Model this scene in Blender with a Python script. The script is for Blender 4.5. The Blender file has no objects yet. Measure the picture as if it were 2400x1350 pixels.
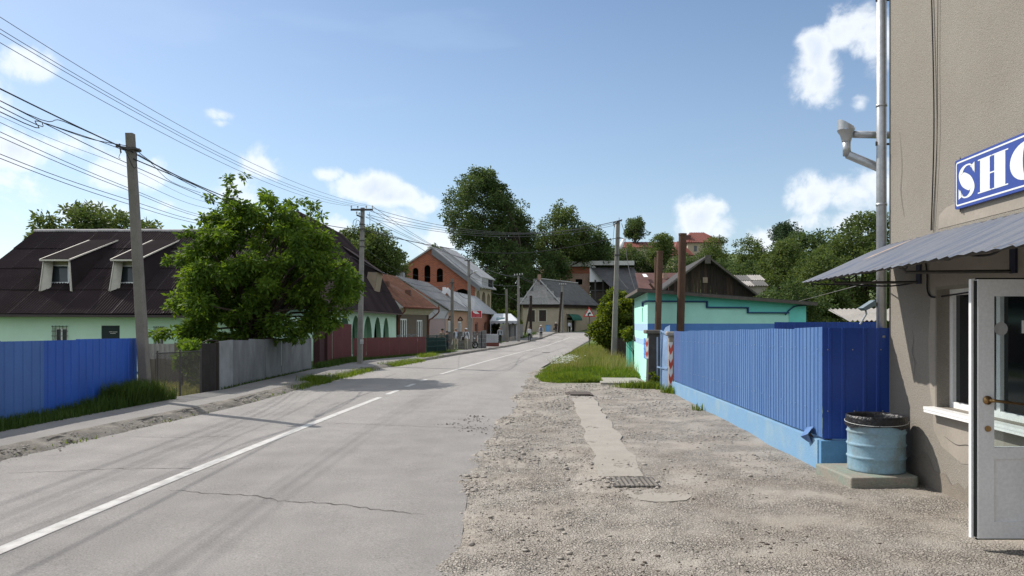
import bpy, bmesh, math, random
import numpy as np
from mathutils import Vector, Matrix
R = math.radians
S = bpy.context.scene
COL = S.collection

# ---------------------------------------------------------------- camera, sky, sun, exposure
F, HZ, EYE = 1782.0, 757.0, 1.68      # focal length and horizon row of the 2400 px wide photograph, eye height
cam_d = bpy.data.cameras.new('camera')
cam = bpy.data.objects.new('camera', cam_d); COL.objects.link(cam)
cam.location = (0, 0, EYE); cam.rotation_euler = (R(90), 0, 0)
cam_d.sensor_width = 36; cam_d.lens = F * 36 / 2400
cam_d.shift_y = (HZ - 675) / 2400
cam_d.clip_start = .1; cam_d.clip_end = 4000
S.camera = cam

SUN_EL, SUN_AZ = 43.0, -53.0          # degrees; azimuth measured from +Y (ahead) towards +X (right)
w = bpy.data.worlds.new('World'); S.world = w; w.use_nodes = True
wt = w.node_tree; wt.nodes.clear()
def wn(t, **k):
    n = wt.nodes.new(t)
    for a, b in k.items(): setattr(n, a, b)
    return n
def wl(a, b): wt.links.new(a, b)
sky = wn('ShaderNodeTexSky', sky_type='NISHITA'); sky.sun_disc = False
sky.sun_elevation = R(SUN_EL); sky.sun_rotation = R(SUN_AZ)
sky.air_density = 1.1; sky.dust_density = .7; sky.ozone_density = 3.0; sky.altitude = 300
tc = wn('ShaderNodeTexCoord'); sx = wn('ShaderNodeSeparateXYZ'); wl(tc.outputs['Generated'], sx.inputs[0])
def wm(op, a, b=None, c=None):
    n = wn('ShaderNodeMath', operation=op)
    for i, v in enumerate((a, b, c)):
        if v is None: continue
        if isinstance(v, (int, float)): n.inputs[i].default_value = v
        else: wl(v, n.inputs[i])
    return n.outputs[0]
az = wm('ARCTAN2', sx.outputs[0], sx.outputs[1]); el = wm('ARCSINE', sx.outputs[2])
ae = wn('ShaderNodeCombineXYZ'); wl(az, ae.inputs[0]); wl(el, ae.inputs[1])
# cloud banks: (column, row, half width, half height) of the photograph, turned into azimuth and elevation
CLOUDS = [(62,142,60,36,.9),(520,267,34,14,.55),(520,288,22,9,.4),(40,350,100,44,.95),(170,340,120,44,.95),(260,400,150,44,.8),(60,440,150,40,.55),
          (300,500,240,40,.5),(618,395,58,42,1),(545,440,60,44,1),(640,450,70,45,.6),(763,409,46,18,.9),(850,440,78,34,1),(920,462,70,28,1),(995,480,34,20,.9),
          (930,515,64,36,.8),(790,532,48,26,.9),(1020,560,80,40,.6),(1912,125,40,62,1.0),(1925,190,62,54,1.0),(1985,62,58,48,.95),(2045,100,46,58,.95),(2018,242,26,24,.7),(1645,508,50,52,1.05),
          (1690,540,40,36,.8),(1900,462,60,44,.8),(2010,455,90,58,.75),(1960,530,120,40,.8),(1790,560,70,30,.7),(2200,420,160,120,.6),(-150,260,150,110,.8),(2600,200,220,150,.8)]
acc = None
for (cx, cy, rx, ry, st) in CLOUDS:
    x, z = (cx-1200)/F, (HZ-cy)/F
    a0 = math.atan2(x, 1); e0 = math.atan2(z, math.hypot(x, 1)); k = 1/math.hypot(x, 1)
    m = wn('ShaderNodeVectorMath', operation='SUBTRACT'); wl(ae.outputs[0], m.inputs[0]); m.inputs[1].default_value = (a0, e0, 0)
    m2 = wn('ShaderNodeVectorMath', operation='MULTIPLY'); wl(m.outputs[0], m2.inputs[0])
    m2.inputs[1].default_value = (F/rx/k/k, F/ry/k, 0)
    ln = wn('ShaderNodeVectorMath', operation='LENGTH'); wl(m2.outputs[0], ln.inputs[0])
    v = wm('MULTIPLY', wm('MAXIMUM', wm('SUBTRACT', 1.62, ln.outputs['Value']), 0), st)
    acc = v if acc is None else wm('MAXIMUM', acc, v)
ns = wn('ShaderNodeTexNoise'); ns.inputs['Scale'].default_value = 16; ns.inputs['Detail'].default_value = 9; ns.inputs['Roughness'].default_value = .58; ns.inputs['Distortion'].default_value=.25
wl(tc.outputs['Generated'], ns.inputs['Vector'])
# out of view the cumulus is made denser, added to lift the fill light
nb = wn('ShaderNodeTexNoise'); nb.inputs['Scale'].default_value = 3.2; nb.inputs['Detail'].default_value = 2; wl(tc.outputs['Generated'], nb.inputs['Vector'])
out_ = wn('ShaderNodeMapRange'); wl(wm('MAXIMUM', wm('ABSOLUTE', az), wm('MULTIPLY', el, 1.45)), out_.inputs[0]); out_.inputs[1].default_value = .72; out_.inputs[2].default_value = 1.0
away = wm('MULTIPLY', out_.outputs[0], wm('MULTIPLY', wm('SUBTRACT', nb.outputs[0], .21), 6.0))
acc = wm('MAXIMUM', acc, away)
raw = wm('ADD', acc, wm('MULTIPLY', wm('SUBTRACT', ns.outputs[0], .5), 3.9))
mk = wn('ShaderNodeMapRange', interpolation_type='SMOOTHSTEP'); wl(raw, mk.inputs[0]); mk.inputs[1].default_value = .34; mk.inputs[2].default_value = 1.3
# thin veil of cirrus
vm = wn('ShaderNodeMapping'); wl(tc.outputs['Generated'], vm.inputs[0]); vm.inputs['Scale'].default_value = (1.2, 1.2, 5); vm.inputs['Rotation'].default_value = (.3, .35, .2)
vn = wn('ShaderNodeTexNoise'); vn.inputs['Scale'].default_value = 2.4; vn.inputs['Detail'].default_value = 6; wl(vm.outputs[0], vn.inputs['Vector'])
vr = wn('ShaderNodeMapRange', interpolation_type='SMOOTHSTEP'); wl(vn.outputs[0], vr.inputs[0]); vr.inputs[1].default_value = .42; vr.inputs[2].default_value = .8; vr.inputs[4].default_value = .16
lowv = wn('ShaderNodeMapRange'); wl(el, lowv.inputs[0]); lowv.inputs[1].default_value=.45; lowv.inputs[2].default_value=0.0; lowv.inputs[3].default_value=.0; lowv.inputs[4].default_value=.24
veil = wm('MAXIMUM', vr.outputs[0], lowv.outputs[0])
mixv = wn('ShaderNodeMix', data_type='RGBA'); wl(veil, mixv.inputs[0]); wl(sky.outputs[0], mixv.inputs[6]); mixv.inputs[7].default_value = (6.2, 7.6, 9.3, 1)
# clouds: white tops, greyer where thick
sh = wn('ShaderNodeMapRange'); wl(raw, sh.inputs[0]); sh.inputs[1].default_value = .8; sh.inputs[2].default_value = 2.1
cc = wn('ShaderNodeMix', data_type='RGBA'); wl(sh.outputs[0], cc.inputs[0]); cc.inputs[6].default_value = (8.6, 8.9, 9.2, 1); cc.inputs[7].default_value = (6.2, 6.9, 8.0, 1)
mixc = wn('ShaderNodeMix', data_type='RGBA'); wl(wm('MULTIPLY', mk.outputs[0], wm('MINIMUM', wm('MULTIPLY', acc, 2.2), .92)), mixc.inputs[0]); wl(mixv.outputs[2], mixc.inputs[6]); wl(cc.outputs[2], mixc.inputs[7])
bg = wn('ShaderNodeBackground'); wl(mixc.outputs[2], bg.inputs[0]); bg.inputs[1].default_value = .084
wo = wn('ShaderNodeOutputWorld'); wl(bg.outputs[0], wo.inputs[0])

sun_d = bpy.data.lights.new('sun', 'SUN'); sun_d.energy = 3.75; sun_d.angle = R(.53); sun_d.color = (1, .94, .86)
sun = bpy.data.objects.new('sun', sun_d); COL.objects.link(sun); sun.location = (-30, 30, 40)
to_sun = Vector((math.sin(R(SUN_AZ))*math.cos(R(SUN_EL)), math.cos(R(SUN_AZ))*math.cos(R(SUN_EL)), math.sin(R(SUN_EL))))
sun.rotation_euler = to_sun.to_track_quat('Z', 'Y').to_euler()
S.view_settings.view_transform = 'Standard'; S.view_settings.look = 'None'
S.view_settings.exposure = 0.58; S.view_settings.gamma = 1; S.view_settings.use_curve_mapping = False
S.render.engine = 'CYCLES'
try:
    S.cycles.use_denoising = True; S.cycles.max_bounces = 8; S.cycles.transparent_max_bounces = 12
except Exception: pass

# ---------------------------------------------------------------- helpers
def at(px, py, Y): return Vector(((px-1200)/F*Y, Y, EYE-(py-HZ)/F*Y))
def lerp(a, b, t): return a+(b-a)*t
def pl(pts, t):
    """piecewise linear: pts = [(t, v)]"""
    if t <= pts[0][0]: return pts[0][1]
    for (a, va), (b, vb) in zip(pts, pts[1:]):
        if t <= b: return va+(vb-va)*(t-a)/(b-a)
    return pts[-1][1]
def sst(a, b, x):
    t = min(1, max(0, (x-a)/(b-a))); return t*t*(3-2*t)
PROF = [(-60,.5),(0,0),(20,-.19),(50,-.5),(62,-.62),(76,-.62),(88,-.5),(100,-.36),(115,.12),(130,.22),(160,1.2),(220,2.5),(400,3),(900,3)]
ROADL = [(-6.75,-40),(-6.75,5),(-6.45,12),(-6.06,17),(-6.05,23),(-5.95,31),(-5.2,39),(-4.1,49),(-2.6,61),(-.1,75),(2.1,88),(4.2,101),(6.6,115),(10,125),(16,131),(40,138)]
ROADR = [(-.5,-40),(-.45,5),(-.25,12),(.08,17),(.4,23),(.95,31),(1.9,39),(3.1,49),(4.7,61),(6.6,75),(8.7,88),(11,101),(13.6,112),(17,118),(22,121),(40,127)]
LEFTX = [(y, x) for x, y in ROADL]
def h0(y): return pl(PROF, y)
def gz(x, y):
    z = h0(y)
    z += .11*sst(0, .8, pl(LEFTX, y)-.1-x) if y < 120 else 0
    z += 21*sst(72, 200, y)*sst(14, 70, x)*(1-.6*sst(42, 75, x)) + 3.5*sst(40, 75, y)*sst(10, 30, x)
    z += 7*sst(130, 175, y)*sst(45, -10, x)
    return z
Z3 = Vector((0, 0, 1))
class MB:
    def __init__(s): s.v = []; s.f = []; s.mi = []
    def add(s, vs, fs, mi=0):
        o = len(s.v); s.v += [tuple(v) for v in vs]; s.f += [tuple(i+o for i in f) for f in fs]; s.mi += [mi]*len(fs); return s
    def quad(s, a, b, c, d, mi=0): return s.add((a, b, c, d), ((0, 1, 2, 3),), mi)
    def box(s, x0, x1, y0, y1, z0, z1, mi=0):
        return s.add([(x0,y0,z0),(x1,y0,z0),(x1,y1,z0),(x0,y1,z0),(x0,y0,z1),(x1,y0,z1),(x1,y1,z1),(x0,y1,z1)],
                     [(0,3,2,1),(4,5,6,7),(0,1,5,4),(1,2,6,5),(2,3,7,6),(3,0,4,7)], mi)
    def obox(s, c, ax, ay, az_, mi=0):
        c = Vector(c); ax = Vector(ax); ay = Vector(ay); az_ = Vector(az_)
        P = [c+ax*i+ay*j+az_*k for k in (-1, 1) for i, j in ((-1,-1),(1,-1),(1,1),(-1,1))]
        return s.add(P, [(0,3,2,1),(4,5,6,7),(0,1,5,4),(1,2,6,5),(2,3,7,6),(3,0,4,7)], mi)
    def beam(s, p, q, wd, ht, up=Z3, mi=0):
        p = Vector(p); q = Vector(q); d = (q-p); L = d.length; d.normalize()
        sd = d.cross(Vector(up))
        if sd.length < 1e-4: sd = Vector((1, 0, 0))
        sd.normalize(); u = sd.cross(d)
        return s.obox((p+q)/2, d*L/2, sd*wd/2, u*ht/2, mi)
    def tube(s, pts, r, n=8, mi=0, cap=True, flat=1.0):
        pts = [Vector(p) for p in pts]; k = len(pts)
        rs = r if isinstance(r, (list, tuple)) else [r]*k
        o = len(s.v); ref = None
        for i, p in enumerate(pts):
            d = (pts[min(i+1, k-1)]-pts[max(i-1, 0)]).normalized()
            if ref is None: ref = Vector((1, 0, 0)) if abs(d.x) < .8 else Vector((0, 1, 0))
            a = (ref-d*ref.dot(d)).normalized(); ref = a; b = d.cross(a)
            for j in range(n):
                t = 2*math.pi*j/n; s.v.append(tuple(p+(a*math.cos(t)+b*math.sin(t)*flat)*rs[i]))
        for i in range(k-1):
            for j in range(n):
                s.f.append((o+i*n+j, o+i*n+(j+1) % n, o+(i+1)*n+(j+1) % n, o+(i+1)*n+j)); s.mi.append(mi)
        if cap:
            s.f.append(tuple(o+j for j in reversed(range(n)))); s.f.append(tuple(o+(k-1)*n+j for j in range(n))); s.mi += [mi, mi]
        return s
    def prism(s, poly, vec, mi=0):
        n = len(poly); vec = Vector(vec); P = [Vector(p) for p in poly]
        return s.add(P+[p+vec for p in P], [tuple(reversed(range(n))), tuple(range(n, 2*n))]+[(i, (i+1) % n, n+(i+1) % n, n+i) for i in range(n)], mi)
    def lathe(s, prof, n, c=(0, 0, 0), mi=0, cap=False):
        o = len(s.v); k = len(prof)
        for r, z in prof:
            for j in range(n):
                t = 2*math.pi*j/n; s.v.append((c[0]+r*math.cos(t), c[1]+r*math.sin(t), c[2]+z))
        for i in range(k-1):
            for j in range(n):
                s.f.append((o+i*n+j, o+i*n+(j+1) % n, o+(i+1)*n+(j+1) % n, o+(i+1)*n+j)); s.mi.append(mi)
        if cap:
            s.f.append(tuple(o+j for j in reversed(range(n)))); s.f.append(tuple(o+(k-1)*n+j for j in range(n))); s.mi += [mi, mi]
        return s
ROOT = {}
def tag(o, label=None, cat=None, group=None, kind=None):
    for k, v in (('label', label), ('category', cat), ('group', group), ('kind', kind)):
        if v: o[k] = v
    return o
def root_loc(p):
    while p.parent: p = p.parent
    return Vector(ROOT.get(p.name, (0, 0, 0)))
def thing(name, label, cat, loc=(0, 0, 0), group=None):
    o = bpy.data.objects.new(name, None); COL.objects.link(o); o.location = loc; o.empty_display_size = .2
    ROOT[o.name] = tuple(loc); return tag(o, label, cat, group)
def link_mesh(name, me, mats, parent, smooth):
    for m in (mats if isinstance(mats, (list, tuple)) else [mats]): me.materials.append(m)
    if smooth: me.polygons.foreach_set('use_smooth', [True]*len(me.polygons))
    o = bpy.data.objects.new(name, me); COL.objects.link(o)
    if parent: o.parent = parent
    return o
def obj(name, mb, mats, parent=None, label=None, cat=None, group=None, kind=None, smooth=False, fix=True):
    V = np.array(mb.v, dtype=float)
    if parent is None: loc = np.array([(V[:,0].min()+V[:,0].max())/2, (V[:,1].min()+V[:,1].max())/2, V[:,2].min()])
    else: loc = np.array(root_loc(parent))
    me = bpy.data.meshes.new(name); me.from_pydata((V-loc).tolist(), [], mb.f)
    if any(mb.mi): me.polygons.foreach_set('material_index', mb.mi)
    if fix:
        bm = bmesh.new(); bm.from_mesh(me); bmesh.ops.recalc_face_normals(bm, faces=bm.faces); bm.to_mesh(me); bm.free()
    o = link_mesh(name, me, mats, parent, smooth)
    if parent is None: o.location = loc; ROOT[o.name] = tuple(loc)
    return tag(o, label, cat, group, kind)
def np_obj(name, V, Fc, mat, parent=None, label=None, cat=None, group=None, kind=None, smooth=False, loc=None):
    """V (n,3), Fc (m,k) faces all with k corners"""
    V = np.asarray(V, dtype=np.float32); Fc = np.asarray(Fc, dtype=np.int32)
    if parent is not None: L = np.array(root_loc(parent), dtype=np.float32)
    elif loc is not None: L = np.array(loc, dtype=np.float32)
    else: L = np.zeros(3, dtype=np.float32)
    me = bpy.data.meshes.new(name); m, k = Fc.shape
    me.vertices.add(len(V)); me.vertices.foreach_set('co', (V-L).ravel())
    me.loops.add(m*k); me.loops.foreach_set('vertex_index', Fc.ravel())
    me.polygons.add(m); me.polygons.foreach_set('loop_start', np.arange(0, m*k, k, dtype=np.int32))
    me.update(calc_edges=True); me.validate()
    o = link_mesh(name, me, mat, parent, smooth)
    if parent is None: o.location = L.tolist(); ROOT[o.name] = tuple(L.tolist())
    return tag(o, label, cat, group, kind)
def copy_tree(o, parent=None, loc=None, rotz=None, scale=None, label=None):
    c = o.copy(); COL.objects.link(c)
    if parent: c.parent = parent
    if loc is not None: c.location = loc
    if rotz is not None: c.rotation_euler = (0, 0, rotz)
    if scale is not None: c.scale = scale
    if label: c['label'] = label
    for ch in list(o.children): copy_tree(ch, c)
    return c
def piece(name, me, parent, M4):
    """a small piece that shares its mesh; M4 is its place in the world"""
    o = bpy.data.objects.new(name, me); COL.objects.link(o); o.parent = parent
    o.matrix_local = Matrix.Translation(-root_loc(parent)) @ M4
    return o
def mesh_of(name, mb, mats, smooth=False):
    me = bpy.data.meshes.new(name); me.from_pydata(mb.v, [], mb.f)
    if any(mb.mi): me.polygons.foreach_set('material_index', mb.mi)
    bm = bmesh.new(); bm.from_mesh(me); bmesh.ops.recalc_face_normals(bm, faces=bm.faces); bm.to_mesh(me); bm.free()
    for m in (mats if isinstance(mats, (list, tuple)) else [mats]): me.materials.append(m)
    if smooth: me.polygons.foreach_set('use_smooth', [True]*len(me.polygons))
    return me
def frame4(o, x, y, z):
    m = Matrix.Identity(4)
    for i, a in enumerate((x, y, z, o)):
        for j in range(3): m[j][i] = a[j]
    return m

# ---------------------------------------------------------------- materials
def c3(c, k=1): return (min(1, c[0]*k), min(1, c[1]*k), min(1, c[2]*k), 1)
def M(name, col, rough=.85, var=.12, scale=2.0, col2=None, bump=0, bscale=80, metal=0, spec=.3, fine=.08, fscale=45, stretch=None, amount=.5, edge=.12, coat=0):
    """plain surface: a base colour, a coarse drift (or stains of col2), a fine grain, a bump"""
    m = bpy.data.materials.new(name); m.use_nodes = True; t = m.node_tree; n = t.nodes; L = t.links
    p = n['Principled BSDF']; p.inputs['Roughness'].default_value = rough; p.inputs['Metallic'].default_value = metal
    p.inputs['Specular IOR Level'].default_value = spec
    g = n.new('ShaderNodeNewGeometry'); vec = g.outputs['Position']
    if stretch:
        mp = n.new('ShaderNodeMapping'); mp.inputs['Scale'].default_value = stretch; L.new(vec, mp.inputs[0]); vec = mp.outputs[0]
    a = n.new('ShaderNodeTexNoise'); a.inputs['Scale'].default_value = scale; a.inputs['Detail'].default_value = 6; a.inputs['Roughness'].default_value = .6; L.new(vec, a.inputs['Vector'])
    r = n.new('ShaderNodeMapRange'); L.new(a.outputs[0], r.inputs[0])
    mx = n.new('ShaderNodeMix'); mx.data_type = 'RGBA'; L.new(r.outputs[0], mx.inputs[0])
    if col2 is None:
        r.inputs[1].default_value = .3; r.inputs[2].default_value = .7
        mx.inputs[6].default_value = c3(col, 1-var); mx.inputs[7].default_value = c3(col, 1+var)
    else:
        r.inputs[1].default_value = 1-amount-edge; r.inputs[2].default_value = 1-amount+edge
        mx.inputs[6].default_value = c3(col); mx.inputs[7].default_value = c3(col2)
    b = n.new('ShaderNodeTexNoise'); b.inputs['Scale'].default_value = fscale; b.inputs['Detail'].default_value = 3; L.new(g.outputs['Position'], b.inputs['Vector'])
    br = n.new('ShaderNodeMapRange'); br.inputs[1].default_value = .25; br.inputs[2].default_value = .75; br.inputs[3].default_value = 1-fine; br.inputs[4].default_value = 1+fine; L.new(b.outputs[0], br.inputs[0])
    ml = n.new('ShaderNodeVectorMath'); ml.operation = 'SCALE'; L.new(mx.outputs[2], ml.inputs[0]); L.new(br.outputs[0], ml.inputs['Scale'])
    L.new(ml.outputs[0], p.inputs['Base Color'])
    if bump:
        d = n.new('ShaderNodeTexNoise'); d.inputs['Scale'].default_value = bscale; d.inputs['Detail'].default_value = 4; L.new(g.outputs['Position'], d.inputs['Vector'])
        bp = n.new('ShaderNodeBump'); bp.inputs['Strength'].default_value = bump; bp.inputs['Distance'].default_value = .02; L.new(d.outputs[0], bp.inputs['Height']); L.new(bp.outputs[0], p.inputs['Normal'])
    return m
def leafmat(name, col, col2, trans=.35, spread=.35):
    m = bpy.data.materials.new(name); m.use_nodes = True; t = m.node_tree; n = t.nodes; L = t.links
    p = n['Principled BSDF']; p.inputs['Roughness'].default_value = .62; p.inputs['Specular IOR Level'].default_value = .14
    g = n.new('ShaderNodeNewGeometry')
    a = n.new('ShaderNodeTexNoise'); a.inputs['Scale'].default_value = .9; a.inputs['Detail'].default_value = 3; L.new(g.outputs['Position'], a.inputs['Vector'])
    s = n.new('ShaderNodeMath'); s.operation = 'MULTIPLY_ADD'; s.inputs[1].default_value = spread*2; L.new(g.outputs['Random Per Island'], s.inputs[0])
    s2 = n.new('ShaderNodeMath'); s2.operation = 'SUBTRACT'; s2.inputs[1].default_value = spread; L.new(a.outputs[0], s2.inputs[0]); L.new(s2.outputs[0], s.inputs[2])
    mx = n.new('ShaderNodeMix'); mx.data_type = 'RGBA'; mx.clamp_factor = True; L.new(s.outputs[0], mx.inputs[0]); mx.inputs[6].default_value = c3(col); mx.inputs[7].default_value = c3(col2)
    L.new(mx.outputs[2], p.inputs['Base Color'])
    tr = n.new('ShaderNodeBsdfTranslucent'); hs = n.new('ShaderNodeHueSaturation'); hs.inputs['Hue'].default_value = .485; hs.inputs['Saturation'].default_value = 1.1; hs.inputs['Value'].default_value = 1.5
    L.new(mx.outputs[2], hs.inputs['Color']); L.new(hs.outputs[0], tr.inputs[0])
    ms = n.new('ShaderNodeMixShader'); ms.inputs[0].default_value = trans; L.new(p.outputs[0], ms.inputs[1]); L.new(tr.outputs[0], ms.inputs[2])
    L.new(ms.outputs[0], n['Material Output'].inputs[0]); return m
def glassmat(name, tint=(.8, .85, .85), refl=.12):
    m = bpy.data.materials.new(name); m.use_nodes = True; n = m.node_tree.nodes; L = m.node_tree.links
    t = n.new('ShaderNodeBsdfTransparent'); t.inputs[0].default_value = (*tint, 1); g = n.new('ShaderNodeBsdfGlossy'); g.inputs['Roughness'].default_value = .02
    fr = n.new('ShaderNodeFresnel'); fr.inputs[0].default_value = 1.5
    ms = n.new('ShaderNodeMixShader'); L.new(fr.outputs[0], ms.inputs[0]); L.new(t.outputs[0], ms.inputs[1]); L.new(g.outputs[0], ms.inputs[2]); L.new(ms.outputs[0], n['Material Output'].inputs[0]); return m
def brickmat(name, c1, c2, mort, sc, wv=.5, hv=.25, wall_dir=None):
    """small far brickwork: courses by height, joints along the wall"""
    m = M(name, c1, .9); t = m.node_tree; n = t.nodes; L = t.links; p = n['Principled BSDF']
    g = n.new('ShaderNodeNewGeometry'); sp = n.new('ShaderNodeSeparateXYZ'); L.new(g.outputs['Position'], sp.inputs[0])
    cb = n.new('ShaderNodeCombineXYZ'); ad = n.new('ShaderNodeMath'); ad.operation = 'ADD'; L.new(sp.outputs[0], ad.inputs[0]); L.new(sp.outputs[1], ad.inputs[1])
    L.new(ad.outputs[0], cb.inputs[0]); L.new(sp.outputs[2], cb.inputs[1])
    b = n.new('ShaderNodeTexBrick'); b.inputs['Scale'].default_value = sc; b.inputs['Brick Width'].default_value = wv; b.inputs['Row Height'].default_value = hv
    b.inputs['Mortar Size'].default_value = .018; b.inputs['Color1'].default_value = c3(c1); b.inputs['Color2'].default_value = c3(c2); b.inputs['Mortar'].default_value = c3(mort); L.new(cb.outputs[0], b.inputs['Vector'])
    ml = [x for x in n if x.type == 'VECT_MATH'][0]; L.new(b.outputs['Color'], ml.inputs[0]); return m

grass_leaf = leafmat('grass_leaf', (.055,.105,.014), (.15,.20,.030), .42)
grass_dark = leafmat('shaded_grass_leaf', (.028,.060,.012), (.075,.115,.022), .25)  # darker copy of the grass, shade put into its colour
grass_dry = leafmat('seeding_grass_leaf', (.15,.17,.04), (.27,.25,.09), .35)
walnut_leaf = leafmat('walnut_leaf', (.042,.088,.016), (.125,.195,.026), .46, .40)
bush_leaf = leafmat('bush_leaf', (.030,.060,.010), (.16,.20,.024), .42, .4)
tree_leaf = leafmat('tree_leaf', (.036,.066,.024), (.085,.120,.034), .36)  # this and the next green lightened, distant haze put into the leaf colour
tree_leaf2 = leafmat('acacia_leaf', (.045,.076,.022), (.105,.140,.036), .36)
conifer_leaf = leafmat('pine_needles', (.022,.048,.024), (.055,.085,.034), .2)
bark = M('bark', (.055,.042,.032), .95, .3, 6)
white_flower = M('white_flower', (.7,.7,.62), .8)

asphalt = M('asphalt', (.258,.242,.228), .93, .13, .55, stretch=(1.5,.22,1), fine=.30, fscale=75, bump=.25, bscale=160)
old_asphalt = M('old_asphalt', (.19,.18,.17), .93, .14, .8, fine=.16, fscale=90, bump=.3, bscale=120)
road_paint = M('worn_road_paint', (.46,.45,.43), .85, .1, 7, col2=(.29,.275,.26), amount=.40, edge=.16, fine=.15, fscale=150)
crack_m = M('dark_crack', (.07,.065,.06), .95)
concrete = M('concrete', (.30,.275,.24), .9, .16, 2.5, col2=(.25,.228,.198), amount=.45, edge=.2, bump=.25, bscale=70, fine=.14)
pole_conc = M('pole_concrete', (.22,.21,.19), .9, .14, 3, bump=.2, bscale=50, fine=.12)
pole_dark = M('weathered_pole_concrete', (.17,.155,.135), .92, .18, 2.2, bump=.3, bscale=50, fine=.14)
gravel_m = M('gravel', (.335,.305,.266), .95, .12, 1.1, col2=(.295,.255,.212), amount=.42, edge=.16, fine=.26, fscale=85, bump=.7, bscale=75)
def pebbly(m, cells=48, amount=.75, dark=.42):
    # embedded pebbles: each cell its own tone, dark gaps between them, raised; thinned out by a coarse drift where dust covers them
    t = m.node_tree; n = t.nodes; L = t.links; p = n['Principled BSDF']; g = [x for x in n if x.type == 'NEW_GEOMETRY'][0]
    v = n.new('ShaderNodeTexVoronoi'); v.feature = 'DISTANCE_TO_EDGE'; v.inputs['Scale'].default_value = cells; v.inputs['Randomness'].default_value = 1; L.new(g.outputs['Position'], v.inputs['Vector'])
    v2 = n.new('ShaderNodeTexVoronoi'); v2.inputs['Scale'].default_value = cells; L.new(g.outputs['Position'], v2.inputs['Vector'])
    e = n.new('ShaderNodeMapRange'); e.inputs[1].default_value = .0; e.inputs[2].default_value = .16; e.inputs[3].default_value = dark; e.inputs[4].default_value = 1.06; L.new(v.outputs['Distance'], e.inputs[0])
    sp = n.new('ShaderNodeSeparateXYZ'); L.new(v2.outputs['Color'], sp.inputs[0])
    cv = n.new('ShaderNodeMapRange'); cv.inputs[3].default_value = .72; cv.inputs[4].default_value = 1.3; L.new(sp.outputs[0], cv.inputs[0])
    ml = n.new('ShaderNodeMath'); ml.operation = 'MULTIPLY'; L.new(e.outputs[0], ml.inputs[0]); L.new(cv.outputs[0], ml.inputs[1])
    c = n.new('ShaderNodeTexNoise'); c.inputs['Scale'].default_value = 1.7; c.inputs['Detail'].default_value = 5; L.new(g.outputs['Position'], c.inputs['Vector'])
    cr = n.new('ShaderNodeMapRange'); cr.inputs[1].default_value = .36; cr.inputs[2].default_value = .60; cr.inputs[3].default_value = .15; cr.inputs[4].default_value = amount; L.new(c.outputs[0], cr.inputs[0])
    mx = n.new('ShaderNodeMix'); L.new(cr.outputs[0], mx.inputs[0]); mx.inputs[2].default_value = 1.0; L.new(ml.outputs[0], mx.inputs[3])
    old = p.inputs['Base Color'].links[0].from_socket; sc = n.new('ShaderNodeVectorMath'); sc.operation = 'SCALE'; L.new(old, sc.inputs[0]); L.new(mx.outputs[0], sc.inputs['Scale']); L.new(sc.outputs[0], p.inputs['Base Color'])
    b = [x for x in n if x.type == 'BUMP'][0]; hm = n.new('ShaderNodeMath'); hm.operation = 'MULTIPLY'; L.new(e.outputs[0], hm.inputs[0]); L.new(cr.outputs[0], hm.inputs[1])
    b2 = n.new('ShaderNodeBump'); b2.inputs['Strength'].default_value = .9; b2.inputs['Distance'].default_value = .02; L.new(hm.outputs[0], b2.inputs['Height']); L.new(b.outputs[0], b2.inputs['Normal']); L.new(b2.outputs[0], p.inputs['Normal'])
pebbly(gravel_m, 38, .85, .30)
pebbly(asphalt, 130, .26, .6)
stone_m = M('pebble', (.30,.27,.235), .9, .3, 14, fine=.18)
soil_m = M('soil_and_grass', (.10,.13,.035), .95, .2, .5, col2=(.045,.075,.018), amount=.5, fine=.3, fscale=14)
hill_m = M('hill_grass', (.045,.065,.02), .95, .2, .1)
roughcast = M('roughcast_render', (.262,.240,.207), .95, .10, .75, col2=(.215,.193,.162), amount=.46, edge=.26, fine=.14, fscale=70, bump=.55, bscale=95)
smooth_plaster = M('smooth_plaster', (.29,.26,.22), .9, .14, 1.6, fine=.06, fscale=40, bump=.1, bscale=30)
pvc = M('white_plastic', (.80,.80,.79), .4, .04, 2, spec=.4)
pvc_grey = M('grey_plastic', (.78,.78,.78), .5, .05, 2, spec=.4)
rubber = M('black_rubber', (.02,.02,.02), .8)
dark_glass = M('dark_glass', (.012,.014,.016), .06, .2, 1, spec=.5, fine=0)
window_glass = M('window_glass', (.05,.06,.065), .1, .2, 1, spec=.5, fine=0)
clear_glass = glassmat('clear_glass')
brass = M('brass', (.35,.22,.10), .35, .2, 8, metal=.8)
zinc = M('zinc_sheet', (.42,.43,.44), .42, .14, 6, metal=.75, fine=.1, fscale=25)
steel_dark = M('dark_steel', (.07,.065,.06), .7, .2, 5)
awning_m = M('faded_blue_sheet', (.135,.145,.17), .7, .15, 5, col2=(.065,.085,.135), amount=.42, edge=.12, stretch=(.25, 2.6, .25), metal=.05, spec=.22)
rust_m = M('rust', (.20,.10,.055), .9, .3, 7, fine=.2)
rust_sheet = M('rusted_sheet_patch', (.36,.25,.17), .7, .25, 8)
sign_blue = M('sign_blue', (.035,.065,.27), .45, .06, 3)
sign_white = M('sign_white', (.68,.70,.68), .5, .04, 3)
fence_blue = M('sunlit_blue_paint', (.052,.128,.315), .6, .10, 7, col2=(.10,.195,.375), amount=.44, edge=.2, stretch=(1, 1, .07), spec=.4, fine=.1, fscale=30)
fence_blue_l = M('faded_blue_paint', (.105,.16,.34), .6, .12, 1.2, fine=.1)
fence_navy = M('deep_blue_paint', (.020,.066,.32), .45, .14, 1.4, spec=.4)
fence_left = M('blue_panel_paint', (.022,.088,.38), .45, .12, 1.6, spec=.4, stretch=(1, 1, .4))
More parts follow.
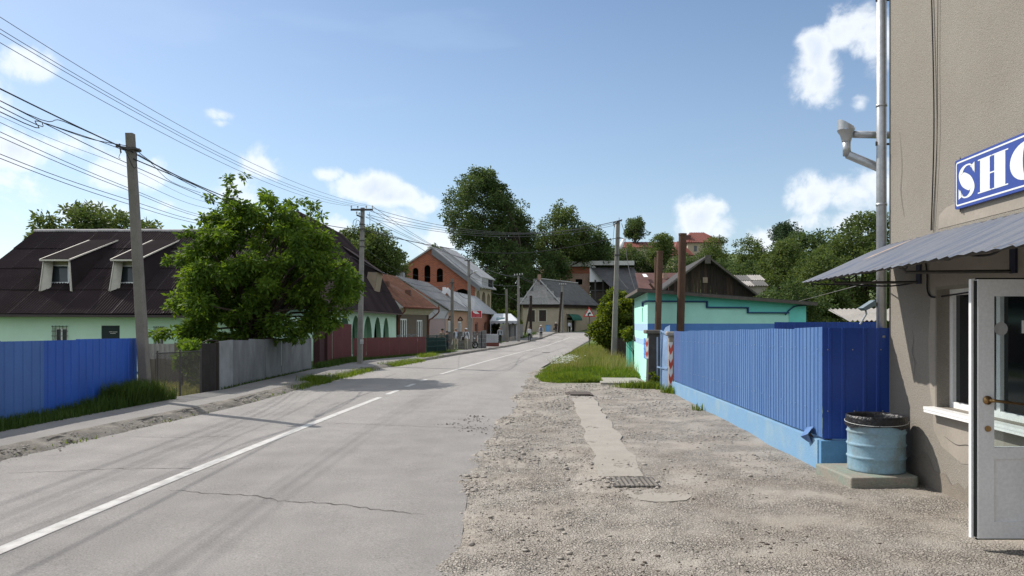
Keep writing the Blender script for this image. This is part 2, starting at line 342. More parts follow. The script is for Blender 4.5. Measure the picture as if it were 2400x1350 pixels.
fence_left2 = M('paler_blue_panel_paint', (.055,.13,.35), .5, .12, 1.6, spec=.4, stretch=(1, 1, .4))
plinth_blue = M('plinth_blue', (.165,.305,.465), .85, .10, 2.2, col2=(.235,.345,.42), amount=.4, bump=.25, bscale=60, fine=.1)
drum_blue = M('drum_blue', (.205,.335,.42), .65, .1, 5, col2=(.185,.235,.245), amount=.44, edge=.10, fine=.12)
bag_black = M('black_plastic_bag', (.012,.012,.014), .38, .2, 6, spec=.35, bump=.8, bscale=28)
slab_m = M('mossy_slab', (.25,.232,.195), .95, .2, 5, col2=(.20,.245,.205), amount=.45, bump=.4, bscale=50, fine=.15)
mint = M('mint_render', (.42,.78,.66), .85, .05, 1.5, fine=.05, bump=.1, bscale=60)
mint_dark = M('turquoise_render', (.17,.62,.54), .85, .06, 1.5, fine=.05)
band_blue = M('blue_band', (.10,.235,.55), .8, .07, 2)
band_pale = M('pale_blue_band', (.36,.52,.68), .8, .07, 2)
navy_trim = M('navy_trim', (.02,.05,.14), .7)
felt = M('roofing_felt', (.045,.042,.042), .9, .2, 3, fine=.15)
fascia_m = M('weathered_fascia_board', (.10,.085,.075), .9, .25, 8)
gate_blue = M('pale_blue_gate_paint', (.20,.30,.46), .6, .2, 3, fine=.12)
dark_conc = M('dark_concrete', (.062,.058,.056), .92, .25, 4, bump=.3, bscale=40, fine=.15)
red_p = M('red_paint', (.50,.07,.045), .6)
white_p = M('white_paint', (.62,.60,.56), .7, .12, 4)
rust_pipe = M('rusty_brown_pipe', (.085,.048,.030), .85, .3, 4, stretch=(1, 1, .4), fine=.2)
wood_dark = M('dark_weathered_wood', (.032,.024,.020), .95, .35, 8, stretch=(3, 3, .3), fine=.25)
wood_mid = M('mid_weathered_wood', (.055,.036,.027), .95, .35, 8, stretch=(3, 3, .3), fine=.25)
wood_pale = M('pale_wood', (.26,.20,.15), .9, .2, 6)
slate = M('grey_asbestos_sheet', (.10,.098,.095), .92, .2, 1.5, fine=.2)
slate_pale = M('pale_asbestos_sheet', (.27,.255,.235), .92, .2, 1.5, fine=.22)
flat_asb = M('flat_asbestos_sheet', (.165,.168,.172), .9, .28, 1.6, fine=.12, stretch=(1, 1, .6))
flat_asb2 = M('paler_flat_asbestos_sheet', (.235,.24,.245), .9, .24, 1.6, fine=.12)
maroon_roof = M('maroon_corrugated_roofing', (.034,.025,.026), .95, .16, .7, fine=.15, spec=.06)
maroon_ridge = M('pale_ridge_cap', (.46,.43,.42), .85, .2, 3)
maroon_f = M('maroon_sheet_fence', (.115,.028,.028), .6, .12, 1.5, spec=.35)
maroon_f2 = M('dull_maroon_sheet_fence', (.115,.034,.037), .7, .12, 1.5)
green_w = M('pale_green_render', (.58,.78,.62), .9, .06, .8, fine=.05, bump=.12, bscale=50)
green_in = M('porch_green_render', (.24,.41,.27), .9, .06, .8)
cream = M('cream_board', (.46,.41,.30), .8, .12, 3)
brown_w = M('brown_grey_render', (.150,.122,.092), .9, .1, 2)
brown_tr = M('red_brown_timber', (.09,.045,.03), .9, .2, 4)
rust_roof = M('rusty_brown_sheet_roof', (.12,.062,.043), .75, .25, 1.5, fine=.2)
pink_w = M('pink_render', (.60,.46,.44), .9, .05, 1)
peach_w = M('peach_render', (.46,.29,.20), .9, .07, 1)
orange_w = M('orange_render', (.44,.205,.135), .9, .08, 1)
grey_metal = M('grey_sheet_roof', (.33,.325,.325), .6, .2, 1.4, metal=.1, fine=.1)
grey_pale = M('pale_grey_sheet', (.70,.695,.70), .6, .08, 1, metal=.15)
brick_red = brickmat('red_brickwork', (.34,.088,.036), (.22,.055,.026), (.25,.15,.11), 1.0, .34, .12)
brick_mix = brickmat('rough_brickwork', (.38,.22,.15), (.24,.13,.09), (.34,.28,.24), 1.0, .30, .11)
white_brick = brickmat('white_brickwork', (.48,.49,.50), (.40,.41,.42), (.16,.16,.16), 1.0, .9, .22)
stone_block = brickmat('grey_blockwork', (.16,.155,.15), (.12,.117,.115), (.27,.27,.26), 1.0, .5, .33)
beige_w = M('beige_render', (.40,.33,.25), .9, .1, 1)
sand_w = M('sand_render', (.40,.34,.24), .9, .1, 1)
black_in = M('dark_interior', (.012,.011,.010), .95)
green_gate = M('dark_green_iron', (.018,.05,.045), .6)
canvas = M('pale_canvas', (.46,.48,.50), .8, .06, 2)
teal_cloth = M('green_canvas', (.02,.10,.07), .8)
board_grey = M('grey_boards', (.21,.20,.19), .9, .2, 4, stretch=(4, 4, .3))
tile_red = M('red_metal_tiles', (.17,.055,.042), .7, .15, 1)
tile_dk = M('brown_red_roofing', (.10,.048,.042), .85, .2, 1)
ceramic = M('insulator_ceramic', (.42,.42,.40), .3, .1, 3, spec=.5)
cable_m = M('black_cable', (.02,.02,.022), .7)
wire_m = M('aluminium_wire', (.10,.10,.105), .6, .1, 1, metal=.4)
bin_blue = M('bin_blue', (.16,.34,.56), .6)
iron = M('rusty_iron_cover', (.075,.06,.05), .85, .3, 9)
# ---------------------------------------------------------------- ground, road, pavement
rng = np.random.default_rng(7)
def vnoise(x, y, seed=0):
    tb = np.random.default_rng(seed).random((256, 256)); xi = np.floor(x).astype(int); yi = np.floor(y).astype(int)
    fx = x-xi; fy = y-yi; fx = fx*fx*(3-2*fx); fy = fy*fy*(3-2*fy)
    a = tb[xi % 256, yi % 256]; b = tb[(xi+1) % 256, yi % 256]; c = tb[xi % 256, (yi+1) % 256]; d = tb[(xi+1) % 256, (yi+1) % 256]
    return (a*(1-fx)+b*fx)*(1-fy)+(c*(1-fx)+d*fx)*fy
def fbm(x, y, seed=0, o=4):
    s = 0; k = 1; t = 0
    for i in range(o): s = s+k*vnoise(x*2**i, y*2**i, seed+i); t += k; k *= .5
    return s/t
def grid_faces(n, m):
    i = np.arange((n-1)*(m-1)); r = i//(m-1); c = i % (m-1); a = r*m+c
    return np.stack([a, a+1, a+m+1, a+m], 1)
xs = np.concatenate([np.linspace(-900, -70, 12), np.linspace(-60, 70, 90), np.linspace(80, 900, 12)])
ys = np.concatenate([np.linspace(-200, -12, 8), np.linspace(-8, 160, 120), np.linspace(166, 260, 24), np.linspace(300, 1400, 12)])
V = [(x, y, gz(x, y)-.05) for y in ys for x in xs]
np_obj('ground', V, grid_faces(len(ys), len(xs)), soil_m, kind='structure', smooth=True)

def catmull(P, n):
    P = np.array(P, float); out = []
    for i in range(len(P)-1):
        p0 = P[max(i-1, 0)]; p1 = P[i]; p2 = P[i+1]; p3 = P[min(i+2, len(P)-1)]
        for t in np.linspace(0, 1, n, endpoint=False):
            out.append(.5*((2*p1)+(p2-p0)*t+(2*p0-5*p1+4*p2-p3)*t*t+(3*p1-p0-3*p2+p3)*t**3))
    out.append(P[-1]); return np.array(out)
CL = catmull(ROADL, 24); CR = catmull(ROADR, 24)
nc = 25
V = []
for i, (l, r) in enumerate(zip(CL, CR)):
    for j in range(nc):
        u = j/(nc-1); p = l+(r-l)*u
        jag = .16*(float(vnoise(np.array(p[1]*2.7), np.array(3.3), 5))-.4)+.10*(float(vnoise(np.array(p[1]*9.), np.array(1.7), 6))-.5)
        if j == nc-1 and p[1] < 30: p = p+np.array([jag*.6, 0])
        V.append((p[0], p[1], h0(p[1])+.03*(1-(2*u-1)**2)))
np_obj('road', V, grid_faces(len(CL), nc), asphalt, kind='structure', smooth=True)

def road_pt(u, Y, dz=.004):
    k = int(np.argmin(np.abs((CL[:,1]*(1-u)+CR[:,1]*u)-Y)))
    p = CL[k]*(1-u)+CR[k]*u; q = CL[min(k+1, len(CL)-1)]*(1-u)+CR[min(k+1, len(CL)-1)]*u
    d = q-p; L = max(1e-6, d[1]); t = (Y-p[1])/L if L > .01 else 0
    x = p[0]+d[0]*t
    return Vector((x, Y, h0(Y)+.03*(1-(2*u-1)**2)+dz))
LINE = catmull([(-4.1,-40),(-3.95,-8),(-3.83,5.7),(-3.55,12.8),(-3.24,18.7),(-2.92,25),(-2.45,31),(-1.6,39),(-.45,49),(1.05,61),(3.3,75),(5.4,88),(7.6,101),(10.1,114)], 12)
def mark(name, Y0, Y1, u0, u1, wd, step=.6):
    mb = MB(); n = max(2, int((Y1-Y0)/step)); P = []
    for i in range(n+1):
        t = i/n; Y = Y0+(Y1-Y0)*t; x = float(np.interp(Y, LINE[:,1], LINE[:,0])); l = float(np.interp(Y, CL[:300,1], CL[:300,0])); r_ = float(np.interp(Y, CR[:300,1], CR[:300,0])); u = (x-l)/(r_-l)
        c = Vector((x, Y, h0(Y)+.03*(1-(2*u-1)**2)+.005)); P.append((c+Vector((-wd/2, 0, 0)), c+Vector((wd/2, 0, 0))))
    for a, b in zip(P, P[1:]): mb.quad(a[0], a[1], b[1], b[0])
    o = obj(name, mb, road_paint, kind='structure', fix=False); return o
mark('road_marking', -20, 12.8, .461, .463, .145); mark('road_marking', 12.8, 18.7, .463, .453, .15)
for a, b in ((19.5, 20.9), (22.2, 23.4), (24.6, 25.6)): mark('road_marking', a, b, .456, .464, .15)
mark('road_marking', 28.5, 46, .487, .515, .14); mark('road_marking', 46, 102, .515, .5, .14)
# cracks across the carriageway
def crack(pts, wd):
    P = []; rr = random.Random(int(abs(pts[0][0])*100))
    for (a, b) in zip(pts, pts[1:]):
        n = max(3, int(math.dist(a, b)/.06))
        for i in range(n):
            t = i/n; P.append((a[0]+(b[0]-a[0])*t+rr.uniform(-.012, .012), a[1]+(b[1]-a[1])*t+rr.uniform(-.035, .035)))
    mb = MB(); prev = None
    for i, p in enumerate(P):
        ww = wd*(.35+.65*rr.random())*min(1, i/6+.2, (len(P)-i)/6+.1)
        u = (p[0]-pl(LEFTX, p[1]))/6.4; z = h0(p[1])+.03*(1-(2*u-1)**2)+.003
        e = (Vector((p[0], p[1]-ww, z)), Vector((p[0], p[1]+ww, z)))
        if prev: mb.quad(prev[0], e[0], e[1], prev[1])
        prev = e
    obj('road_crack', mb, crack_m, kind='structure', fix=False)
def gp(px, py):
    Y = 30
    for _ in range(30): Y = (EYE-h0(Y)-.02)*F/(py-HZ)
    return ((px-1200)/F*Y, Y)
crack([gp(*p) for p in ((395,1150),(470,1158),(560,1161),(625,1168),(650,1176),(760,1179),(830,1186),(900,1195),(1010,1205))], .011)
crack([gp(*p) for p in ((2,1108),(150,1105),(260,1100),(380,1100),(520,1101))], .011)
crack([gp(*p) for p in ((745,992),(900,997),(1010,1001),(1160,1004))], .010)
crack([gp(*p) for p in ((290,1022),(400,1025),(560,1024))], .008)

# gravel shoulder on the right: a fine sheet with real lumps
nx, ny = 300, 620
ty = np.linspace(0, 1, ny); Yg = 2.6*(34/2.6)**ty
Yg = np.concatenate([np.linspace(-12, 2.5, 40), Yg]); ny = len(Yg)
RX = np.interp(Yg, CR[:60*4, 1], CR[:60*4, 0])
RXr = np.interp(Yg, [-12, 9.2, 20.5, 22.5, 34], [7.2, 4.6, 4.75, 5.0, 5.4])
U = np.linspace(0, 1, nx)
GX = (RX[:,None]-.35)*(1-U)+RXr[:,None]*U; GY = np.repeat(Yg[:,None], nx, 1)
HB = np.interp(Yg, [p[0] for p in PROF], [p[1] for p in PROF])[:,None]
rough = np.clip((fbm(GX*.55, GY*.55, 11, 3)-.38)*3.2, 0, 1)
# smooth trodden apron near the shop, rough loose stone along the carriageway
edge_w = np.clip(1.35-(GX-RX[:,None])/2.0, .12, 1)
lump = (fbm(GX*5, GY*5, 21, 4)-.5)*.034*edge_w+(fbm(GX*22, GY*22, 31, 2)-.5)*.028*(.25+rough*edge_w)+(fbm(GX*.8, GY*.8, 41, 2)-.5)*.05
fade = np.clip((GX-RX[:,None]+.35)/.5, 0, 1)
GZ = HB-.004+lump+.010*np.clip(1-np.abs(GX-RX[:,None]-.15)/.5, 0, 1)-.03*(1-fade)**2
def shoulder_z(x, y):
    j = int(np.clip(np.searchsorted(Yg, y), 0, ny-1)); i = int(np.clip((x-(RX[j]-.35))/(RXr[j]-RX[j]+.35)*(nx-1), 0, nx-1)); return float(GZ[j, i])
np_obj('gravel_shoulder', np.stack([GX.ravel(), GY.ravel(), GZ.ravel()], 1), grid_faces(ny, nx), gravel_m, kind='structure', smooth=True)

# loose stones
ph = (1+5**.5)/2
ICO = np.array([(-1,ph,0),(1,ph,0),(-1,-ph,0),(1,-ph,0),(0,-1,ph),(0,1,ph),(0,-1,-ph),(0,1,-ph),(ph,0,-1),(ph,0,1),(-ph,0,-1),(-ph,0,1)])/1.9
ICF = np.array([(0,11,5),(0,5,1),(0,1,7),(0,7,10),(0,10,11),(1,5,9),(5,11,4),(11,10,2),(10,7,6),(7,1,8),(3,9,4),(3,4,2),(3,2,6),(3,6,8),(3,8,9),(4,9,5),(2,4,11),(6,2,10),(8,6,7),(9,8,1)])
def stones(name, P, size, mat, kind='stuff', flat=.55, seed=1, label=None):
    r = np.random.default_rng(seed); n = len(P)
    sc = size[:,None]*np.stack([r.uniform(.7,1.4,n), r.uniform(.7,1.2,n), np.full(n, flat)*r.uniform(.6,1.2,n)], 1)
    a = r.uniform(0, 6.28, n); ca, sa = np.cos(a), np.sin(a)
    v = ICO[None]*sc[:,None,:]*(1+r.uniform(-.22,.22,(n,12,1)))
    x = v[...,0]*ca[:,None]-v[...,1]*sa[:,None]; y = v[...,0]*sa[:,None]+v[...,1]*ca[:,None]
    V = np.stack([x+P[:,None,0], y+P[:,None,1], v[...,2]+P[:,None,2]], 2).reshape(-1, 3)
    Fc = (ICF[None]+(np.arange(n)*12)[:,None,None]).reshape(-1, 3)
    return np_obj(name, V, Fc, mat, kind=kind, smooth=False, label=label)
n = 26000
Y = 2.8*(26/2.8)**rng.random(n); u = rng.random(n)**1.5
xl = np.interp(Y, CR[:240,1], CR[:240,0]); xr = np.interp(Y, [-12,9.2,20.5,22.5,34], [4.4,3.6,4.3,4.5,5.2])
X = xl-.1+(xr-xl)*u
dens = fbm(X*.9, Y*.9, 61, 3); keep = (dens > .52)|(rng.random(n) < .14); keep &= ~((X > 2.6)&(Y < 8.5)&(rng.random(n) < .8))
X, Y = X[keep], Y[keep]
Zs = np.array([shoulder_z(x, y) for x, y in zip(X, Y)])
sz = .005+.011*rng.random(len(X))**3+.010*(rng.random(len(X)) < .03); sz *= np.clip(Y/9, .75, 1.9)
stones('gravel', np.stack([X, Y, Zs+sz*.15], 1), sz, stone_m, label='loose pale gravel strewn over the shoulder beside the asphalt', seed=3)
# a few bigger lumps: broken edge of the asphalt, broken end of the concrete strip
P = []; 
for (cx, cy, nn, sp) in ((-.48,8.6,26,.16),(-.42,7.9,16,.14),(1.0,8.5,34,.22),(1.22,8.35,16,.15),(-.2,10.2,16,.3),(.15,9.9,20,.4),(.5,9.4,24,.45),(2.3,8.9,8,.3),(.1,6.2,20,.35),(.35,5.6,18,.3),(.2,13.6,18,.3),(3.35,9.9,10,.25)):
    for _ in range(nn): P.append((cx+rng.normal()*sp, cy+rng.normal()*sp*.8))
P = np.array([(x, y, shoulder_z(x, y)+.008) for x, y in P]); stones('rubble', P, .012+.026*rng.random(len(P))**2.4, stone_m, flat=.5, seed=5, label='small lumps of broken concrete and stone')

P = []
for (cx, cy, nn, sx_, sy_) in ((-.75,14.3,70,.22,.35),(-.62,12.9,60,.2,.25),(-1.1,13.4,24,.2,.1),(2.2,6.0,30,.25,.3),(3.4,4.4,26,.4,.2),(.9,5.4,30,.3,.2),(-6.5,11,60,.12,1.6)):
    for _ in range(nn): P.append((cx+rng.normal()*sx_, cy+rng.normal()*sy_))
P = np.array([(x, y, (shoulder_z(x, y) if x > -.2 else h0(y)+.016)+.002) for x, y in P]); stones('dirt_crumbs', P, .008+.016*rng.random(len(P))**2, M('dark_crumb', (.075,.06,.048), .95), flat=.3, seed=15, label='dark crumbs of dirt and dry leaves swept to the edge of the asphalt')

# concrete strip over the drain, iron cover at its far end, grating at the near end
def strip(name, pts, z, th, mat, kind='structure', label=None, cat=None):
    mb = MB(); n = len(pts)
    for (l, r, y), (l2, r2, y2) in zip(pts, pts[1:]):
        a = (l, y, h0(y)+z); b = (r, y, h0(y)+z); c = (r2, y2, h0(y2)+z); d = (l2, y2, h0(y2)+z)
        dn = Vector((0, 0, -th)); A, B, C, D = map(Vector, (a, b, c, d))
        mb.quad(A, B, C, D); mb.quad(A, D, D+dn, A+dn); mb.quad(B, B+dn, C+dn, C)
        if y == pts[0][2]: mb.quad(A, A+dn, B+dn, B)
        if y2 == pts[-1][2]: mb.quad(D, C, C+dn, D+dn)
    return obj(name, mb, mat, kind=kind, label=label, cat=cat)
sp = []; rr = random.Random(4)
for i in range(23):
    t = i/22; y = 8.72+(19.2-8.72)*t
    sp.append((lerp(1.02, 1.47, t)+rr.uniform(-.05,.05), lerp(1.55, 2.04, t)+rr.uniform(-.05,.05), y))
strip('concrete_path', sp, .007, .12, concrete)
strip('concrete_path', [(1.42, 1.52, 7.50), (1.28, 1.74, 7.58), (1.19, 1.83, 7.74), (1.15, 1.80, 7.92), (1.13, 1.70, 8.14)], -.011, .06, concrete)
cv = thing('drain_cover', 'square rusty iron drain cover at the far end of the concrete strip', 'drain cover', (1.75, 19.85, h0(19.85)))
obj('cover_plate', MB().box(1.5, 2.0, 19.45, 20.25, h0(19.8)-.02, h0(19.8)+.045), iron, cv)
obj('rim', MB().box(1.42, 1.49, 19.4, 20.3, h0(19.8)-.04, h0(19.8)+.03), iron, cv); obj('rim', MB().box(2.01, 2.08, 19.4, 20.3, h0(19.8)-.04, h0(19.8)+.03), iron, cv)
gt = thing('drain_grating', 'worn iron drain grating by the broken near end of the strip', 'grating', (1.4, 8.35, h0(8.35)))
mb = MB(); z = h0(8.35)
for i in range(9): mb.box(1.13+i*.052, 1.158+i*.052, 8.16, 8.58, z-.02, z+.016)
obj('grate_bars', mb, M('dusty_grating', (.17,.155,.135), .95, .25, 9), gt); obj('pit', MB().box(1.10, 1.60, 8.17, 8.66, z-.05, z+.004), dark_conc, gt)
mc = obj('manhole_cover', MB().lathe([(0.0,.014),(.30,.014),(.31,0)], 24, tuple(road_pt(.78, 57))), iron, label='round iron manhole cover set in the road far ahead', cat='manhole')

# ---- left pavement, broken kerb
FENCE = [(-40,-10.2),(8,-8.62),(12.6,-8.5),(17,-8.36),(19.0,-7.95),(20.1,-7.82),(31.2,-8.26),(34.2,-8.62),(40,-8.5),(50.7,-5.75),(54,-4.75),(60,-4.6),(66,-3.4),(80,-1.6),(95,.3),(115,3.4),(124,5.5)]
def fx(y): return pl(FENCE, y)
ysp = np.concatenate([np.linspace(-30, 6, 30), np.linspace(6.3, 60, 240), np.linspace(60.6, 122, 90)])
def inner(y): return fx(y)+pl([(0,.62),(15,.62),(17.5,.30),(20,.22),(30,.2),(33,.55),(40,.75),(50,.5),(56,.3),(122,.25)], y)
V = []
for y in ysp:
    lx = pl(LEFTX, y)
    o_ = lx-.30
    for j in range(7):
        u = j/6; x = lerp(inner(y), o_, u)
        V.append((x, y, h0(y)+.115+.012*float(vnoise(np.array(x*1.3), np.array(y*1.1), 8))))
np_obj('pavement', V, grid_faces(len(ysp), 7), old_asphalt, kind='structure', smooth=True)
nk = 16; yk = np.concatenate([np.linspace(-20, 5, 40), np.linspace(5.1, 38, 520), np.linspace(38.2, 122, 200)])
KX = np.interp(yk, [p[0] for p in LEFTX], [p[1] for p in LEFTX])[:,None]; uu = np.linspace(0, 1, nk)[None]
near = np.clip((44-yk)/8, 0, 1)[:,None]          # the nearer stretch is a broken slope, the farther an upright kerb
kx = KX-.32+.34*uu; ky = np.repeat(yk[:,None], nk, 1)
hk = np.interp(yk, [p[0] for p in PROF], [p[1] for p in PROF])[:,None]
slope = .136*(1-uu**1.3)-.006; step_ = np.where(uu < .8, .136, .136-(uu-.8)*.66)
kz = hk+near*(slope+(fbm(kx*4, ky*4, 71, 4)-.5)*.10*np.sin(uu*3.14)**.6)+(1-near)*(step_+(fbm(kx*3, ky*1.2, 75, 3)-.5)*.05)
kx = kx+(fbm(kx*2, ky*1.6, 77, 3)-.5)*.16*(uu > .3)
kerb_m = M('broken_kerb', (.21,.19,.165), .95, .25, 3, col2=(.13,.115,.095), amount=.5, edge=.15, bump=.6, bscale=45, fine=.25)
np_obj('kerb', np.stack([kx.ravel(), ky.ravel(), kz.ravel()], 1), grid_faces(len(yk), nk), kerb_m, kind='structure', smooth=False)
n = 1700; Y = 6+34*rng.random(n)**1.2; X = np.interp(Y, [p[0] for p in LEFTX], [p[1] for p in LEFTX])-.25+.30*rng.random(n)
Zs = np.interp(Y, [p[0] for p in PROF], [p[1] for p in PROF])+.118*(1-np.clip((X-np.interp(Y,[p[0] for p in LEFTX],[p[1] for p in LEFTX])+.32)/.34,0,1)**1.3)
stones('gravel', np.stack([X, Y, Zs], 1), .008+.024*rng.random(n)**2.8, stone_m, seed=9, label='broken stones along the crumbling left kerb')

# ---------------------------------------------------------------- grass
def grass(name, P, ht, mat, label, seed=1, lean=.5, wd=.012, parent=None):
    """P (n,3) roots, ht (n,) heights: bent three-part blades"""
    r = np.random.default_rng(seed); n = len(P); a = r.uniform(0, 6.28, n); b = a+r.uniform(1, 2, n)
    w_ = (wd*(.6+.8*r.random(n)))[:,None]; side = np.stack([np.cos(a), np.sin(a), np.zeros(n)], 1)*w_
    ln = np.stack([np.cos(b), np.sin(b), np.zeros(n)], 1)*(lean*r.random(n)*ht)[:,None]
    up = np.zeros((n, 3)); up[:,2] = ht
    V = np.stack([P-side, P+side, P+up*.6+ln*.35+side*.7, P+up*.6+ln*.35-side*.7, P+up*.95+ln, ], 1).reshape(-1, 3)
    o = np.arange(n)*5
    Fc = np.concatenate([np.stack([o, o+1, o+2], 1), np.stack([o, o+2, o+3], 1), np.stack([o+3, o+2, o+4], 1)])
    return np_obj(name, V, Fc, mat, parent=parent, kind='stuff', label=label)
def verge_l(y): return np.interp(y, [24.3,25.2,27,31,38,49,60,75], [1.5,1.0,.85,1.15,2.15,3.35,5.0,6.9])
def verge_r(y): return np.interp(y, [24.3,26,26.6,30,38,49,60,75], [2.85,2.9,4.5,4.95,6.4,8,9.5,12])
def verge_z(x, y): 
    e = np.minimum(np.minimum(x-verge_l(y), verge_r(y)-x), y-24.2)
    return np.interp(y, [p[0] for p in PROF], [p[1] for p in PROF])+np.clip(e, 0, 1.2)*.14+(fbm(x*.9, y*.9, 81, 3)-.5)*.14*np.clip(e*2, 0, 1)
yv = np.linspace(24.2, 75, 120); uv = np.linspace(0, 1, 24)
VX = verge_l(yv)[:,None]*(1-uv)+verge_r(yv)[:,None]*uv; VY = np.repeat(yv[:,None], 24, 1)
np_obj('grass_verge', np.stack([VX.ravel(), VY.ravel(), verge_z(VX, VY).ravel()], 1), grid_faces(120, 24), soil_m, kind='structure', smooth=True)
def verge_pts(n, seed, y0=24.3, y1=70, dens=None):
    r = np.random.default_rng(seed); y = y0*(y1/y0)**(r.random(n)**1.15); u = r.random(n); x = verge_l(y)*(1-u)+verge_r(y)*u+(r.random(n)-.5)*.2
    if dens is not None:
        k = fbm(x*.7, y*.7, dens, 3) > .5; x, y = x[k], y[k]
    return np.stack([x, y, verge_z(x, y)-.02], 1)
P = verge_pts(46000, 1); hh = (.12+.26*fbm(P[:,0]*.8, P[:,1]*.8, 91, 3)*rng.random(len(P)))*np.clip(P[:,1]/30, .8, 1.6)*np.clip((P[:,0]-verge_l(P[:,1]))*1.5, .45, 1)
grass('grass', P, hh, grass_leaf, 'lush green verge grass beside the turquoise shed', 2, wd=.013)
P = verge_pts(6500, 3, 27.5, 60, 93); P = P[(P[:,0]-verge_l(P[:,1])) > .5]
grass('grass', P, .35+.4*rng.random(len(P)), grass_dry, 'tall seeding straw-coloured grass on the verge', 4, wd=.006, lean=.7)
# white umbels
n = 420; c = np.array([(1.85, 29.4), (2.35, 30.6), (1.75, 30.4), (2.05, 28.8)])[rng.integers(0, 4, n)]+rng.normal(0, 1, (n, 2))*np.array([.17, .5])
z = verge_z(c[:,0], c[:,1])+.30+.25*rng.random(n)
stones('wildflowers', np.stack([c[:,0], c[:,1], z], 1), .014+.02*rng.random(n), white_flower, flat=.35, seed=12, label='patch of white flowering umbels in the verge grass')
# grass at the foot of the left blue fence, tall at its far end
n = 12500; y = 5+12.3*rng.random(n)**.7; x = fxv = np.array([fx(v) for v in y])+.04+.66*rng.random(n)**1.3
ht = (.04+.20*rng.random(n)**1.5)*np.clip(1.15-(x-fxv)*1.2, .3, 1)*(1+.8*np.clip((y-13.4)/3, 0, 1))*(.45+1.1*fbm(x*1.5, y*1.2, 95, 3))
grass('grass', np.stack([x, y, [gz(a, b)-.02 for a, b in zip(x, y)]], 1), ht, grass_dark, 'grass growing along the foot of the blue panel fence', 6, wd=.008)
n = 3500; y = 15.4+1.5*rng.random(n); x = np.array([fx(v) for v in y])+.05+.62*rng.random(n)
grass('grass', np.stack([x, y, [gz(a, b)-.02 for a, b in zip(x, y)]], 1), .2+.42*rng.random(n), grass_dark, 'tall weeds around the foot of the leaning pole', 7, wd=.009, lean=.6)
n = 16000; y = 16.6+9.5*rng.random(n); x = -12+4.1*rng.random(n); k = x < np.array([fx(v) for v in y])-.05; x, y = x[k], y[k]
grass('grass', np.stack([x, y, [gz(a, b)-.06 for a, b in zip(x, y)]], 1), .06+.12*rng.random(len(x)), grass_dry, 'short yellowish lawn behind the chain-link fence', 8, wd=.013)
# tufts on the kerb and at the foot of the fences
def tufts(spec, name, mat, label, seed):
    P = []; H = []; r = np.random.default_rng(seed)
    for (x0, y0, x1, y1, n, wd, ht) in spec:
        t = r.random(n); x = x0+(x1-x0)*t+r.normal(0, wd, n); y = y0+(y1-y0)*t+r.normal(0, wd, n)
        P.append(np.stack([x, y, [gz(a, b)-.03 for a, b in zip(x, y)]], 1)); H.append(ht*(.35+.65*r.random(n)))
    grass(name, np.concatenate(P), np.concatenate(H), mat, label, seed+1, lean=.9, wd=.012)
def kx_(y, o=-.16): return pl(LEFTX, y)+o
tufts([(kx_(21.5),21.5,kx_(26),26,1500,.13,.20),(kx_(23.4),23.4,kx_(24.6),24.6,1300,.16,.34),(kx_(26),26,kx_(32),32,2300,.16,.22),(kx_(35),35,kx_(41.5),41.5,2400,.2,.26),(kx_(44,-.5),44,kx_(48,-.6),48,1100,.25,.35),
       (kx_(10.2),10.2,kx_(12.8),12.8,260,.09,.12),(kx_(13),13,kx_(15.5),15.5,160,.1,.1),(kx_(8.7),8.7,kx_(9.4),9.4,120,.08,.12),(kx_(16.8),16.8,kx_(18.5),18.5,120,.08,.1),(kx_(19),19,kx_(20.2),20.2,200,.1,.12)], 'kerb_grass', grass_leaf, 'weeds sprouting from the crumbling left kerb', 21)
tufts([(fx(32)+.3,32,fx(36)+.4,36,1700,.16,.34),(fx(36)+.4,36,fx(40)+.5,40,1700,.2,.36),(fx(40)+.4,40,fx(50)+.3,50,2200,.16,.22),(fx(51)+.3,51,fx(56)+.3,56,1000,.22,.3),(fx(20.4)+.1,20.4,fx(31)+.1,31,800,.06,.12),
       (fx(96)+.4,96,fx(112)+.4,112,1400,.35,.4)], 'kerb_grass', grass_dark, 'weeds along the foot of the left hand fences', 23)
tufts([(3.3,22.3,4.1,22.0,700,.16,.30),(4.0,22.2,4.5,21.4,520,.12,.28),(4.15,20.6,4.3,20.1,200,.08,.3),(3.9,16.2,3.95,16.0,40,.06,.2)], 'verge_weeds', grass_leaf, 'low weeds between the dark pillar and the blue gate', 25)
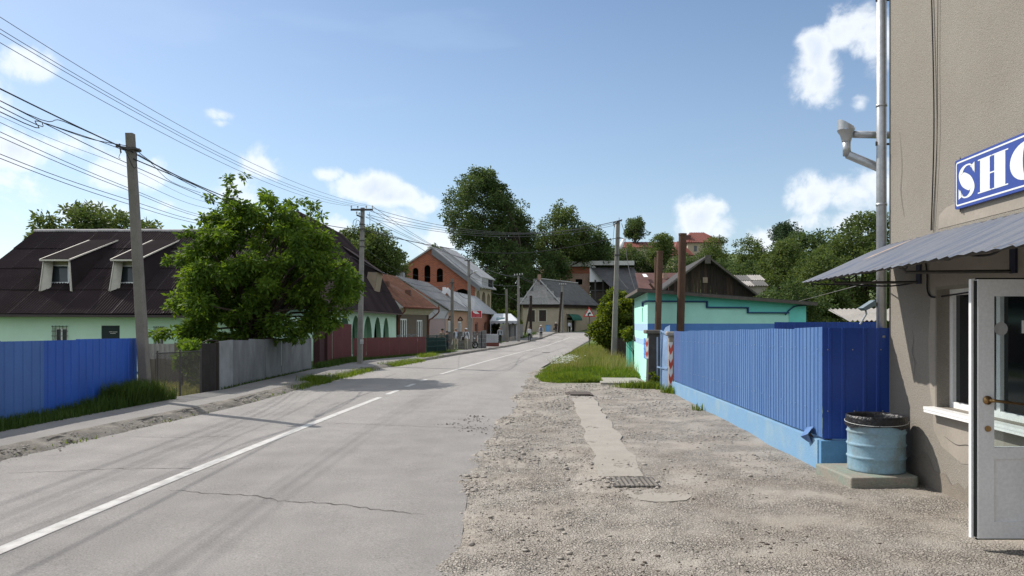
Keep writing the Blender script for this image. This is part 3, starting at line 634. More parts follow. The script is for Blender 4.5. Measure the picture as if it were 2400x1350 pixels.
# ---------------------------------------------------------------- walls with openings, windows
def wall(mb, p0, u, W, zb, zt, ops=(), depth=.2, mi=0, nin=None, extra=(), reveal_mi=None):
    """upright wall from p0 along the unit vector u; ops: (u0,u1,z0,z1,rise) in world heights, rise > 0 gives a round-headed opening.
    zb/zt numbers or functions of u; nin points into the building"""
    p0 = Vector((p0[0], p0[1], 0)); u = Vector((u[0], u[1], 0)).normalized()
    nin = Vector(nin) if nin is not None else Vector((-u.y, u.x, 0))
    B = zb if callable(zb) else (lambda q: zb); T = zt if callable(zt) else (lambda q: zt)
    bp = {0.0, float(W), *[float(e) for e in extra]}
    for o in ops:
        bp |= {o[0], o[1]}
        if o[4] > 0:
            for k in range(1, 12): bp.add(o[0]+(o[1]-o[0])*(.5-.5*math.cos(math.pi*k/12)))
    bp = sorted(bp); rm = mi if reveal_mi is None else reveal_mi
    def top(o, q):
        if o[4] <= 0: return o[3]
        h = (o[1]-o[0])/2; c = (q-(o[0]+o[1])/2)/h
        return o[3]-o[4]+o[4]*math.sqrt(max(0, 1-c*c))
    P = lambda q, z: p0+u*q+Vector((0, 0, z))
    for a, b in zip(bp, bp[1:]):
        if b-a < 1e-5: continue
        m = (a+b)/2; cov = sorted([o for o in ops if o[0] < m < o[1]], key=lambda o: o[2])
        la, lb = B(a), B(b)
        for o in cov:
            if o[2] > min(la, lb)+1e-4: mb.quad(P(a, la), P(b, lb), P(b, o[2]), P(a, o[2]), mi)
            ta, tb = top(o, a), top(o, b); d = nin*depth
            mb.quad(P(a, ta), P(b, tb), P(b, tb)+d, P(a, ta)+d, rm)
            mb.quad(P(a, o[2]), P(a, o[2])+d, P(b, o[2])+d, P(b, o[2]), rm)
            la, lb = ta, tb
        mb.quad(P(a, la), P(b, lb), P(b, T(b)), P(a, T(a)), mi)
    for o in ops:
        d = nin*depth
        for q in (o[0], o[1]):
            mb.quad(P(q, o[2]), P(q, top(o, q)), P(q, top(o, q))+d, P(q, o[2])+d, rm)
    return mb
def window(parent, p0, u, nin, o, inset, frame, glass, t=.06, nv=1, nh=0, name='window', pane='pane', th=.05):
    """frame with bars in the opening o; its panes are a child"""
    p0 = Vector((p0[0], p0[1], 0)); u = Vector((u[0], u[1], 0)).normalized(); nin = Vector(nin)
    P = lambda q, z, d=0: p0+u*q+nin*(inset+d)+Vector((0, 0, z))
    mb = MB(); u0, u1, z0, z1 = o[:4]
    def bar(a, b, c, d): mb.obox(P((a+b)/2, (c+d)/2, th/2), u*(b-a)/2, nin*th/2, Z3*(d-c)/2)
    bar(u0, u0+t, z0, z1); bar(u1-t, u1, z0, z1); bar(u0+t, u1-t, z0, z0+t); bar(u0+t, u1-t, z1-t, z1)
    for i in range(nv): c = lerp(u0, u1, (i+1)/(nv+1)); bar(c-t/2, c+t/2, z0+t, z1-t)
    for i in range(nh): c = lerp(z0, z1, (i+1)/(nh+1)); bar(u0+t, u1-t, c-t/3, c+t/3)
    f = obj(name, mb, frame, parent)
    g = MB().quad(P(u0+t*.5, z0+t*.5, th*.6), P(u1-t*.5, z0+t*.5, th*.6), P(u1-t*.5, z1-t*.5, th*.6), P(u0+t*.5, z1-t*.5, th*.6))
    obj(pane, g, glass, f); return f
def ribbed(W, H, period=.2, rib=.05, d=.014, ramp=.012, H2=None, zb2=None):
    """profiled sheet in local x (width) and z (height), ribs standing out towards -y; H2 = height at the far edge"""
    xs = [0]; ys_ = [0]; x = period*.4
    while x+rib+2*ramp < W:
        xs += [x, x+ramp, x+ramp+rib, x+2*ramp+rib]; ys_ += [0, -d, -d, 0]; x += period
    xs.append(W); ys_.append(0)
    mb = MB(); 
    for i in range(len(xs)-1):
        z0, z1 = (lerp(H, H2 or H, xs[i]/W), lerp(H, H2 or H, xs[i+1]/W)); b0, b1 = lerp(0, zb2 or 0, xs[i]/W), lerp(0, zb2 or 0, xs[i+1]/W)
        mb.quad((xs[i], ys_[i], b0), (xs[i+1], ys_[i+1], b1), (xs[i+1], ys_[i+1], z1), (xs[i], ys_[i], z0))
    return mb
def wavy(W, H, n=8, d=.025, th=0, edge=False):
    """corrugated sheet in local x (across the waves), y (down the slope), z (out)"""
    mb = MB(); k = n*2
    for i in range(k+1):
        z = d*(i % 2); x = W*i/k; mb.v += [(x, 0, z), (x, H, z)]
    for i in range(k): mb.f.append((2*i, 2*i+2, 2*i+3, 2*i+1)); mb.mi.append(1 if edge and i == 0 else 0)
    return mb
def weld(me): return me
def sheets(parent, name, o, x, y, z, W, H, sw, sh, mats, n=8, d=.025, seed=1, overlap=.08, smooth=False, cut=None, edge=None):
    """cover a slope with separate corrugated sheets: o corner, x along the eave, y up the slope, z out"""
    r = random.Random(seed); nx_ = max(1, round(W/sw)); ny_ = max(1, round(H/sh)); w_, h_ = W/nx_, H/ny_
    ms = [mesh_of(name, wavy(w_+.03, h_+overlap, n, d, 0, bool(edge)), [m, edge] if edge else m, smooth) for m in mats]
    for j in range(ny_):
        for i in range(nx_):
            if cut and not cut((i+.5)*w_, (j+.5)*h_): continue
            c = o+x*(i*w_)+y*(j*h_)+z*(.012*(i % 2)+.02*(ny_-1-j)*0+.03*j/ny_*0+r.uniform(0, .006)+.014*((j+1) % 2)*0)
            tilt = (y*h_-z*.0).normalized(); yy = (y*(h_+overlap)-z*.03).normalized()
            c = c+z*.03
            piece(name, r.choice(ms), parent, frame4(c, x, yy, x.cross(yy)))

# ---------------------------------------------------------------- the shop on the right
SU = Vector((-.0728, -.9973, 0)); SN = Vector((.9973, -.0728, 0)); SP = Vector((4.54, 9.15, 0))
def sp_(u, z, out=0): return SP+SU*u-SN*out+Vector((0, 0, z))
shop = thing('shop_building', 'tall shop building in grey roughcast with a sheet awning and open glazed door', 'building', tuple(SP+SN*4+SU*5))
ops = [(1.18, 2.98, .80, 2.03, 0), (3.30, 4.14, -.06, 2.08, 0)]
mb = MB(); wall(mb, SP, SU, 14, lambda q: -.25, 7.6, ops, .17, nin=SN)
fp = SP-Vector((0, 0, 0))
wall(mb, SP, SN, 9, -.25, 7.6, [], .2, nin=SU)
mb.quad(SP+SN*9+Z3*-.25, SP+SN*9+Z3*7.6, SP+SN*9+SU*14+Z3*7.6, SP+SN*9+SU*14+Z3*-.25); mb.quad(SP+SU*14+Z3*-.25, SP+SU*14+SN*9+Z3*-.25, SP+SU*14+SN*9+Z3*7.6, SP+SU*14+Z3*7.6)
obj('wall', mb, roughcast, shop)
mb = MB(); a = SP+Z3*7.6-SN*.25-SU*.25; mb.obox(SP+SU*7+SN*4.5+Z3*7.7, SU*7.3, SN*4.8, Z3*.09); obj('roof', mb, felt, shop)
# smoother plaster patches: round the sign, below the window
mb = MB()
def patch(pts, out=.004): mb.add([sp_(q, z, out) for q, z in pts], [tuple(range(len(pts)))])
patch([(1.22,2.66),(1.24,2.80),(1.38,2.86),(1.62,2.88),(1.75,2.80),(2.6,2.82),(3.4,2.78),(3.5,2.9),(5,2.9),(5,2.66)])
patch([(1.10,.74),(2.0,.74),(3.25,.74),(3.25,.42),(2.6,.30),(2.1,.36),(1.7,.30),(1.3,.40),(1.12,.55)])
patch([(1.02,2.40),(1.06,2.0),(1.0,1.5),(1.03,1.0),(1.10,.78),(1.165,.80),(1.165,2.06),(3.28,2.06),(3.28,2.40)])
obj('plaster_patch', mb, smooth_plaster, shop, label='smoother patched plaster', fix=False)
mb = MB(); rr = random.Random(12); top = [(q/8, rr.uniform(.02, .20)+(.12 if 2 < q < 9 else 0)) for q in range(0, 27)]
for (q, z), (q2, z2) in zip(top, top[1:]): mb.quad(sp_(q, -.2, .005), sp_(q2, -.2, .005), sp_(q2, z2, .005), sp_(q, z, .005))
obj('damp_stain', mb, M('damp_render', (.205,.18,.148), .95, .14, 2.5, bump=.4, bscale=90, fine=.14, fscale=70), shop, label='darker damp band along the foot of the wall', fix=False)
for pts in ([(.62,1.62),(.66,1.5),(.63,1.36),(.69,1.24),(.67,1.1)], [(1.35,.52),(1.6,.47),(1.85,.5),(2.2,.44)], [(.3,3.9),(.36,3.5),(.33,3.2),(.42,2.9)]):
    mb = MB(); C_ = catmull(pts, 6)
    for i in range(len(C_)-1):
        a, b = C_[i], C_[i+1]; w0 = .004*(.4+.6*math.sin(math.pi*i/len(C_))); dn = Vector((0,0,w0)) if abs(b[0]-a[0]) > abs(b[1]-a[1]) else SU*w0
        mb.quad(sp_(a[0],a[1],.007)-dn, sp_(a[0],a[1],.007)+dn, sp_(b[0],b[1],.007)+dn, sp_(b[0],b[1],.007)-dn)
    obj('wall_crack', mb, crack_m, shop, fix=False)
# window in its recess, sill
window(shop, SP, SU, SN, ops[0], .13, pvc, dark_glass, t=.062, nv=1, th=.06)
mb = MB(); mb.obox(sp_(2.08, .785, -.05), SU*.96, SN*.16, Z3*.014); mb.obox(sp_(2.08, .765, .10), SU*.96, SN*.006, Z3*.024); obj('window_sill', mb, pvc, shop)
# inside seen through the doorway
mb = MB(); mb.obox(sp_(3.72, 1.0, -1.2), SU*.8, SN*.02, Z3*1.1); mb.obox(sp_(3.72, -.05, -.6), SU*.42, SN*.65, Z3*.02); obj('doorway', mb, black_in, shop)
mb = MB()
for q in (3.325, 4.115): mb.obox(sp_(q, 1.0, -.06), SU*.025, SN*.04, Z3*1.05)
mb.obox(sp_(3.72, 2.055, -.06), SU*.37, SN*.04, Z3*.025); obj('door_frame', mb, pvc, shop)
# the open door leaf, hinged on the far jamb and standing square to the wall
dh = Vector((4.33, 5.865, 0)); DL = Vector((-1, 0, 0)); dw = .77; z0, z1 = .017, 2.017
def dbox(mb, a, b, c, d, y0=0, y1=.055): mb.box(dh.x-b, dh.x-a, dh.y+y0, dh.y+y1, c, d)
mb = MB(); t = .125
dbox(mb, dw-t-.035, dw-.035, z0, z1); dbox(mb, 0, t, z0, z1); dbox(mb, t, dw-t-.035, z0, z0+.13); dbox(mb, t, dw-t-.035, z1-.13, z1); dbox(mb, t, dw-t-.035, .63, .72)
door = obj('door', mb, pvc_grey, shop, label='open white plastic door leaf with glass above a panel')
mb = MB(); dbox(mb, dw-.018, dw, z0-.002, z1+.004, .03, .062); dbox(mb, dw-.04, dw-.018, z0, z1, .034, .058); dbox(mb, 0, dw-.018, z1, z1+.006, .03, .06); obj('door_edge', mb, pvc, door)
mb = MB(); dbox(mb, dw-.037, dw-.021, z0+.01, z1-.01, .012, .033); dbox(mb, 0, dw-.03, z1+.001, z1+.012, .01, .029); dbox(mb, 0, dw-.03, z0-.012, z0-.001, .01, .029); obj('door_seal', mb, rubber, door)
mb = MB(); dbox(mb, t-.005, dw-t-.03, .715, z1-.125, .022, .030); obj('door_glass', mb, clear_glass, door)
mb = MB(); dbox(mb, t-.005, dw-t-.03, z0+.125, .635, .014, .04); obj('door_panel', mb, pvc_grey, door)
mb = MB(); c = dw-t/2-.04; hx = dh.x-c
ring = []; mb.lathe([(0, -.012), (.034, -.012), (.034, 0), (0, 0)], 16)
mb.v = [(x+hx, dh.y-.004+z, y+1.085) for x, y, z in mb.v]
mb.tube([(hx+.012, dh.y-.014, 1.085), (hx+.012, dh.y-.05, 1.085)], .014, 10); mb.tube([(hx+.012, dh.y-.045, 1.085), (hx+.03, dh.y-.05, 1.085), (hx+.36, dh.y-.052, 1.045)], [.016, .012, .009], 8)
obj('door_handle', mb, brass, door, smooth=True)
mb = MB(); mb.lathe([(0, -.01), (.022, -.01), (.024, 0), (0, 0)], 16); mb.v = [(x+hx+.005, dh.y-.004+z, y+.865) for x, y, z in mb.v]; obj('lock', mb, brass, door)
mb = MB(); mb.lathe([(0, .0), (.052, 0)], 28); mb.v = [(x+3.785, dh.y+.0195+z, y+1.635) for x, y, z in mb.v]; obj('sticker', mb, M('pale_sticker', (.42,.42,.42), .6), door, fix=False)
mb = MB(); mb.box(3.945, 4.06, dh.y+.0185, dh.y+.0195, 1.60, 1.70); obj('notice', mb, sign_white, door)

# awning: corrugated sheets on steel brackets
AZ0, AZ1, AO = 2.625, 2.195, 1.02
awn = obj('awning', MB().beam(sp_(.0, AZ0-.03), sp_(6.1, AZ0-.03), .04, .05), steel_dark, shop, label='sloping blue-grey corrugated sheet awning')
ax = SU; ay = (sp_(0, AZ1, AO)-sp_(0, AZ0, 0)); AL = ay.length+.03; ay.normalize(); ann = ax.cross(ay)
if ann.z < 0: ann = -ann
def awn_sheet(W, mb=None):
    mb = MB(); n = 18; r = random.Random(3)
    xs_ = []; 
    for i in range(n+1):
        x = W*i/n; z = .006*math.sin(i*math.pi/1.5)
        e = r.uniform(-.012, .012) if 0 < i < n else 0
        for k in range(5): mb.v.append((x, (AL+e)*k/4, -(z+.006*math.sin(k*1.7)-.02*(k/4)**2)))
    for i in range(n):
        for k in range(4): mb.f.append((i*5+k, i*5+k+1, (i+1)*5+k+1, (i+1)*5+k)); mb.mi.append(0)
    return mb
am = mesh_of('sheet', awn_sheet(1.06), awning_m, True)
for i in range(6):
    piece('sheet', am, awn, frame4(sp_(-.02+i*1.0, AZ0, 0)+ann*(.004*(i % 2)), ax, ay, ax.cross(ay)))
mb = MB()
for q0, q1 in ((.55, .60),): pass
o0 = sp_(.98, AZ0, 0)+ann*.022; mb.add([o0+ay*.12, o0+ay*.14+SU*.03, o0+ay*.36+SU*.06, o0+ay*.66+SU*.05, o0+ay*.74, o0+ay*.60-SU*.05, o0+ay*.36-SU*.03], [(0,1,2,3,4,5,6)]); obj('rust_patch', mb, rust_sheet, awn, fix=False)
mb = MB()
for q in (.35, 1.35, 2.35, 3.35): mb.tube([sp_(q, AZ1-.02, AO-.04), sp_(q, AZ0-.06, .02)], .016, 6)
mb.tube([sp_(.02, AZ1-.015, AO-.05), sp_(6, AZ1-.015, AO-.05)], .018, 6); mb.tube([sp_(.02, AZ0-.30, .5), sp_(6, AZ0-.30, .5)], .012, 6)
for q in (.78, 2.55): mb.tube([sp_(q, 2.13, .0), sp_(q, 2.125, .9)], .017, 6); mb.tube([sp_(q, 2.125, .9), sp_(q, AZ1, AO-.06)], .012, 6)
obj('awning_arms', mb, steel_dark, awn)
br_m = M('dark_blue_bracket', (.03,.035,.06), .7)
for q in (.80, 2.58): obj('bracket', MB().obox(sp_(q, 2.24, .012), SU*.045, SN*.012, Z3*.13), br_m, awn)
rr = random.Random(9); mb = MB()
for k in range(3):
    pts = [sp_(.05+i*.22, 2.24+.05*k+rr.uniform(-.035, .04)-.02*math.sin(i), .62-.16*k+rr.uniform(-.04, .04)) for i in range(22)]
    mb.tube(catmull(pts, 3).tolist(), .008+.002*(k == 0), 5)
mb.tube(catmull([sp_(.78,2.13,.02), sp_(.55,2.10,.2), sp_(.3,2.125,.55), sp_(.1,2.15,.95)], 4).tolist(), .009, 5)
obj('cables', mb, cable_m, awn, smooth=True)
mb = MB(); mb.tube(catmull([sp_(.98,2.32,.02), sp_(1.0,2.18,.015), sp_(1.0,2.05,.015), sp_(1.05,1.975,.015), sp_(1.16,1.95,.01), sp_(1.3,1.965,-.06), sp_(3.2,2.04,-.06)], 5).tolist(), .009, 6)
obj('cable', mb, cable_m, shop, smooth=True)
for k, (q0, q1, q2, rad) in enumerate(((1.05, 1.17, 1.10, .0075), (1.22, 1.24, 1.13, .0035))):
    pts = [sp_(q0, 6.8, .02), sp_(q0+.03, 5.6, .018), sp_(lerp(q0, q1, .8), 4.4, .02), sp_(q1, 3.6, .025), sp_(q2, 2.66, .02)]
    obj('cable', MB().tube(catmull(pts, 6).tolist(), rad, 6), cable_m, shop, smooth=True)
# rainwater pipe on the corner with its hopper
px_, py_ = 2066, 9.25
pc = Vector(((2066-1200)/F*9.22, 9.22, 0)); mb = MB(); mb.tube([pc+Z3*-.1, pc+Z3*7.4], .058, 14)
for z in (1.5, 3.1, 4.3, 6.0): mb.tube([pc+Z3*z, pc+Z3*(z+.03)], .064, 14)
dp = obj('drainpipe', mb, zinc, shop, smooth=True)
mb = MB()
for z in (1.9, 3.85, 5.6): mb.beam(pc+Vector((0,0,z)), pc+Vector((.1,0,z)), .03, .02); mb.tube([pc+Vector((-.062,0,z-.02)), pc+Vector((-.062,0,z+.03))], .012, 6)
obj('pipe_clip', mb, steel_dark, dp)
HY = 9.5
def hp(px, py): return at(px, py, HY)
mb = MB(); mb.tube([hp(2100, 317), hp(2000, 315)], .045, 10); mb.tube([hp(1986, 362), hp(2062, 394), hp(2068, 420)], [.052, .055, .055], 12); mb.tube([hp(1984, 330), hp(1985, 365)], .048, 12)
obj('spout_pipe', mb, zinc, dp, smooth=True)
mb = MB(); n = 12; prof = [(1984, 332, .055), (1984, 316, .075), (1983, 305, .105)]
mb.tube([hp(*p[:2]) for p in prof], [p[2] for p in prof], 12, cap=False)
tp = [hp(1967+36*(j/11), 282+26*(j/11)**.8) for j in range(12)]
c0 = hp(1983, 305); o = len(mb.v)
for j in range(12):
    t = 2*math.pi*j/12; cx = math.cos(t); mb.v.append(tuple(c0+Vector((.105*cx, .105*math.sin(t), .0)))); 
for j in range(12):
    t = 2*math.pi*j/12; cx = math.cos(t); mb.v.append(tuple(c0+Vector((.105*cx, .105*math.sin(t), .055-.075*cx if cx < 0 else .055-.045*cx))))
for j in range(12): mb.f.append((o+j, o+(j+1) % 12, o+12+(j+1) % 12, o+12+j)); mb.mi.append(0)
obj('rain_hopper', mb, zinc, dp, smooth=True)

# sign: blue board, white border, serif letters, lettering as flat print
sg = thing('shop_sign', 'blue wall sign with white border and big white letters SHOP', 'sign', tuple(sp_(2.6, 2.8, .03)))
U0, U1, ZB, ZT = 1.647, 3.60, 2.797, 3.277
def rr_poly(a, b, c, d, r, n=5):
    P = []
    for (cx, cy, s) in ((b-r, d-r, 0), (a+r, d-r, 1), (a+r, c+r, 2), (b-r, c+r, 3)):
        for k in range(n+1): t = math.pi/2*(s+k/n); P.append((cx+r*math.cos(t), cy+r*math.sin(t)))
    return P
def sprism(mb, poly, o0, o1): mb.prism([sp_(q, z, o0) for q, z in poly], -SN*(o1-o0))
mb = MB(); sprism(mb, rr_poly(U0, U1, ZB, ZT, .025), .02, .045); obj('board', mb, sign_blue, sg)
mb = MB(); A = rr_poly(U0+.022, U1-.022, ZB+.026, ZT-.022, .03); B_ = rr_poly(U0+.037, U1-.037, ZB+.041, ZT-.037, .018)
for i in range(len(A)):
    j = (i+1) % len(A); mb.quad(*[sp_(q, z, .0462) for q, z in (A[i], A[j], B_[j], B_[i])])
obj('border', mb, sign_white, sg, fix=False)
LZ, LH = 2.883, .316
def letter(polys):
    mb = MB()
    for p in polys: mb.add([sp_(q, z, .0464) for q, z in p], [tuple(range(len(p)))])
    obj('letter', mb, sign_white, sg, fix=False)
def L_(u0, wd, pts): return [(u0+x*wd, LZ+y*LH) for x, y in pts]
def rect(a, b, c, d): return [(a, c), (b, c), (b, d), (a, d)]
def ribbon(P, Wd, n=10):
    C = catmull(P, n); Ws = catmull([(a, 0) for a in Wd], n)[:,0]; out = []
    E = []
    for i in range(len(C)):
        d = C[min(i+1, len(C)-1)]-C[max(i-1, 0)]; d = d/np.linalg.norm(d); nn_ = np.array([-d[1], d[0]])
        E.append((C[i]+nn_*Ws[i]/2, C[i]-nn_*Ws[i]/2))
    return [[tuple(a[0]), tuple(b[0]), tuple(b[1]), tuple(a[1])] for a, b in zip(E, E[1:])]
sS = ribbon([(.87,.74),(.74,.94),(.50,.985),(.27,.90),(.185,.74),(.36,.57),(.62,.42),(.80,.26),(.72,.09),(.48,.015),(.26,.07),(.12,.28)], [.03,.05,.05,.13,.26,.43,.43,.27,.14,.05,.05,.03])
sw_ = .33
letter([L_(1.705, sw_, p) for p in sS]+[L_(1.705, sw_, [(.70,.90),(.93,1.0),(.93,.66),(.86,.80)]), L_(1.705, sw_, [(.05,0),(.05,.34),(.14,.20),(.30,.10)])])
letter([L_(2.07, .49, p) for p in (rect(.08,.41,.03,.97), rect(.56,.91,.03,.97), rect(.0,.47,.965,1), rect(.49,1,.965,1), rect(.0,.47,0,.035), rect(.49,1,0,.035), rect(.41,.56,.48,.52))])
ov = []
for i in range(36):
    t, t2 = 2*math.pi*i/36, 2*math.pi*(i+1)/36
    ov.append([(.5+.5*math.cos(t), .5+.515*math.sin(t)), (.5+.5*math.cos(t2), .5+.515*math.sin(t2)), (.5+.11*math.cos(t2), .5+.47*math.sin(t2)), (.5+.11*math.cos(t), .5+.47*math.sin(t))])
letter([L_(2.585, .48, p) for p in ov])
pv = []
for i in range(14):
    t, t2 = -math.pi/2+math.pi*i/14, -math.pi/2+math.pi*(i+1)/14
    pv.append([(.5+.5*math.cos(t), .735+.265*math.sin(t)), (.5+.5*math.cos(t2), .735+.265*math.sin(t2)), (.5+.17*math.cos(t2), .735+.235*math.sin(t2)), (.5+.17*math.cos(t), .735+.235*math.sin(t))])
letter([L_(3.10, .41, p) for p in pv+[rect(.09,.45,.03,.97), rect(0,.52,.965,1), rect(0,.56,0,.035), rect(.45,.5,.47,.50)]])
mb = MB()
for q in (1.72, 3.5): mb.tube([sp_(q, ZT-.01, .03), sp_(q, ZT+.02, .03)], .006, 6); mb.tube([sp_(q, ZB+.01, .03), sp_(q, ZB-.03, .03)], .008, 6)
obj('fixing_screw', mb, steel_dark, sg)

# ---------------------------------------------------------------- drum bin on its slab
zb = h0(8.5)
mb = MB(); P = [(3.56, 8.93), (3.60, 8.30), (3.605, 8.08), (4.33, 8.13), (4.37, 8.17), (4.37, 8.95)]
mb.prism([(x, y, zb-.05) for x, y in P], (0, 0, .165))
o = obj('concrete_slab', mb, slab_m, label='low mossy concrete slab under the blue drum', cat='slab')
bv = o.modifiers.new('soft edge', 'BEVEL'); bv.width = .018; bv.segments = 2
DX, DY, DZ = 4.085, 8.53, zb+.116
bin_ = thing('drum_bin', 'pale blue ribbed steel drum used as a litter bin, lined with black plastic', 'litter bin', (DX, DY, DZ))
prof = [(.0,.005),(.292,.005),(.298,.0),(.302,.012),(.298,.03)]
for zc in (.155, .295, .435): prof += [(.298, zc-.03), (.301, zc-.014), (.3115, zc), (.301, zc+.012), (.298, zc+.026)]
prof += [(.298, .585), (.304, .59), (.304, .60), (.290, .60), (.286, .3), (.286, .02), (0, .02)]
obj('drum', MB().lathe(prof, 48, (DX, DY, DZ)), drum_blue, bin_, smooth=True)
rr = random.Random(2); mb = MB(); n = 56; rings = [(.04,.22),(.20,.23),(.255,.30),(.264,.50),(.272,.585),(.297,.618),(.312,.612),(.316,.585),(.319,.55),(.322,.515),(.324,.50)]
for k, (r0, z0_) in enumerate(rings):
    for j in range(n):
        t = 2*math.pi*j/n; f = .004*math.sin(j*2.3+k*.6)+.003*math.sin(j*5.1+k)+rr.uniform(-.002, .002)
        zz = z0_+(.012*math.sin(t*3+1)+.008*math.sin(t*7)+rr.uniform(-.006, .006) if k >= 8 else rr.uniform(-.003, .003))
        mb.v.append((DX+(r0+f*(k > 1))*math.cos(t), DY+(r0+f*(k > 1))*math.sin(t), DZ+zz))
for k in range(len(rings)-1):
    for j in range(n): mb.f.append((k*n+j, k*n+(j+1) % n, (k+1)*n+(j+1) % n, (k+1)*n+j)); mb.mi.append(0)
bag = obj('bin_liner', mb, bag_black, bin_, smooth=True)
mb = MB(); mb.tube([(DX+.326*math.cos(t), DY+.326*math.sin(t), DZ+.572-.035*(1+math.sin(t+3.6))*.7) for t in np.linspace(0, 6.283, 49)], .0025, 5); 
mb.tube([(DX+.30,DY-.12,DZ+.55),(DX+.335,DY-.13,DZ+.565),(DX+.325,DY-.15,DZ+.53),(DX+.34,DY-.12,DZ+.52)], .003, 5); obj('string', mb, sign_white, bag, fix=False)

# ---------------------------------------------------------------- blue sheet fence on the right
A0 = Vector((3.74, 9.18, 0)); A1 = Vector((4.37, 20.5, 0)); FU = (A1-A0).normalized(); FL = (A1-A0).length; FN = Vector((-FU.y, FU.x, 0))  # FN points to the road
rf = thing('blue_fence', 'long blue profiled sheet fence on a pale blue plinth beside the gravel', 'fence', tuple(A0+FU*5+Z3*h0(14)))
def fz(t, a, b): return lerp(a, b, t)
mb = MB(); P = []
inn = Vector((4.52, 9.22, 0))
for t in np.linspace(0, 1, 12):
    p = A0+FU*FL*t; g = h0(p.y); top = fz(t, .27, .10); P.append((p, g, top))
for (p, g, tp), (q, g2, tq) in zip(P, P[1:]):
    a = p+FN*.05; b = q+FN*.05; c = p-FN*.2; d = q-FN*.2
    mb.quad(a+Z3*(g-.15), b+Z3*(g2-.15), b+Z3*tq, a+Z3*tp); mb.quad(a+Z3*tp, b+Z3*tq, d+Z3*tq, c+Z3*tp)
pl_ = obj('plinth', mb, plinth_blue, rf)
mb = MB(); mb.box(3.70, 4.56, 9.10, 9.35, h0(9)-.15, .268); obj('plinth', mb, M('plinth_deep_blue', (.11,.26,.45), .85, .12, 2, bump=.25, bscale=60), rf)
rr = random.Random(6); nP = 11; pw = FL/nP
for i in range(nP):
    q = i*pw; p = A0+FU*q; t0, t1 = i/nP, (i+1)/nP
    zb0 = fz(t0, .298, .130)+rr.uniform(-.006, .006); H = fz(t0, 1.625, 1.455)-zb0+rr.uniform(-.012, .012); H2 = fz(t1, 1.625, 1.455)-zb0+rr.uniform(-.012, .012)
    zb1 = fz(t1, .298, .130); mb = ribbed(pw+.03, H2+zb0-zb1, .125 if i % 3 else .14, .018, .008, .006, H2=H+zb0-zb1, zb2=zb0-zb1)
    me = mesh_of('panel', mb, fence_blue_l if i == nP-1 else fence_blue)
    fr = frame4(p+FU*(pw+.015)+FN*(.003*(i % 2))+Z3*zb1, -FU, -FN, Z3); piece('panel', me, rf, fr)
mb = MB(); c = A0+FN*.03
# torn, folded-back corner at the foot of the nearest panel
c = A0+FU*.30+FN*.02+Z3*.30
mb.add([c+FU*.18+Z3*.06, c-FU*.06+Z3*.10, c-FU*.16+FN*.10+Z3*.02, c+FU*.02+FN*.13-Z3*.04], [(0,1,2,3)]); mb.add([c-FU*.16+FN*.10+Z3*.02, c+FU*.02+FN*.13-Z3*.04, c+FU*.02+FN*.05-Z3*.10, c-FU*.12+FN*.03-Z3*.11], [(0,1,2,3)])
obj('torn_flap', mb, [fence_blue], rf, label='torn sheet corner bent outwards', fix=False)
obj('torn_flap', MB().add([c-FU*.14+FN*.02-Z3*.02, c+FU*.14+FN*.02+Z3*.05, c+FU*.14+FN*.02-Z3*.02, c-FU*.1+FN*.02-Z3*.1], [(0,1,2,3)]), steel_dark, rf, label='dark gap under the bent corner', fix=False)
# return panel that closes the fence against the shop corner, shade put into its deeper blue
ru = Vector((.82, -.02, 0)); 
for k, (x0_, x1_) in enumerate(((3.745, 4.16), (4.16, 4.545))):
    me = mesh_of('panel', ribbed(x1_-x0_, 1.62-.285, .16, .03, .011, .008), fence_navy)
    piece('panel', me, rf, frame4(Vector((x0_, 9.165-.006*k, .285)), Vector((1,0,0)), Vector((0,1,0)), Z3))
mb = MB()
for x, z in ((3.80,1.36),(3.80,.62),(4.10,1.36),(4.12,.62),(4.44,1.36),(4.46,.62)): mb.lathe([(0,-.006),(.008,-.004),(.009,0)], 8); v = mb.v[-24:]; mb.v[-24:] = [(x+a, 9.15+c_, z+b) for a, b, c_ in v]
for i in range(nP):
    for q in (.1, .55, .95):
        for t_, zz in ((0, 1.36), (0, .62)):
            p = A0+FU*(i*pw+q)+FN*.017+Z3*lerp(zz, zz-.17, i/nP); mb.lathe([(0,.006),(.007,.004),(.008,0)], 6); v = mb.v[-18:]; mb.v[-18:] = [tuple(p+FU*a+Z3*b+FN*c_) for a, b, c_ in v]
obj('fixing_screw', mb, zinc, rf)
mb = MB()
for i in range(0, nP+1, 2):
    p = A0+FU*min(FL-.05, i*pw+.05)-FN*.1; mb.box(p.x-.03, p.x+.03, p.y-.03, p.y+.03, -.3, 1.40-.01*i)
for z in (1.30, .55): mb.beam(A0-FN*.05+Z3*z, A1-FN*.05+Z3*(z-.17), .04, .04)
obj('fence_frame', mb, steel_dark, rf)
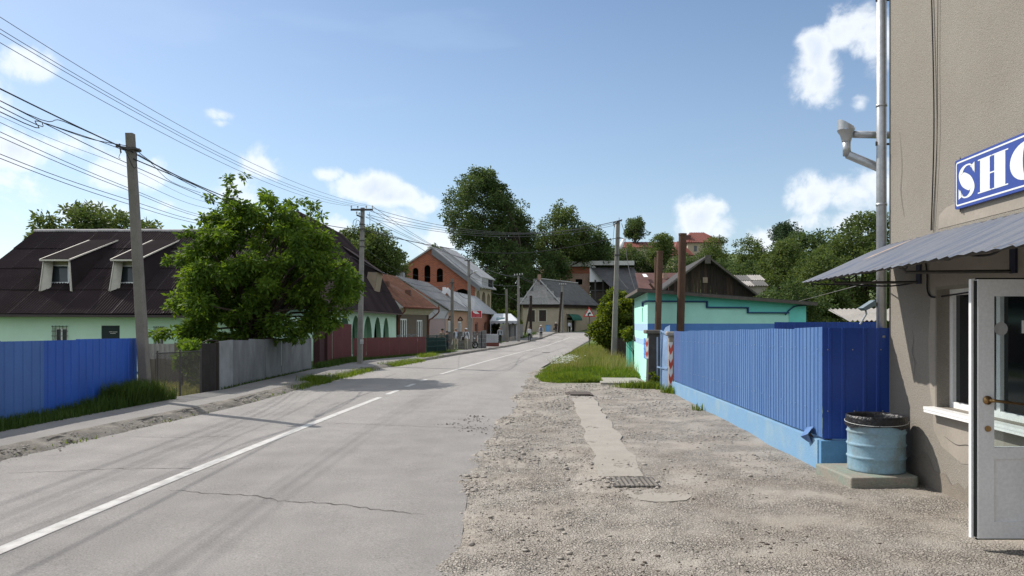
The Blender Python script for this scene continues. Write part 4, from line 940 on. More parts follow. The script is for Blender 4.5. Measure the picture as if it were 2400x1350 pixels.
# farther dark blue fence and small roofs behind it
bf = thing('yard_fence', 'dark blue sheet fence farther back beyond the yard', 'fence', tuple(at(1960, 790, 17)))
for i in range(5):
    a = at(1815+i*52, 757, 17.3); me = mesh_of('panel', ribbed(.505, 1.0-(-.25)+.70, .12, .04, .012, .01), fence_navy); piece('panel', me, bf, frame4(Vector((a.x, 17.3+.004*(i%2), -.25)), Vector((1,0,0)), Vector((0,1,0)), Z3))
wl_ = thing('yard_lamp', 'old grey sheet-metal floodlight hanging by the drainpipe', 'lamp', tuple(at(2042, 720, 12)))
mb = MB(); a = lambda x, y, dy=0: at(x, y, 12)+Vector((0, dy, 0))
mb.prism([a(2022,722), a(2052,703), a(2052,716), a(2030,728)], (0,.18,0)); obj('lamp_hood', mb, M('grey_blue_metal',(.16,.2,.22),.5), wl_)
mb = MB(); mb.tube([a(2034,722,.09), a(2037,735,.09), a(2022,760,.09)], .016, 7); mb.tube([a(2040,716,.09), a(2075,716,.12)], .014, 6); obj('lamp_arm', mb, zinc, wl_)
cs = thing('corrugated_shed', 'low shed with a pale corrugated roof behind the navy yard fence', 'shed', tuple(at(2040, 790, 20)))
sheets(cs, 'roof_sheet', at(1992, 757, 19.5), Vector((1,0,0)), Vector((-.15,.9,.28)).normalized(), Vector((0,-.3,.95)).normalized(), 2.2, 1.1, .75, 1.1, [slate_pale], n=6, d=.05)
obj('wall', MB().box(8.7, 10.9, 19.6, 21, -.3, 1.66), wood_dark, cs)

# ---------------------------------------------------------------- gate, posts, chevrons
gp_ = thing('gate_pillar', 'thick dark concrete gate pillar with a flat cap', 'pillar', (4.24, 22.9, h0(22.9)))
g = h0(22.9)
mb = MB(); mb.add([(4.06,22.7,g-.1),(4.42,22.7,g-.1),(4.42,23.08,g-.1),(4.06,23.08,g-.1),(4.10,22.72,1.36),(4.42,22.72,1.36),(4.42,23.06,1.36),(4.10,23.06,1.36)], [(0,3,2,1),(4,5,6,7),(0,1,5,4),(1,2,6,5),(2,3,7,6),(3,0,4,7)])
obj('pillar_shaft', mb, dark_conc, gp_)
o = obj('pillar_cap', MB().box(4.0, 4.48, 22.64, 23.14, 1.36, 1.47), M('cap_concrete', (.12,.11,.095), .95, .25, 6), gp_); bv = o.modifiers.new('soft', 'BEVEL'); bv.width = .02
gq = thing('gate_post', 'slim concrete gate post with a chipped block on top', 'post', (4.36, 20.75, h0(20.7)))
obj('post_shaft', MB().box(4.27, 4.40, 20.66, 20.80, h0(20.7)-.1, 1.35), M('buff_concrete', (.24,.205,.16), .95, .2, 4), gq)
o = obj('post_cap', MB().box(4.19, 4.42, 20.58, 20.84, 1.33, 1.45), concrete, gq); bv = o.modifiers.new('soft', 'BEVEL'); bv.width = .03
def chevron(name, label, x, y, z0_, z1_, wd, n, rz, parent_label=None):
    """narrow board with red and white V stripes, standing at (x,y), facing the camera turned by rz"""
    t = thing(name, label, 'marker board', (x, y, z0_)); H = z1_-z0_; ux = Vector((math.cos(rz), math.sin(rz), 0)); ny_ = Vector((ux.y, -ux.x, 0))
    c = Vector((x, y, z0_)); mb = MB().obox(c+Z3*H/2-ny_*.012, ux*wd/2, ny_*.010, Z3*H/2); obj('board', mb, white_p, t)
    mb = MB(); P = lambda a, b: c+ux*a+Z3*b+ny_*.001
    s = H/n
    for i in range(n):
        b0 = i*s+s*.42; e = s*.42
        mb.quad(P(0, b0-e*.75), P(wd/2, b0-.0), P(wd/2, min(H, b0+s*.46)), P(0, b0-e*.75+s*.46)); mb.quad(P(0, b0-e*.75+s*.46), P(-wd/2, min(H, b0+s*.46)), P(-wd/2, b0), P(0, b0-e*.75))
    obj('stripes', mb, red_p, t, fix=False); return t
chevron('chevron_board', 'red and white chevron marker on the slim post', 4.305, 20.62, -.02, 1.16, .11, 3, 0)
chevron('chevron_board', 'red and white striped marker on the dark pillar', 4.03, 22.72, .62, 1.22, .11, 2, -1.0)
gl = thing('yard_gate', 'dented pale blue sheet gate standing ajar', 'gate', (4.45, 22.2, h0(22)))
gA = Vector((4.50, 22.62, 0)); gB = Vector((4.58, 20.98, 0)); gM = Vector((4.47, 21.9, 0))
mb = MB()
def gpan(p, q, z0_, z1_, zz0=None):
    mb.quad(p+Z3*z0_, q+Z3*z0_, q+Z3*z1_, p+Z3*(zz0 or z1_))
g = h0(22)
b = Vector((4.40, 22.55, 0)); m_ = Vector((4.58, 22.05, 0)); e = Vector((4.62, 20.95, 0)); k_ = Vector((4.50, 22.3, 0))
gpan(b, k_, g+.06, .50, .50); gpan(b, k_, .50, 1.55, 1.25); gpan(k_, m_, g+.06, .50, .52); gpan(k_, m_, .54, 1.62, 1.55)
obj('gate_sheet', mb, gate_blue, gl, fix=False)
mb = MB(); e = Vector((4.33, 21.55, 0))
P = lambda px, py, Y: at(px, py, Y)
mb.quad(P(1549,862,21.6), P(1565,864,21.2), P(1565,786,21.2), P(1552,776,21.6)); mb.quad(P(1549,918,21.6), P(1566,920,21.2), P(1565,868,21.2), P(1549,865,21.6))
obj('gate_sheet', mb, gate_blue, gl, fix=False)
mb = MB()
for a_, b_ in (((1549,862,21.58),(1565,864,21.18)), ((1549,775,21.58),(1549,919,21.58)), ((1549,775,21.58),(1566,786,21.18)), ((1541,860,22.4),(1550,862,21.58)), ((1541,905,22.4),(1541,790,22.4))): mb.beam(P(*a_), P(*b_), .035, .035)
obj('gate_frame', mb, gate_blue, gl)
# ---------------------------------------------------------------- rusty standing pipes
def stand_pipe(px0, px1, ytop, Y, rad, label, cap=True):
    b = at(px0, 800, Y); t = at(px1, ytop, Y); d = (t-b); b = b-d*((b.z-gz(b.x, Y))/d.z)
    o = thing('standing_pipe', label, 'pipe', tuple(b)); obj('pipe', MB().tube([b, t], rad, 14), rust_pipe, o, smooth=False)
    obj('rim', MB().tube([t-d.normalized()*.05, t+d.normalized()*.01], rad*1.08, 14), rust_pipe, o); return o
stand_pipe(1541, 1547, 589, 23.4, .098, 'rusty brown standing pipe, the shorter of the front two')
stand_pipe(1594, 1600, 548, 23.8, .122, 'rusty brown standing pipe, the tallest and thickest')
stand_pipe(1536, 1540, 604, 30.5, .10, 'thin rusty standing pipe half hidden behind the shorter one')
a, b = at(1522, 664, 28), at(1538, 684, 28); o = obj('iron_bar', MB().beam(a, b, .07, .07), rust_pipe, label='short slanting iron bar sticking up beside the brown pipes', cat='bar')

# ---------------------------------------------------------------- turquoise shed
MS = thing('turquoise_shed', 'low turquoise shed with blue bands and a stepped navy trim', 'shed', (7, 26, h0(26)))
C0 = Vector((4.28, 24.0, 0)); LU = Vector((.0915, 1, 0)).normalized(); FUx = Vector((1, .30, 0)).normalized(); FW = 5.9; LWd = 6.1; FNin = Vector((-FUx.y, FUx.x, 0)); LNin = Vector((LU.y, -LU.x, 0))
zt_ = lambda q: 2.66-.055*q
bands = [(-.5, .93, 0), (.93, 1.13, 2), (1.13, 1.40, 0), (1.40, 1.66, 1)]
mb = MB()
for (a, b, m_) in bands: wall(mb, C0, FUx, FW, a, b, [(5.02, 5.5, 1.40, 1.64, 0)] if m_ == 1 else [], .25, m_, nin=FNin)
wall(mb, C0, FUx, FW, 1.66, zt_, [], .2, 0, nin=FNin)
for (a, b, m_) in bands: wall(mb, C0, LU, LWd, a, b, [], .2, 2 if m_ == 1 else m_, nin=LNin)  # sunny face: blue band made paler, sunlight put into its colour
wall(mb, C0, LU, LWd, 1.66, 2.66, [(1.9, 2.25, 1.72, 2.2, 0)], .2, 0, nin=LNin)
e0, e1 = C0+FUx*FW, C0+LU*LWd
mb.quad(e0+Z3*-.5, e0+Z3*zt_(FW), e0+LU*LWd+Z3*zt_(FW), e0+LU*LWd+Z3*-.5); mb.quad(e1+Z3*-.5, e1+Z3*2.66, e1+FUx*FW+Z3*zt_(FW), e1+FUx*FW+Z3*-.5)
obj('wall', mb, [mint, band_blue, band_pale], MS, fix=False)
mb = MB(); P = lambda q, z, out=.03: C0+FUx*q-FNin*out+Z3*z
mb.obox(P(5.26, 1.52, -.22), FUx*.25, FNin*.01, Z3*.13); obj('hatch', mb, black_in, MS)
obj('pipe', MB().tube([P(5.3,1.55,.0), P(5.45,1.56,.15), P(5.75,1.42,.4)], .045, 8), zinc, MS)
mb = MB()
st = [(-.02, 1.62, 2.24), (1.62, 1.66, None), (1.66, 3.35, 2.07), (3.4, 5.15, 1.93)]
for (a, b, z) in ((-.03, 2.10, 2.37), (2.10, 3.62, 2.185), (3.62, 5.2, 2.02)): mb.obox(P((a+b)/2, z, .035), FUx*(b-a)/2, FNin*.035, Z3*.022)
for q, za, zb_ in ((2.10, 2.185, 2.37), (3.62, 2.02, 2.185)): mb.obox(P(q, (za+zb_)/2, .0352), FUx*.022, FNin*.0345, Z3*((zb_-za)/2+.02))
Q = lambda q, z, out=.03: C0+LU*q-LNin*out+Z3*z
mb.obox(Q(.75, 2.37, .035), LU*.78, LNin*.035, Z3*.022); mb.obox(Q(1.5, 2.30, .0352), LU*.022, LNin*.0345, Z3*.075)
obj('stepped_trim', mb, navy_trim, MS)
mb = MB(); mb.quad(P(-.0, 2.395, .012), P(FW, 2.395, .012), P(FW, zt_(FW), .012), P(0, zt_(0), .012)); mb.quad(P(2.12, 2.2, .012), P(FW, 2.2, .012), P(FW, 2.395, .012), P(2.12, 2.395, .012)); mb.quad(P(3.64, 2.04, .012), P(FW, 2.04, .012), P(FW, 2.2, .012), P(3.64, 2.2, .012)); mb.quad(P(5.22, 1.66, .012), P(FW, 1.66, .012), P(FW, 2.04, .012), P(5.22, 2.04, .012))
obj('upper_render', mb, mint_dark, MS, label='deeper turquoise upper wall', fix=False)
obj('slot_window', MB().obox(Q(2.07, 1.96, -.1), LU*.18, LNin*.01, Z3*.24), mint_dark, MS)
mb = MB(); mb.obox(Q(.78, .85, .0), LU*.55, LNin*.015, Z3*.33); bx = obj('wall_panel', mb, band_blue, MS, label='small tiled blue panel')
mb = MB()
for z in (.66, .83, 1.0): mb.obox(Q(.78, z, .016), LU*.56, LNin*.003, Z3*.006)
obj('joint', mb, navy_trim, bx)
obj('cable', MB().tube([Q(5.9, 2.6, .05), Q(5.9, 1.2, .03), Q(5.3, 1.0, .03)], .03, 6), cable_m, MS)
obj('cable', MB().tube(catmull([P(5.05,1.95,.05), P(5.2,2.1,.05), P(5.45,2.24,.05), P(5.9,2.28,.04)], 4).tolist(), .02, 6), navy_trim, MS)
# roof slab with overhang
mb = MB(); ov_ = .32
a = C0-FUx*.35-LU*ov_; b = C0+FUx*(FW+.35)-LU*ov_; c = b+LU*(LWd+.6); d = a+LU*(LWd+.6); za, zb_ = 2.665, 2.665-.055*(FW+.7)-.02
def slab(mb, P4, th):
    t = [p+Z3*th for p in P4]; mb.add(P4+t, [(3,2,1,0),(4,5,6,7),(0,1,5,4),(1,2,6,5),(2,3,7,6),(3,0,4,7)])
slab(mb, [a+Z3*za, b+Z3*zb_, c+Z3*zb_, d+Z3*za], .10); rfm = obj('roof', mb, felt, MS)
mb = MB(); slab(mb, [a+Z3*(za-.02)-LU*.03, b+Z3*(zb_-.02)-LU*.03, b+Z3*(zb_-.02), a+Z3*(za-.02)], .10); slab(mb, [a-FUx*.03+Z3*(za-.02), a+Z3*(za-.02), d+Z3*(za-.02), d-FUx*.03+Z3*(za-.02)], .10); obj('fascia_board', mb, fascia_m, rfm)
# turquoise gate post and picket fence beyond the shed
tp_ = thing('turquoise_fence', 'turquoise sheet fence panel beyond the shed corner', 'fence panel', tuple(at(1478, 838, 31)))
for i, (x0_, x1_) in enumerate(((1468, 1474), (1474, 1481), (1481, 1492))):
    p, q = at(x0_, 757, 31-.2*i), at(x1_, 757, 31-.2*i); obj('board', MB().box(p.x+.003, q.x, 31-.2*i, 31.04-.2*i, -.4, 1.02-.01*i), mint if i != 1 else mint_dark, tp_)
pf = thing('picket_fence', 'dark old picket fence overgrown by the round bush', 'fence', tuple(at(1450, 820, 40)))
pm = mesh_of('picket', MB().box(-.035, .035, -.015, .015, 0, 1.25), wood_dark)
for i in range(16): p = at(1433+i*2.6, 757, 43-i*.55); piece('picket', pm, pf, Matrix.Translation((p.x, p.y, h0(p.y)+.05-.03*(i*7 % 3))))
cp = thing('concrete_landing', 'concrete slab path between the verge grass and the shed', 'path', (3.4, 25, h0(25)))
for (P4) in ([(2.75,23.55),(3.55,23.45),(3.75,26.0),(2.95,26.2)], [(3.56,23.45),(4.2,23.35),(4.25,26.0),(3.77,26.0)]):
    obj('slab', MB().prism([(x, y, h0(y)-.05) for x, y in P4], (0, 0, .11)), concrete, cp)

# ---------------------------------------------------------------- black timber barn
BN = thing('timber_barn', 'dark timber barn with a gabled plank front and small pale hatch', 'barn', tuple(at(1660, 790, 38)))
BY = 38.0; ap = at(1653, 603, BY); lf = at(1545, 683, BY); rt = at(1778, 700, BY)
pk = {}
n = 31; x0_, x1_ = lf.x, rt.x; rr = random.Random(5)
for i in range(n):
    a = lerp(x0_, x1_, i/n); b = lerp(x0_, x1_, (i+1)/n)-.012
    def gtop(x): return (lerp(lf.z, ap.z, (x-lf.x)/(ap.x-lf.x)) if x < ap.x else lerp(rt.z, ap.z, (rt.x-x)/(rt.x-ap.x)))-.06
    y = BY+rr.uniform(-.02, .02)
    mb = MB(); mb.add([(a,y,-.3),(b,y,-.3),(b,y,gtop(b)),(a,y,gtop(a)),(a,y+.03,-.3),(b,y+.03,-.3),(b,y+.03,gtop(b)),(a,y+.03,gtop(a))], [(0,1,2,3),(4,7,6,5),(0,3,7,4),(1,5,6,2),(3,2,6,7)])
    obj('plank', mb, wood_mid if rr.random() < .25 else wood_dark, BN)
wa = at(1647, 663, BY-.03); wb = at(1658, 650, BY-.03); obj('hatch', MB().box(wa.x, wb.x, BY-.07, BY-.03, wa.z, wb.z), wood_pale, BN)
def roofslope(mb, e0, e1, r0, r1, th=.06): slab(mb, [e0, e1, r1, r0], th)
mb = MB(); D = Vector((.6, 7, 0)); f = Vector((0, -.45, 0))
roofslope(mb, lf+f-Vector((.5,0,.40)), lf+D-Vector((.5,0,.40)), ap+f, ap+D); roofslope(mb, rt+f+Vector((.2,0,-.14)), rt+D+Vector((.2,0,-.14)), ap+f, ap+D)
obj('roof', mb, felt, BN)
mb = MB()
for q, s in ((lf+Vector((-.5,0,-.40)), 1), (rt+Vector((.2,0,-.14)), -1)): mb.beam(q+f*1.05-Z3*.0, ap+f*1.05-Z3*.0, .05, .08)
mb.box(ap.x-.14, ap.x+.14, BY-.52, BY-.46, ap.z-.35, ap.z+.06); obj('barge_board', mb, fascia_m, BN)
mb = MB(); mb.box(lf.x, rt.x, BY+.1, BY+7, -.4, 1.9); obj('wall', mb, wood_dark, BN)
# little shed with a pale gable and grey roof behind
LS = thing('gable_shed', 'small pale gabled shed with grey sheet roof in front of the big bushes', 'shed', tuple(at(1750, 700, 46)))
a = lambda x, y, Y=46: at(x, y, Y)
mb = MB(); mb.prism([a(1716,720), a(1738,720), a(1738,668), a(1722,645)], (0,.15,0)); mb.box(a(1738,700).x, a(1800,700).x, 46.1, 49, 0, a(1738,668).z); obj('wall', mb, M('pale_shed_wall', (.38,.34,.27), .9), LS)
sheets(LS, 'roof_sheet', a(1736,672), Vector((1,0,0)), (a(1724,646,49)-a(1736,672)).normalized(), Vector((0,-.4,.9)).normalized(), 1.7, 3.1, .85, 1.5, [slate_pale, slate], n=6, d=.05)
# ---------------------------------------------------------------- poles
def insulator(mb, p, mi=0): mb.tube([p, p+Z3*.06], .012, 6, mi); mb.lathe([(.0,.05),(.035,.055),(.042,.09),(.03,.11),(.034,.14),(.0,.155)], 8, tuple(p), mi)
def octpole(mb, b, t, r0, r1): mb.tube([b, t], [r0, r1], 8)
lp = thing('utility_pole', 'leaning concrete pole without a crossarm at the end of the blue fence', 'utility pole', (-8.08, 16.8, gz(-8.08, 16.8)))
b = Vector((-8.08, 16.8, gz(-8.08, 16.8)-.1)); t = at(305, 313, 16.8)
mb = MB(); d_ = (t-b); sdx = Vector((1, 0, 0)); 
def taper(mb, b, t, w0, w1, d0, d1):
    P = []
    for p, w_, dd in ((b, w0, d0), (t, w1, d1)):
        c_ = .18
        P += [p+Vector((x*w_/2, y*dd/2, 0)) for x, y in ((-1+c_,-1),(1-c_,-1),(1,-1+c_),(1,1-c_),(1-c_,1),(-1+c_,1),(-1,1-c_),(-1,-1+c_))]
    mb.add(P, [tuple(reversed(range(8))), tuple(range(8, 16))]+[(i, (i+1) % 8, 8+(i+1) % 8, 8+i) for i in range(8)])
taper(mb, b, t, .215, .165, .19, .15); obj('shaft', mb, pole_dark, lp)
CLP = at(306, 352, 16.62)
mb = MB(); c = at(308, 351, 16.8); mb.box(c.x-.15, c.x+.15, c.y-.15, c.y+.15, c.z-.02, c.z+.03); mb.tube([c+Vector((-.28,-.12,.05)), c+Vector((.24,-.12,-.02))], .022, 6); mb.tube([c+Vector((-.16,-.14,-.1)), c+Vector((-.19,-.14,.1))], .018, 6); obj('cable_clamp', mb, steel_dark, lp)
mb = MB(); mb.tube(catmull([c+Vector((-.1,-.15,.0)), c+Vector((.02,-.17,-.2)), c+Vector((.12,-.16,-.42)), c+Vector((.17,-.12,-.38)), c+Vector((.17,-.10,-.1)), c+Vector((.2,-.1,-.02))], 4).tolist(), .008, 5); mb.tube(catmull([c+Vector((-.15,-.15,-.08)), c+Vector((-.2,-.15,-.2)), c+Vector((-.16,-.16,-.23))], 4).tolist(), .006, 5)
obj('cable_loop', mb, cable_m, lp, smooth=True)

up = thing('utility_pole', 'tall concrete pole with a black crossarm and insulators before the maroon fence', 'utility pole', (-7.1, 36, gz(-7.1, 36)))
b = Vector(((843-1200)/F*36, 36, gz(-7.1, 36)-.1)); t = at(850, 487, 36)
mb = MB(); taper(mb, b, t, .25, .18, .22, .16); obj('shaft', mb, pole_conc, up)
UPX = []
mb = MB(); a, b = at(822, 491.5, 35.86), at(874, 491.5, 35.86); mb.beam(a, b, .07, .09); a2, b2 = at(836, 504, 35.86), at(850, 510, 35.86); mb.beam(a2, b2, .07, .07); obj('crossarm', mb, steel_dark, up)
for px in (823.5, 838.5, 858.5, 873):
    p = at(px, 489, 35.86); UPX.append(p+Z3*.12); mb = MB(); insulator(mb, p); obj('insulator', mb, ceramic, up, smooth=True)
for px, py in ((836, 503), (842, 505)): mb = MB(); insulator(mb, at(px, py, 35.86)); obj('insulator', mb, ceramic, up, smooth=True)
for py in (526, 537, 564, 578): p = at(849, py, 36); obj('band', MB().box(p.x-.13, p.x+.13, 35.87, 36.13, p.z-.018, p.z+.018), steel_dark, up)
q = lambda x, y: at(x, y, 35.8)
mb = MB(); mb.tube(catmull([q(837,512), q(829,517), q(828,527), q(836,533), q(842,531), q(843,520), q(838,516), q(835,520), q(830,545), q(828,556)], 5).tolist(), .012, 5); mb.tube(catmull([q(866,497), q(867,520), q(864,529), q(857,533)], 5).tolist(), .009, 5); obj('cable_loop', mb, cable_m, up, smooth=True)
p = at(849, 800, 35.86); obj('paper_scraps', MB().box(p.x-.1, p.x+.06, 35.82, 35.845, p.z-.12, p.z+.10), M('torn_paper', (.42,.42,.40), .9, .3, 9), up)

rp = thing('utility_pole', 'concrete pole with a bundle of insulators beside the round bush', 'utility pole', (5.35, 40, gz(5.35, 40)))
b = Vector(((1438.5-1200)/F*40, 40, gz(5.3, 40)-.1)); t = at(1448.5, 521, 40); mb = MB(); taper(mb, b, t, .30, .19, .26, .18); obj('shaft', mb, pole_conc, rp)
mb = MB(); mb.beam(at(1440, 526, 39.86), at(1458, 515, 39.86), .06, .06); mb.beam(at(1438, 522, 39.8), at(1455, 516, 40.3), .05, .05); mb.tube([at(1451.5, 521, 40), at(1451, 510, 40)], .012, 5); mb.box(at(1447,598,40).x-.15, at(1447,598,40).x+.15, 39.85, 40.15, at(1447,598,40).z-.03, at(1447,598,40).z+.03); mb.box(at(1449,558,40).x-.11, at(1449,558,40).x+.14, 39.88, 40.12, at(1449,558,40).z-.02, at(1449,558,40).z+.02); obj('crossarm', mb, steel_dark, rp)
RPX = [at(1438, 524, 39.9), at(1444, 519, 39.9), at(1456, 515, 39.9), at(1440, 528, 40.2)]
for p in RPX: mb = MB(); insulator(mb, p-Z3*.12); obj('insulator', mb, ceramic, rp, smooth=True)
# cobra street lamp head hanging beside the pole
mb = MB(); h = [at(1461, 562, 39.7), at(1457, 572, 39.65), at(1455, 583, 39.6)]; mb.tube([at(1465, 560, 39.75)]+h, [.03, .12, .15, .10], 10, flat=.6); obj('lamp_head', mb, grey_pale, rp, smooth=True)
mb = MB(); mb.tube([at(1450, 556, 40), at(1466, 561, 39.75)], .022, 6); obj('lamp_arm', mb, steel_dark, rp)

def far_pole(px0, px1, ytop, Y, wd, label, mat=pole_conc, arm=None, zoff=0):
    x = (px0-1200)/F*Y; b = Vector((x, Y, gz(x, Y)-.1)); t = at(px1, ytop, Y)
    o = thing('utility_pole', label, 'utility pole', (x, Y, gz(x, Y))); mb = MB(); taper(mb, b, t, wd*1.15, wd*.8, wd*1.1, wd*.8); obj('shaft', mb, mat, o)
    if arm:
        mb = MB(); mb.beam(at(arm[0], arm[2], Y-.15), at(arm[1], arm[2]-arm[3], Y-.15), .08, .08); obj('crossarm', mb, steel_dark, o)
        for k in range(4):
            p = at(lerp(arm[0], arm[1], k/3), arm[2]-arm[3]*k/3-1, Y-.15); mb = MB(); mb.lathe([(0,0),(.07,.02),(.06,.16),(0,.2)], 7, tuple(p)); obj('insulator', mb, ceramic, o)
    return o
p1 = far_pole(1060, 1059.5, 653, 63.2, .27, 'bare concrete stub pole in front of the pink house', pole_dark)
mb = MB(); mb.box(at(1060,663,63.2).x-.18, at(1060,663,63.2).x+.18, 63.0, 63.4, at(1060,664,63.2).z, at(1060,662,63.2).z); obj('band', mb, steel_dark, p1)
p2 = far_pole(1102, 1098.5, 612, 63.5, .27, 'concrete pole with a street lamp and the small red sign', pole_conc, (1089, 1107, 611, 1))
mb = MB(); mb.tube(catmull([at(1100,648,63.4), at(1106,641,63.2), at(1112,638,63)], 4).tolist(), .03, 6); obj('lamp_arm', mb, steel_dark, p2)
mb = MB(); mb.tube([at(1109,639,63), at(1114,636.5,62.8), at(1119,635.5,62.7)], [.05,.13,.08], 8, flat=.6); obj('lamp_head', mb, sign_white, p2, smooth=True)
p3 = far_pole(1188, 1187, 677, 84, .30, 'thin dark concrete pole before the pale canopy', pole_dark)
p4 = far_pole(1215.5, 1215, 646, 86, .30, 'concrete pole with crossarm at the right edge of the canopy', pole_conc, (1206, 1224, 647, 2))
p5 = far_pole(1318, 1318, 664, 118, .32, 'far concrete pole in front of the beige corner house', pole_conc, (1312, 1326, 668, 0))
def wood_pole(pts, r, label):
    o = obj('wooden_pole', MB().tube(pts, r, 7), wood_dark, label=label, cat='wooden pole'); return o
x0 = at(1244, 800, 110)
wood_pole([Vector((x0.x, 110, h0(110))), at(1244, 693, 110)], .20, 'old black wooden pole before the beige house windows, upright')
wood_pole([Vector((at(1230,800,109).x, 109, h0(109))), at(1245, 700, 110)], .13, 'dark wooden strut leaning against the black pole')
wood_pole([Vector((at(1309,800,117).x, 117, h0(117))), at(1316.5, 684, 117)], .17, 'dark leaning wooden strut at the beige house corner')

# red billboard on the lamp pole
rs = thing('red_sign', 'small red advertising sign with a white leaf shape on the lamp pole', 'sign', tuple(at(1115, 735, 63.2)))
a, b = at(1104, 745, 63.2), at(1129, 727.5, 63.2); mb = MB().box(a.x, b.x, 63.17, 63.23, a.z, b.z); obj('board', mb, sign_white, rs)
a2, b2 = at(1105, 744, 63.16), at(1128, 728.5, 63.16); obj('red_field', MB().box(a2.x, b2.x, 63.155, 63.168, a2.z, b2.z), M('sign_red', (.42,.03,.04), .6), rs)
P = lambda x, y: at(x, y, 63.15)
mb = MB(); mb.add([P(1107.5,729.5), P(1117,729.5), P(1124,735.5), P(1115,735.5), P(1110,733)], [(0,1,2,3,4)]); obj('leaf_mark', mb, sign_white, rs, fix=False)
mb = MB()
for y in (738.3, 741.6):
    for x0_, x1_ in ((1107,1114),(1115.5,1125)): a, b = P(x0_, y+.5), P(x1_, y-.3); mb.quad(a, Vector((b.x, a.y, a.z)), b, Vector((a.x, a.y, b.z)))
obj('text_line', mb, M('sign_pink', (.55,.25,.25), .7), rs, fix=False)
# bend warning sign
ws = thing('warning_sign', 'triangular red-bordered warning sign with a right bend arrow', 'traffic sign', tuple(at(1380, 805, 57)))
obj('post', MB().tube([Vector((5.79, 57.05, h0(57)-.2)), at(1381, 722, 57.05)], .04, 8), steel_dark, ws)
tri = [at(1367, 742.5, 56.95), at(1395, 742.5, 56.95), at(1381, 719, 56.95)]; obj('triangle', MB().prism(tri, (0,.03,0)), M('sign_red2', (.48,.04,.03), .6), ws)
c = (tri[0]+tri[1]+tri[2])/3; mb = MB(); mb.add([c+(p-c)*.72-Vector((0,.012,0)) for p in tri], [(0,1,2)]); obj('white_field', mb, sign_white, ws, fix=False)
P = lambda x, y: at(x, y, 56.93); mb = MB()
mb.add([P(1377.5,741), P(1380.3,741), P(1380.3,736.5), P(1377.5,734.5)], [(0,1,2,3)]); mb.add([P(1377.5,734.5), P(1380.3,736.5), P(1384,735.2), P(1381,732)], [(0,1,2,3)]); mb.add([P(1382,731), P(1386,734), P(1382,737)], [(0,1,2)]); obj('arrow', mb, rubber, ws, fix=False)
# mailbox-like blue bin by the far corner
bb = thing('blue_bin', 'blue sheet bin standing before the beige house', 'bin', tuple(at(1284, 779, 122)))
a = at(1279, 777, 122); b = at(1290, 762.5, 122); obj('bin_body', MB().box(a.x, b.x, 121.6, 122.4, gz(a.x,122)-.05, b.z), bin_blue, bb); obj('lid', MB().box(a.x-.04, b.x+.04, 121.56, 122.44, b.z, b.z+.08), M('bin_lid', (.10,.22,.38), .6), bb)

# ---------------------------------------------------------------- left fences
def fence_run(name, label, pts, pw, H, mats, rib=(.2,.04,.014,.01), bow=0, top=None, jitter=.01, gap=.0, seed=1, zoff=0):
    o = thing(name, label, 'fence', (pts[0][0], pts[0][1], gz(*pts[0]))); r = random.Random(seed)
    for (p, q, k) in zip(pts, pts[1:], range(99)):
        a = Vector((*p, 0)); b = Vector((*q, 0)); L = (b-a).length; n = max(1, round(L/pw)); u = (b-a)/L; w_ = L/n
        for i in range(n):
            c = a+u*(i*w_); g0 = gz(c.x, c.y); c2 = c+u*w_; g1 = gz(c2.x, c2.y)
            hh = H+r.uniform(-jitter, jitter)
            mb = ribbed(w_-gap, hh, *rib, H2=hh+g1-g0, zb2=g1-g0) if rib else MB().box(0, w_-gap, -.006, .006, 0, hh)
            m = mats[(i+k) % len(mats)] if seed >= 0 else mats[0]
            y_ = Vector((-u.y, u.x, 0)); piece('panel', mesh_of('panel', mb, m), o, frame4(c+Z3*(g0-.03+zoff)-y_*(.010*(i % 2)), u, y_, Z3))
    return o
# the blue fence: paler bays at the near end
def fp_(y): return (fx(y), y)
lf_ = fence_run('blue_fence', 'deep blue sheet fence beside the left pavement', [fp_(13.75), fp_(14.7), fp_(15.8), fp_(16.95)], 1.1, 1.42, [fence_left], (.23,.05,.016,.012), seed=-1)
lf2 = fence_run('blue_fence', 'paler blue end bays of the sheet fence at the far left edge', [fp_(4), fp_(8), fp_(12.62), fp_(13.76)], 1.1, 1.42, [fence_left2], (.23,.05,.016,.012), seed=-1)
# chain link
cl = thing('chain_link_fence', 'chain-link fence between the leaning pole and the dark board gate', 'fence', (-7.9, 18, gz(-7.9, 18)))
a = Vector((-8.0, 17.1, 0)); b = Vector((-7.84, 19.2, 0)); u = (b-a); L = u.length; u.normalize(); nn = Vector((u.y, -u.x, 0)); H = 1.05
mb = MB()
s = .055; wv = .0028
i = -H
while i < L:
    for sgn in (1, -1):
        q0, z0 = i, 0 if sgn > 0 else H
        q1, z1 = i+H, H if sgn > 0 else 0
        if q0 < 0: z0 += sgn*(-q0); q0 = 0
        if q1 > L: z1 -= sgn*(q1-L); q1 = L
        if q1 > q0:
            p = a+u*q0; q = a+u*q1; g = gz(-7.9, 17+q0); P_ = p+Z3*(z0+gz(p.x, p.y)); Q_ = q+Z3*(z1+gz(q.x, q.y)); mb.beam(P_, Q_, wv*2, wv*2, nn)
    i += s
obj('mesh', mb, M('chain_link_wire', (.06,.055,.05), .7, metal=.4), cl, fix=False)
mb = MB()
for q in (.05, 1.05, L-.05):
    p = a+u*q; mb = MB().tube([p+Z3*(gz(p.x,p.y)-.1), p+Z3*(gz(p.x,p.y)+H+.06)], .022, 8); obj('post', mb, steel_dark, cl)
mb = MB(); mb.tube([a+Z3*(gz(a.x,a.y)+H), b+Z3*(gz(b.x,b.y)+H)], .014, 6); obj('rail', mb, steel_dark, cl)
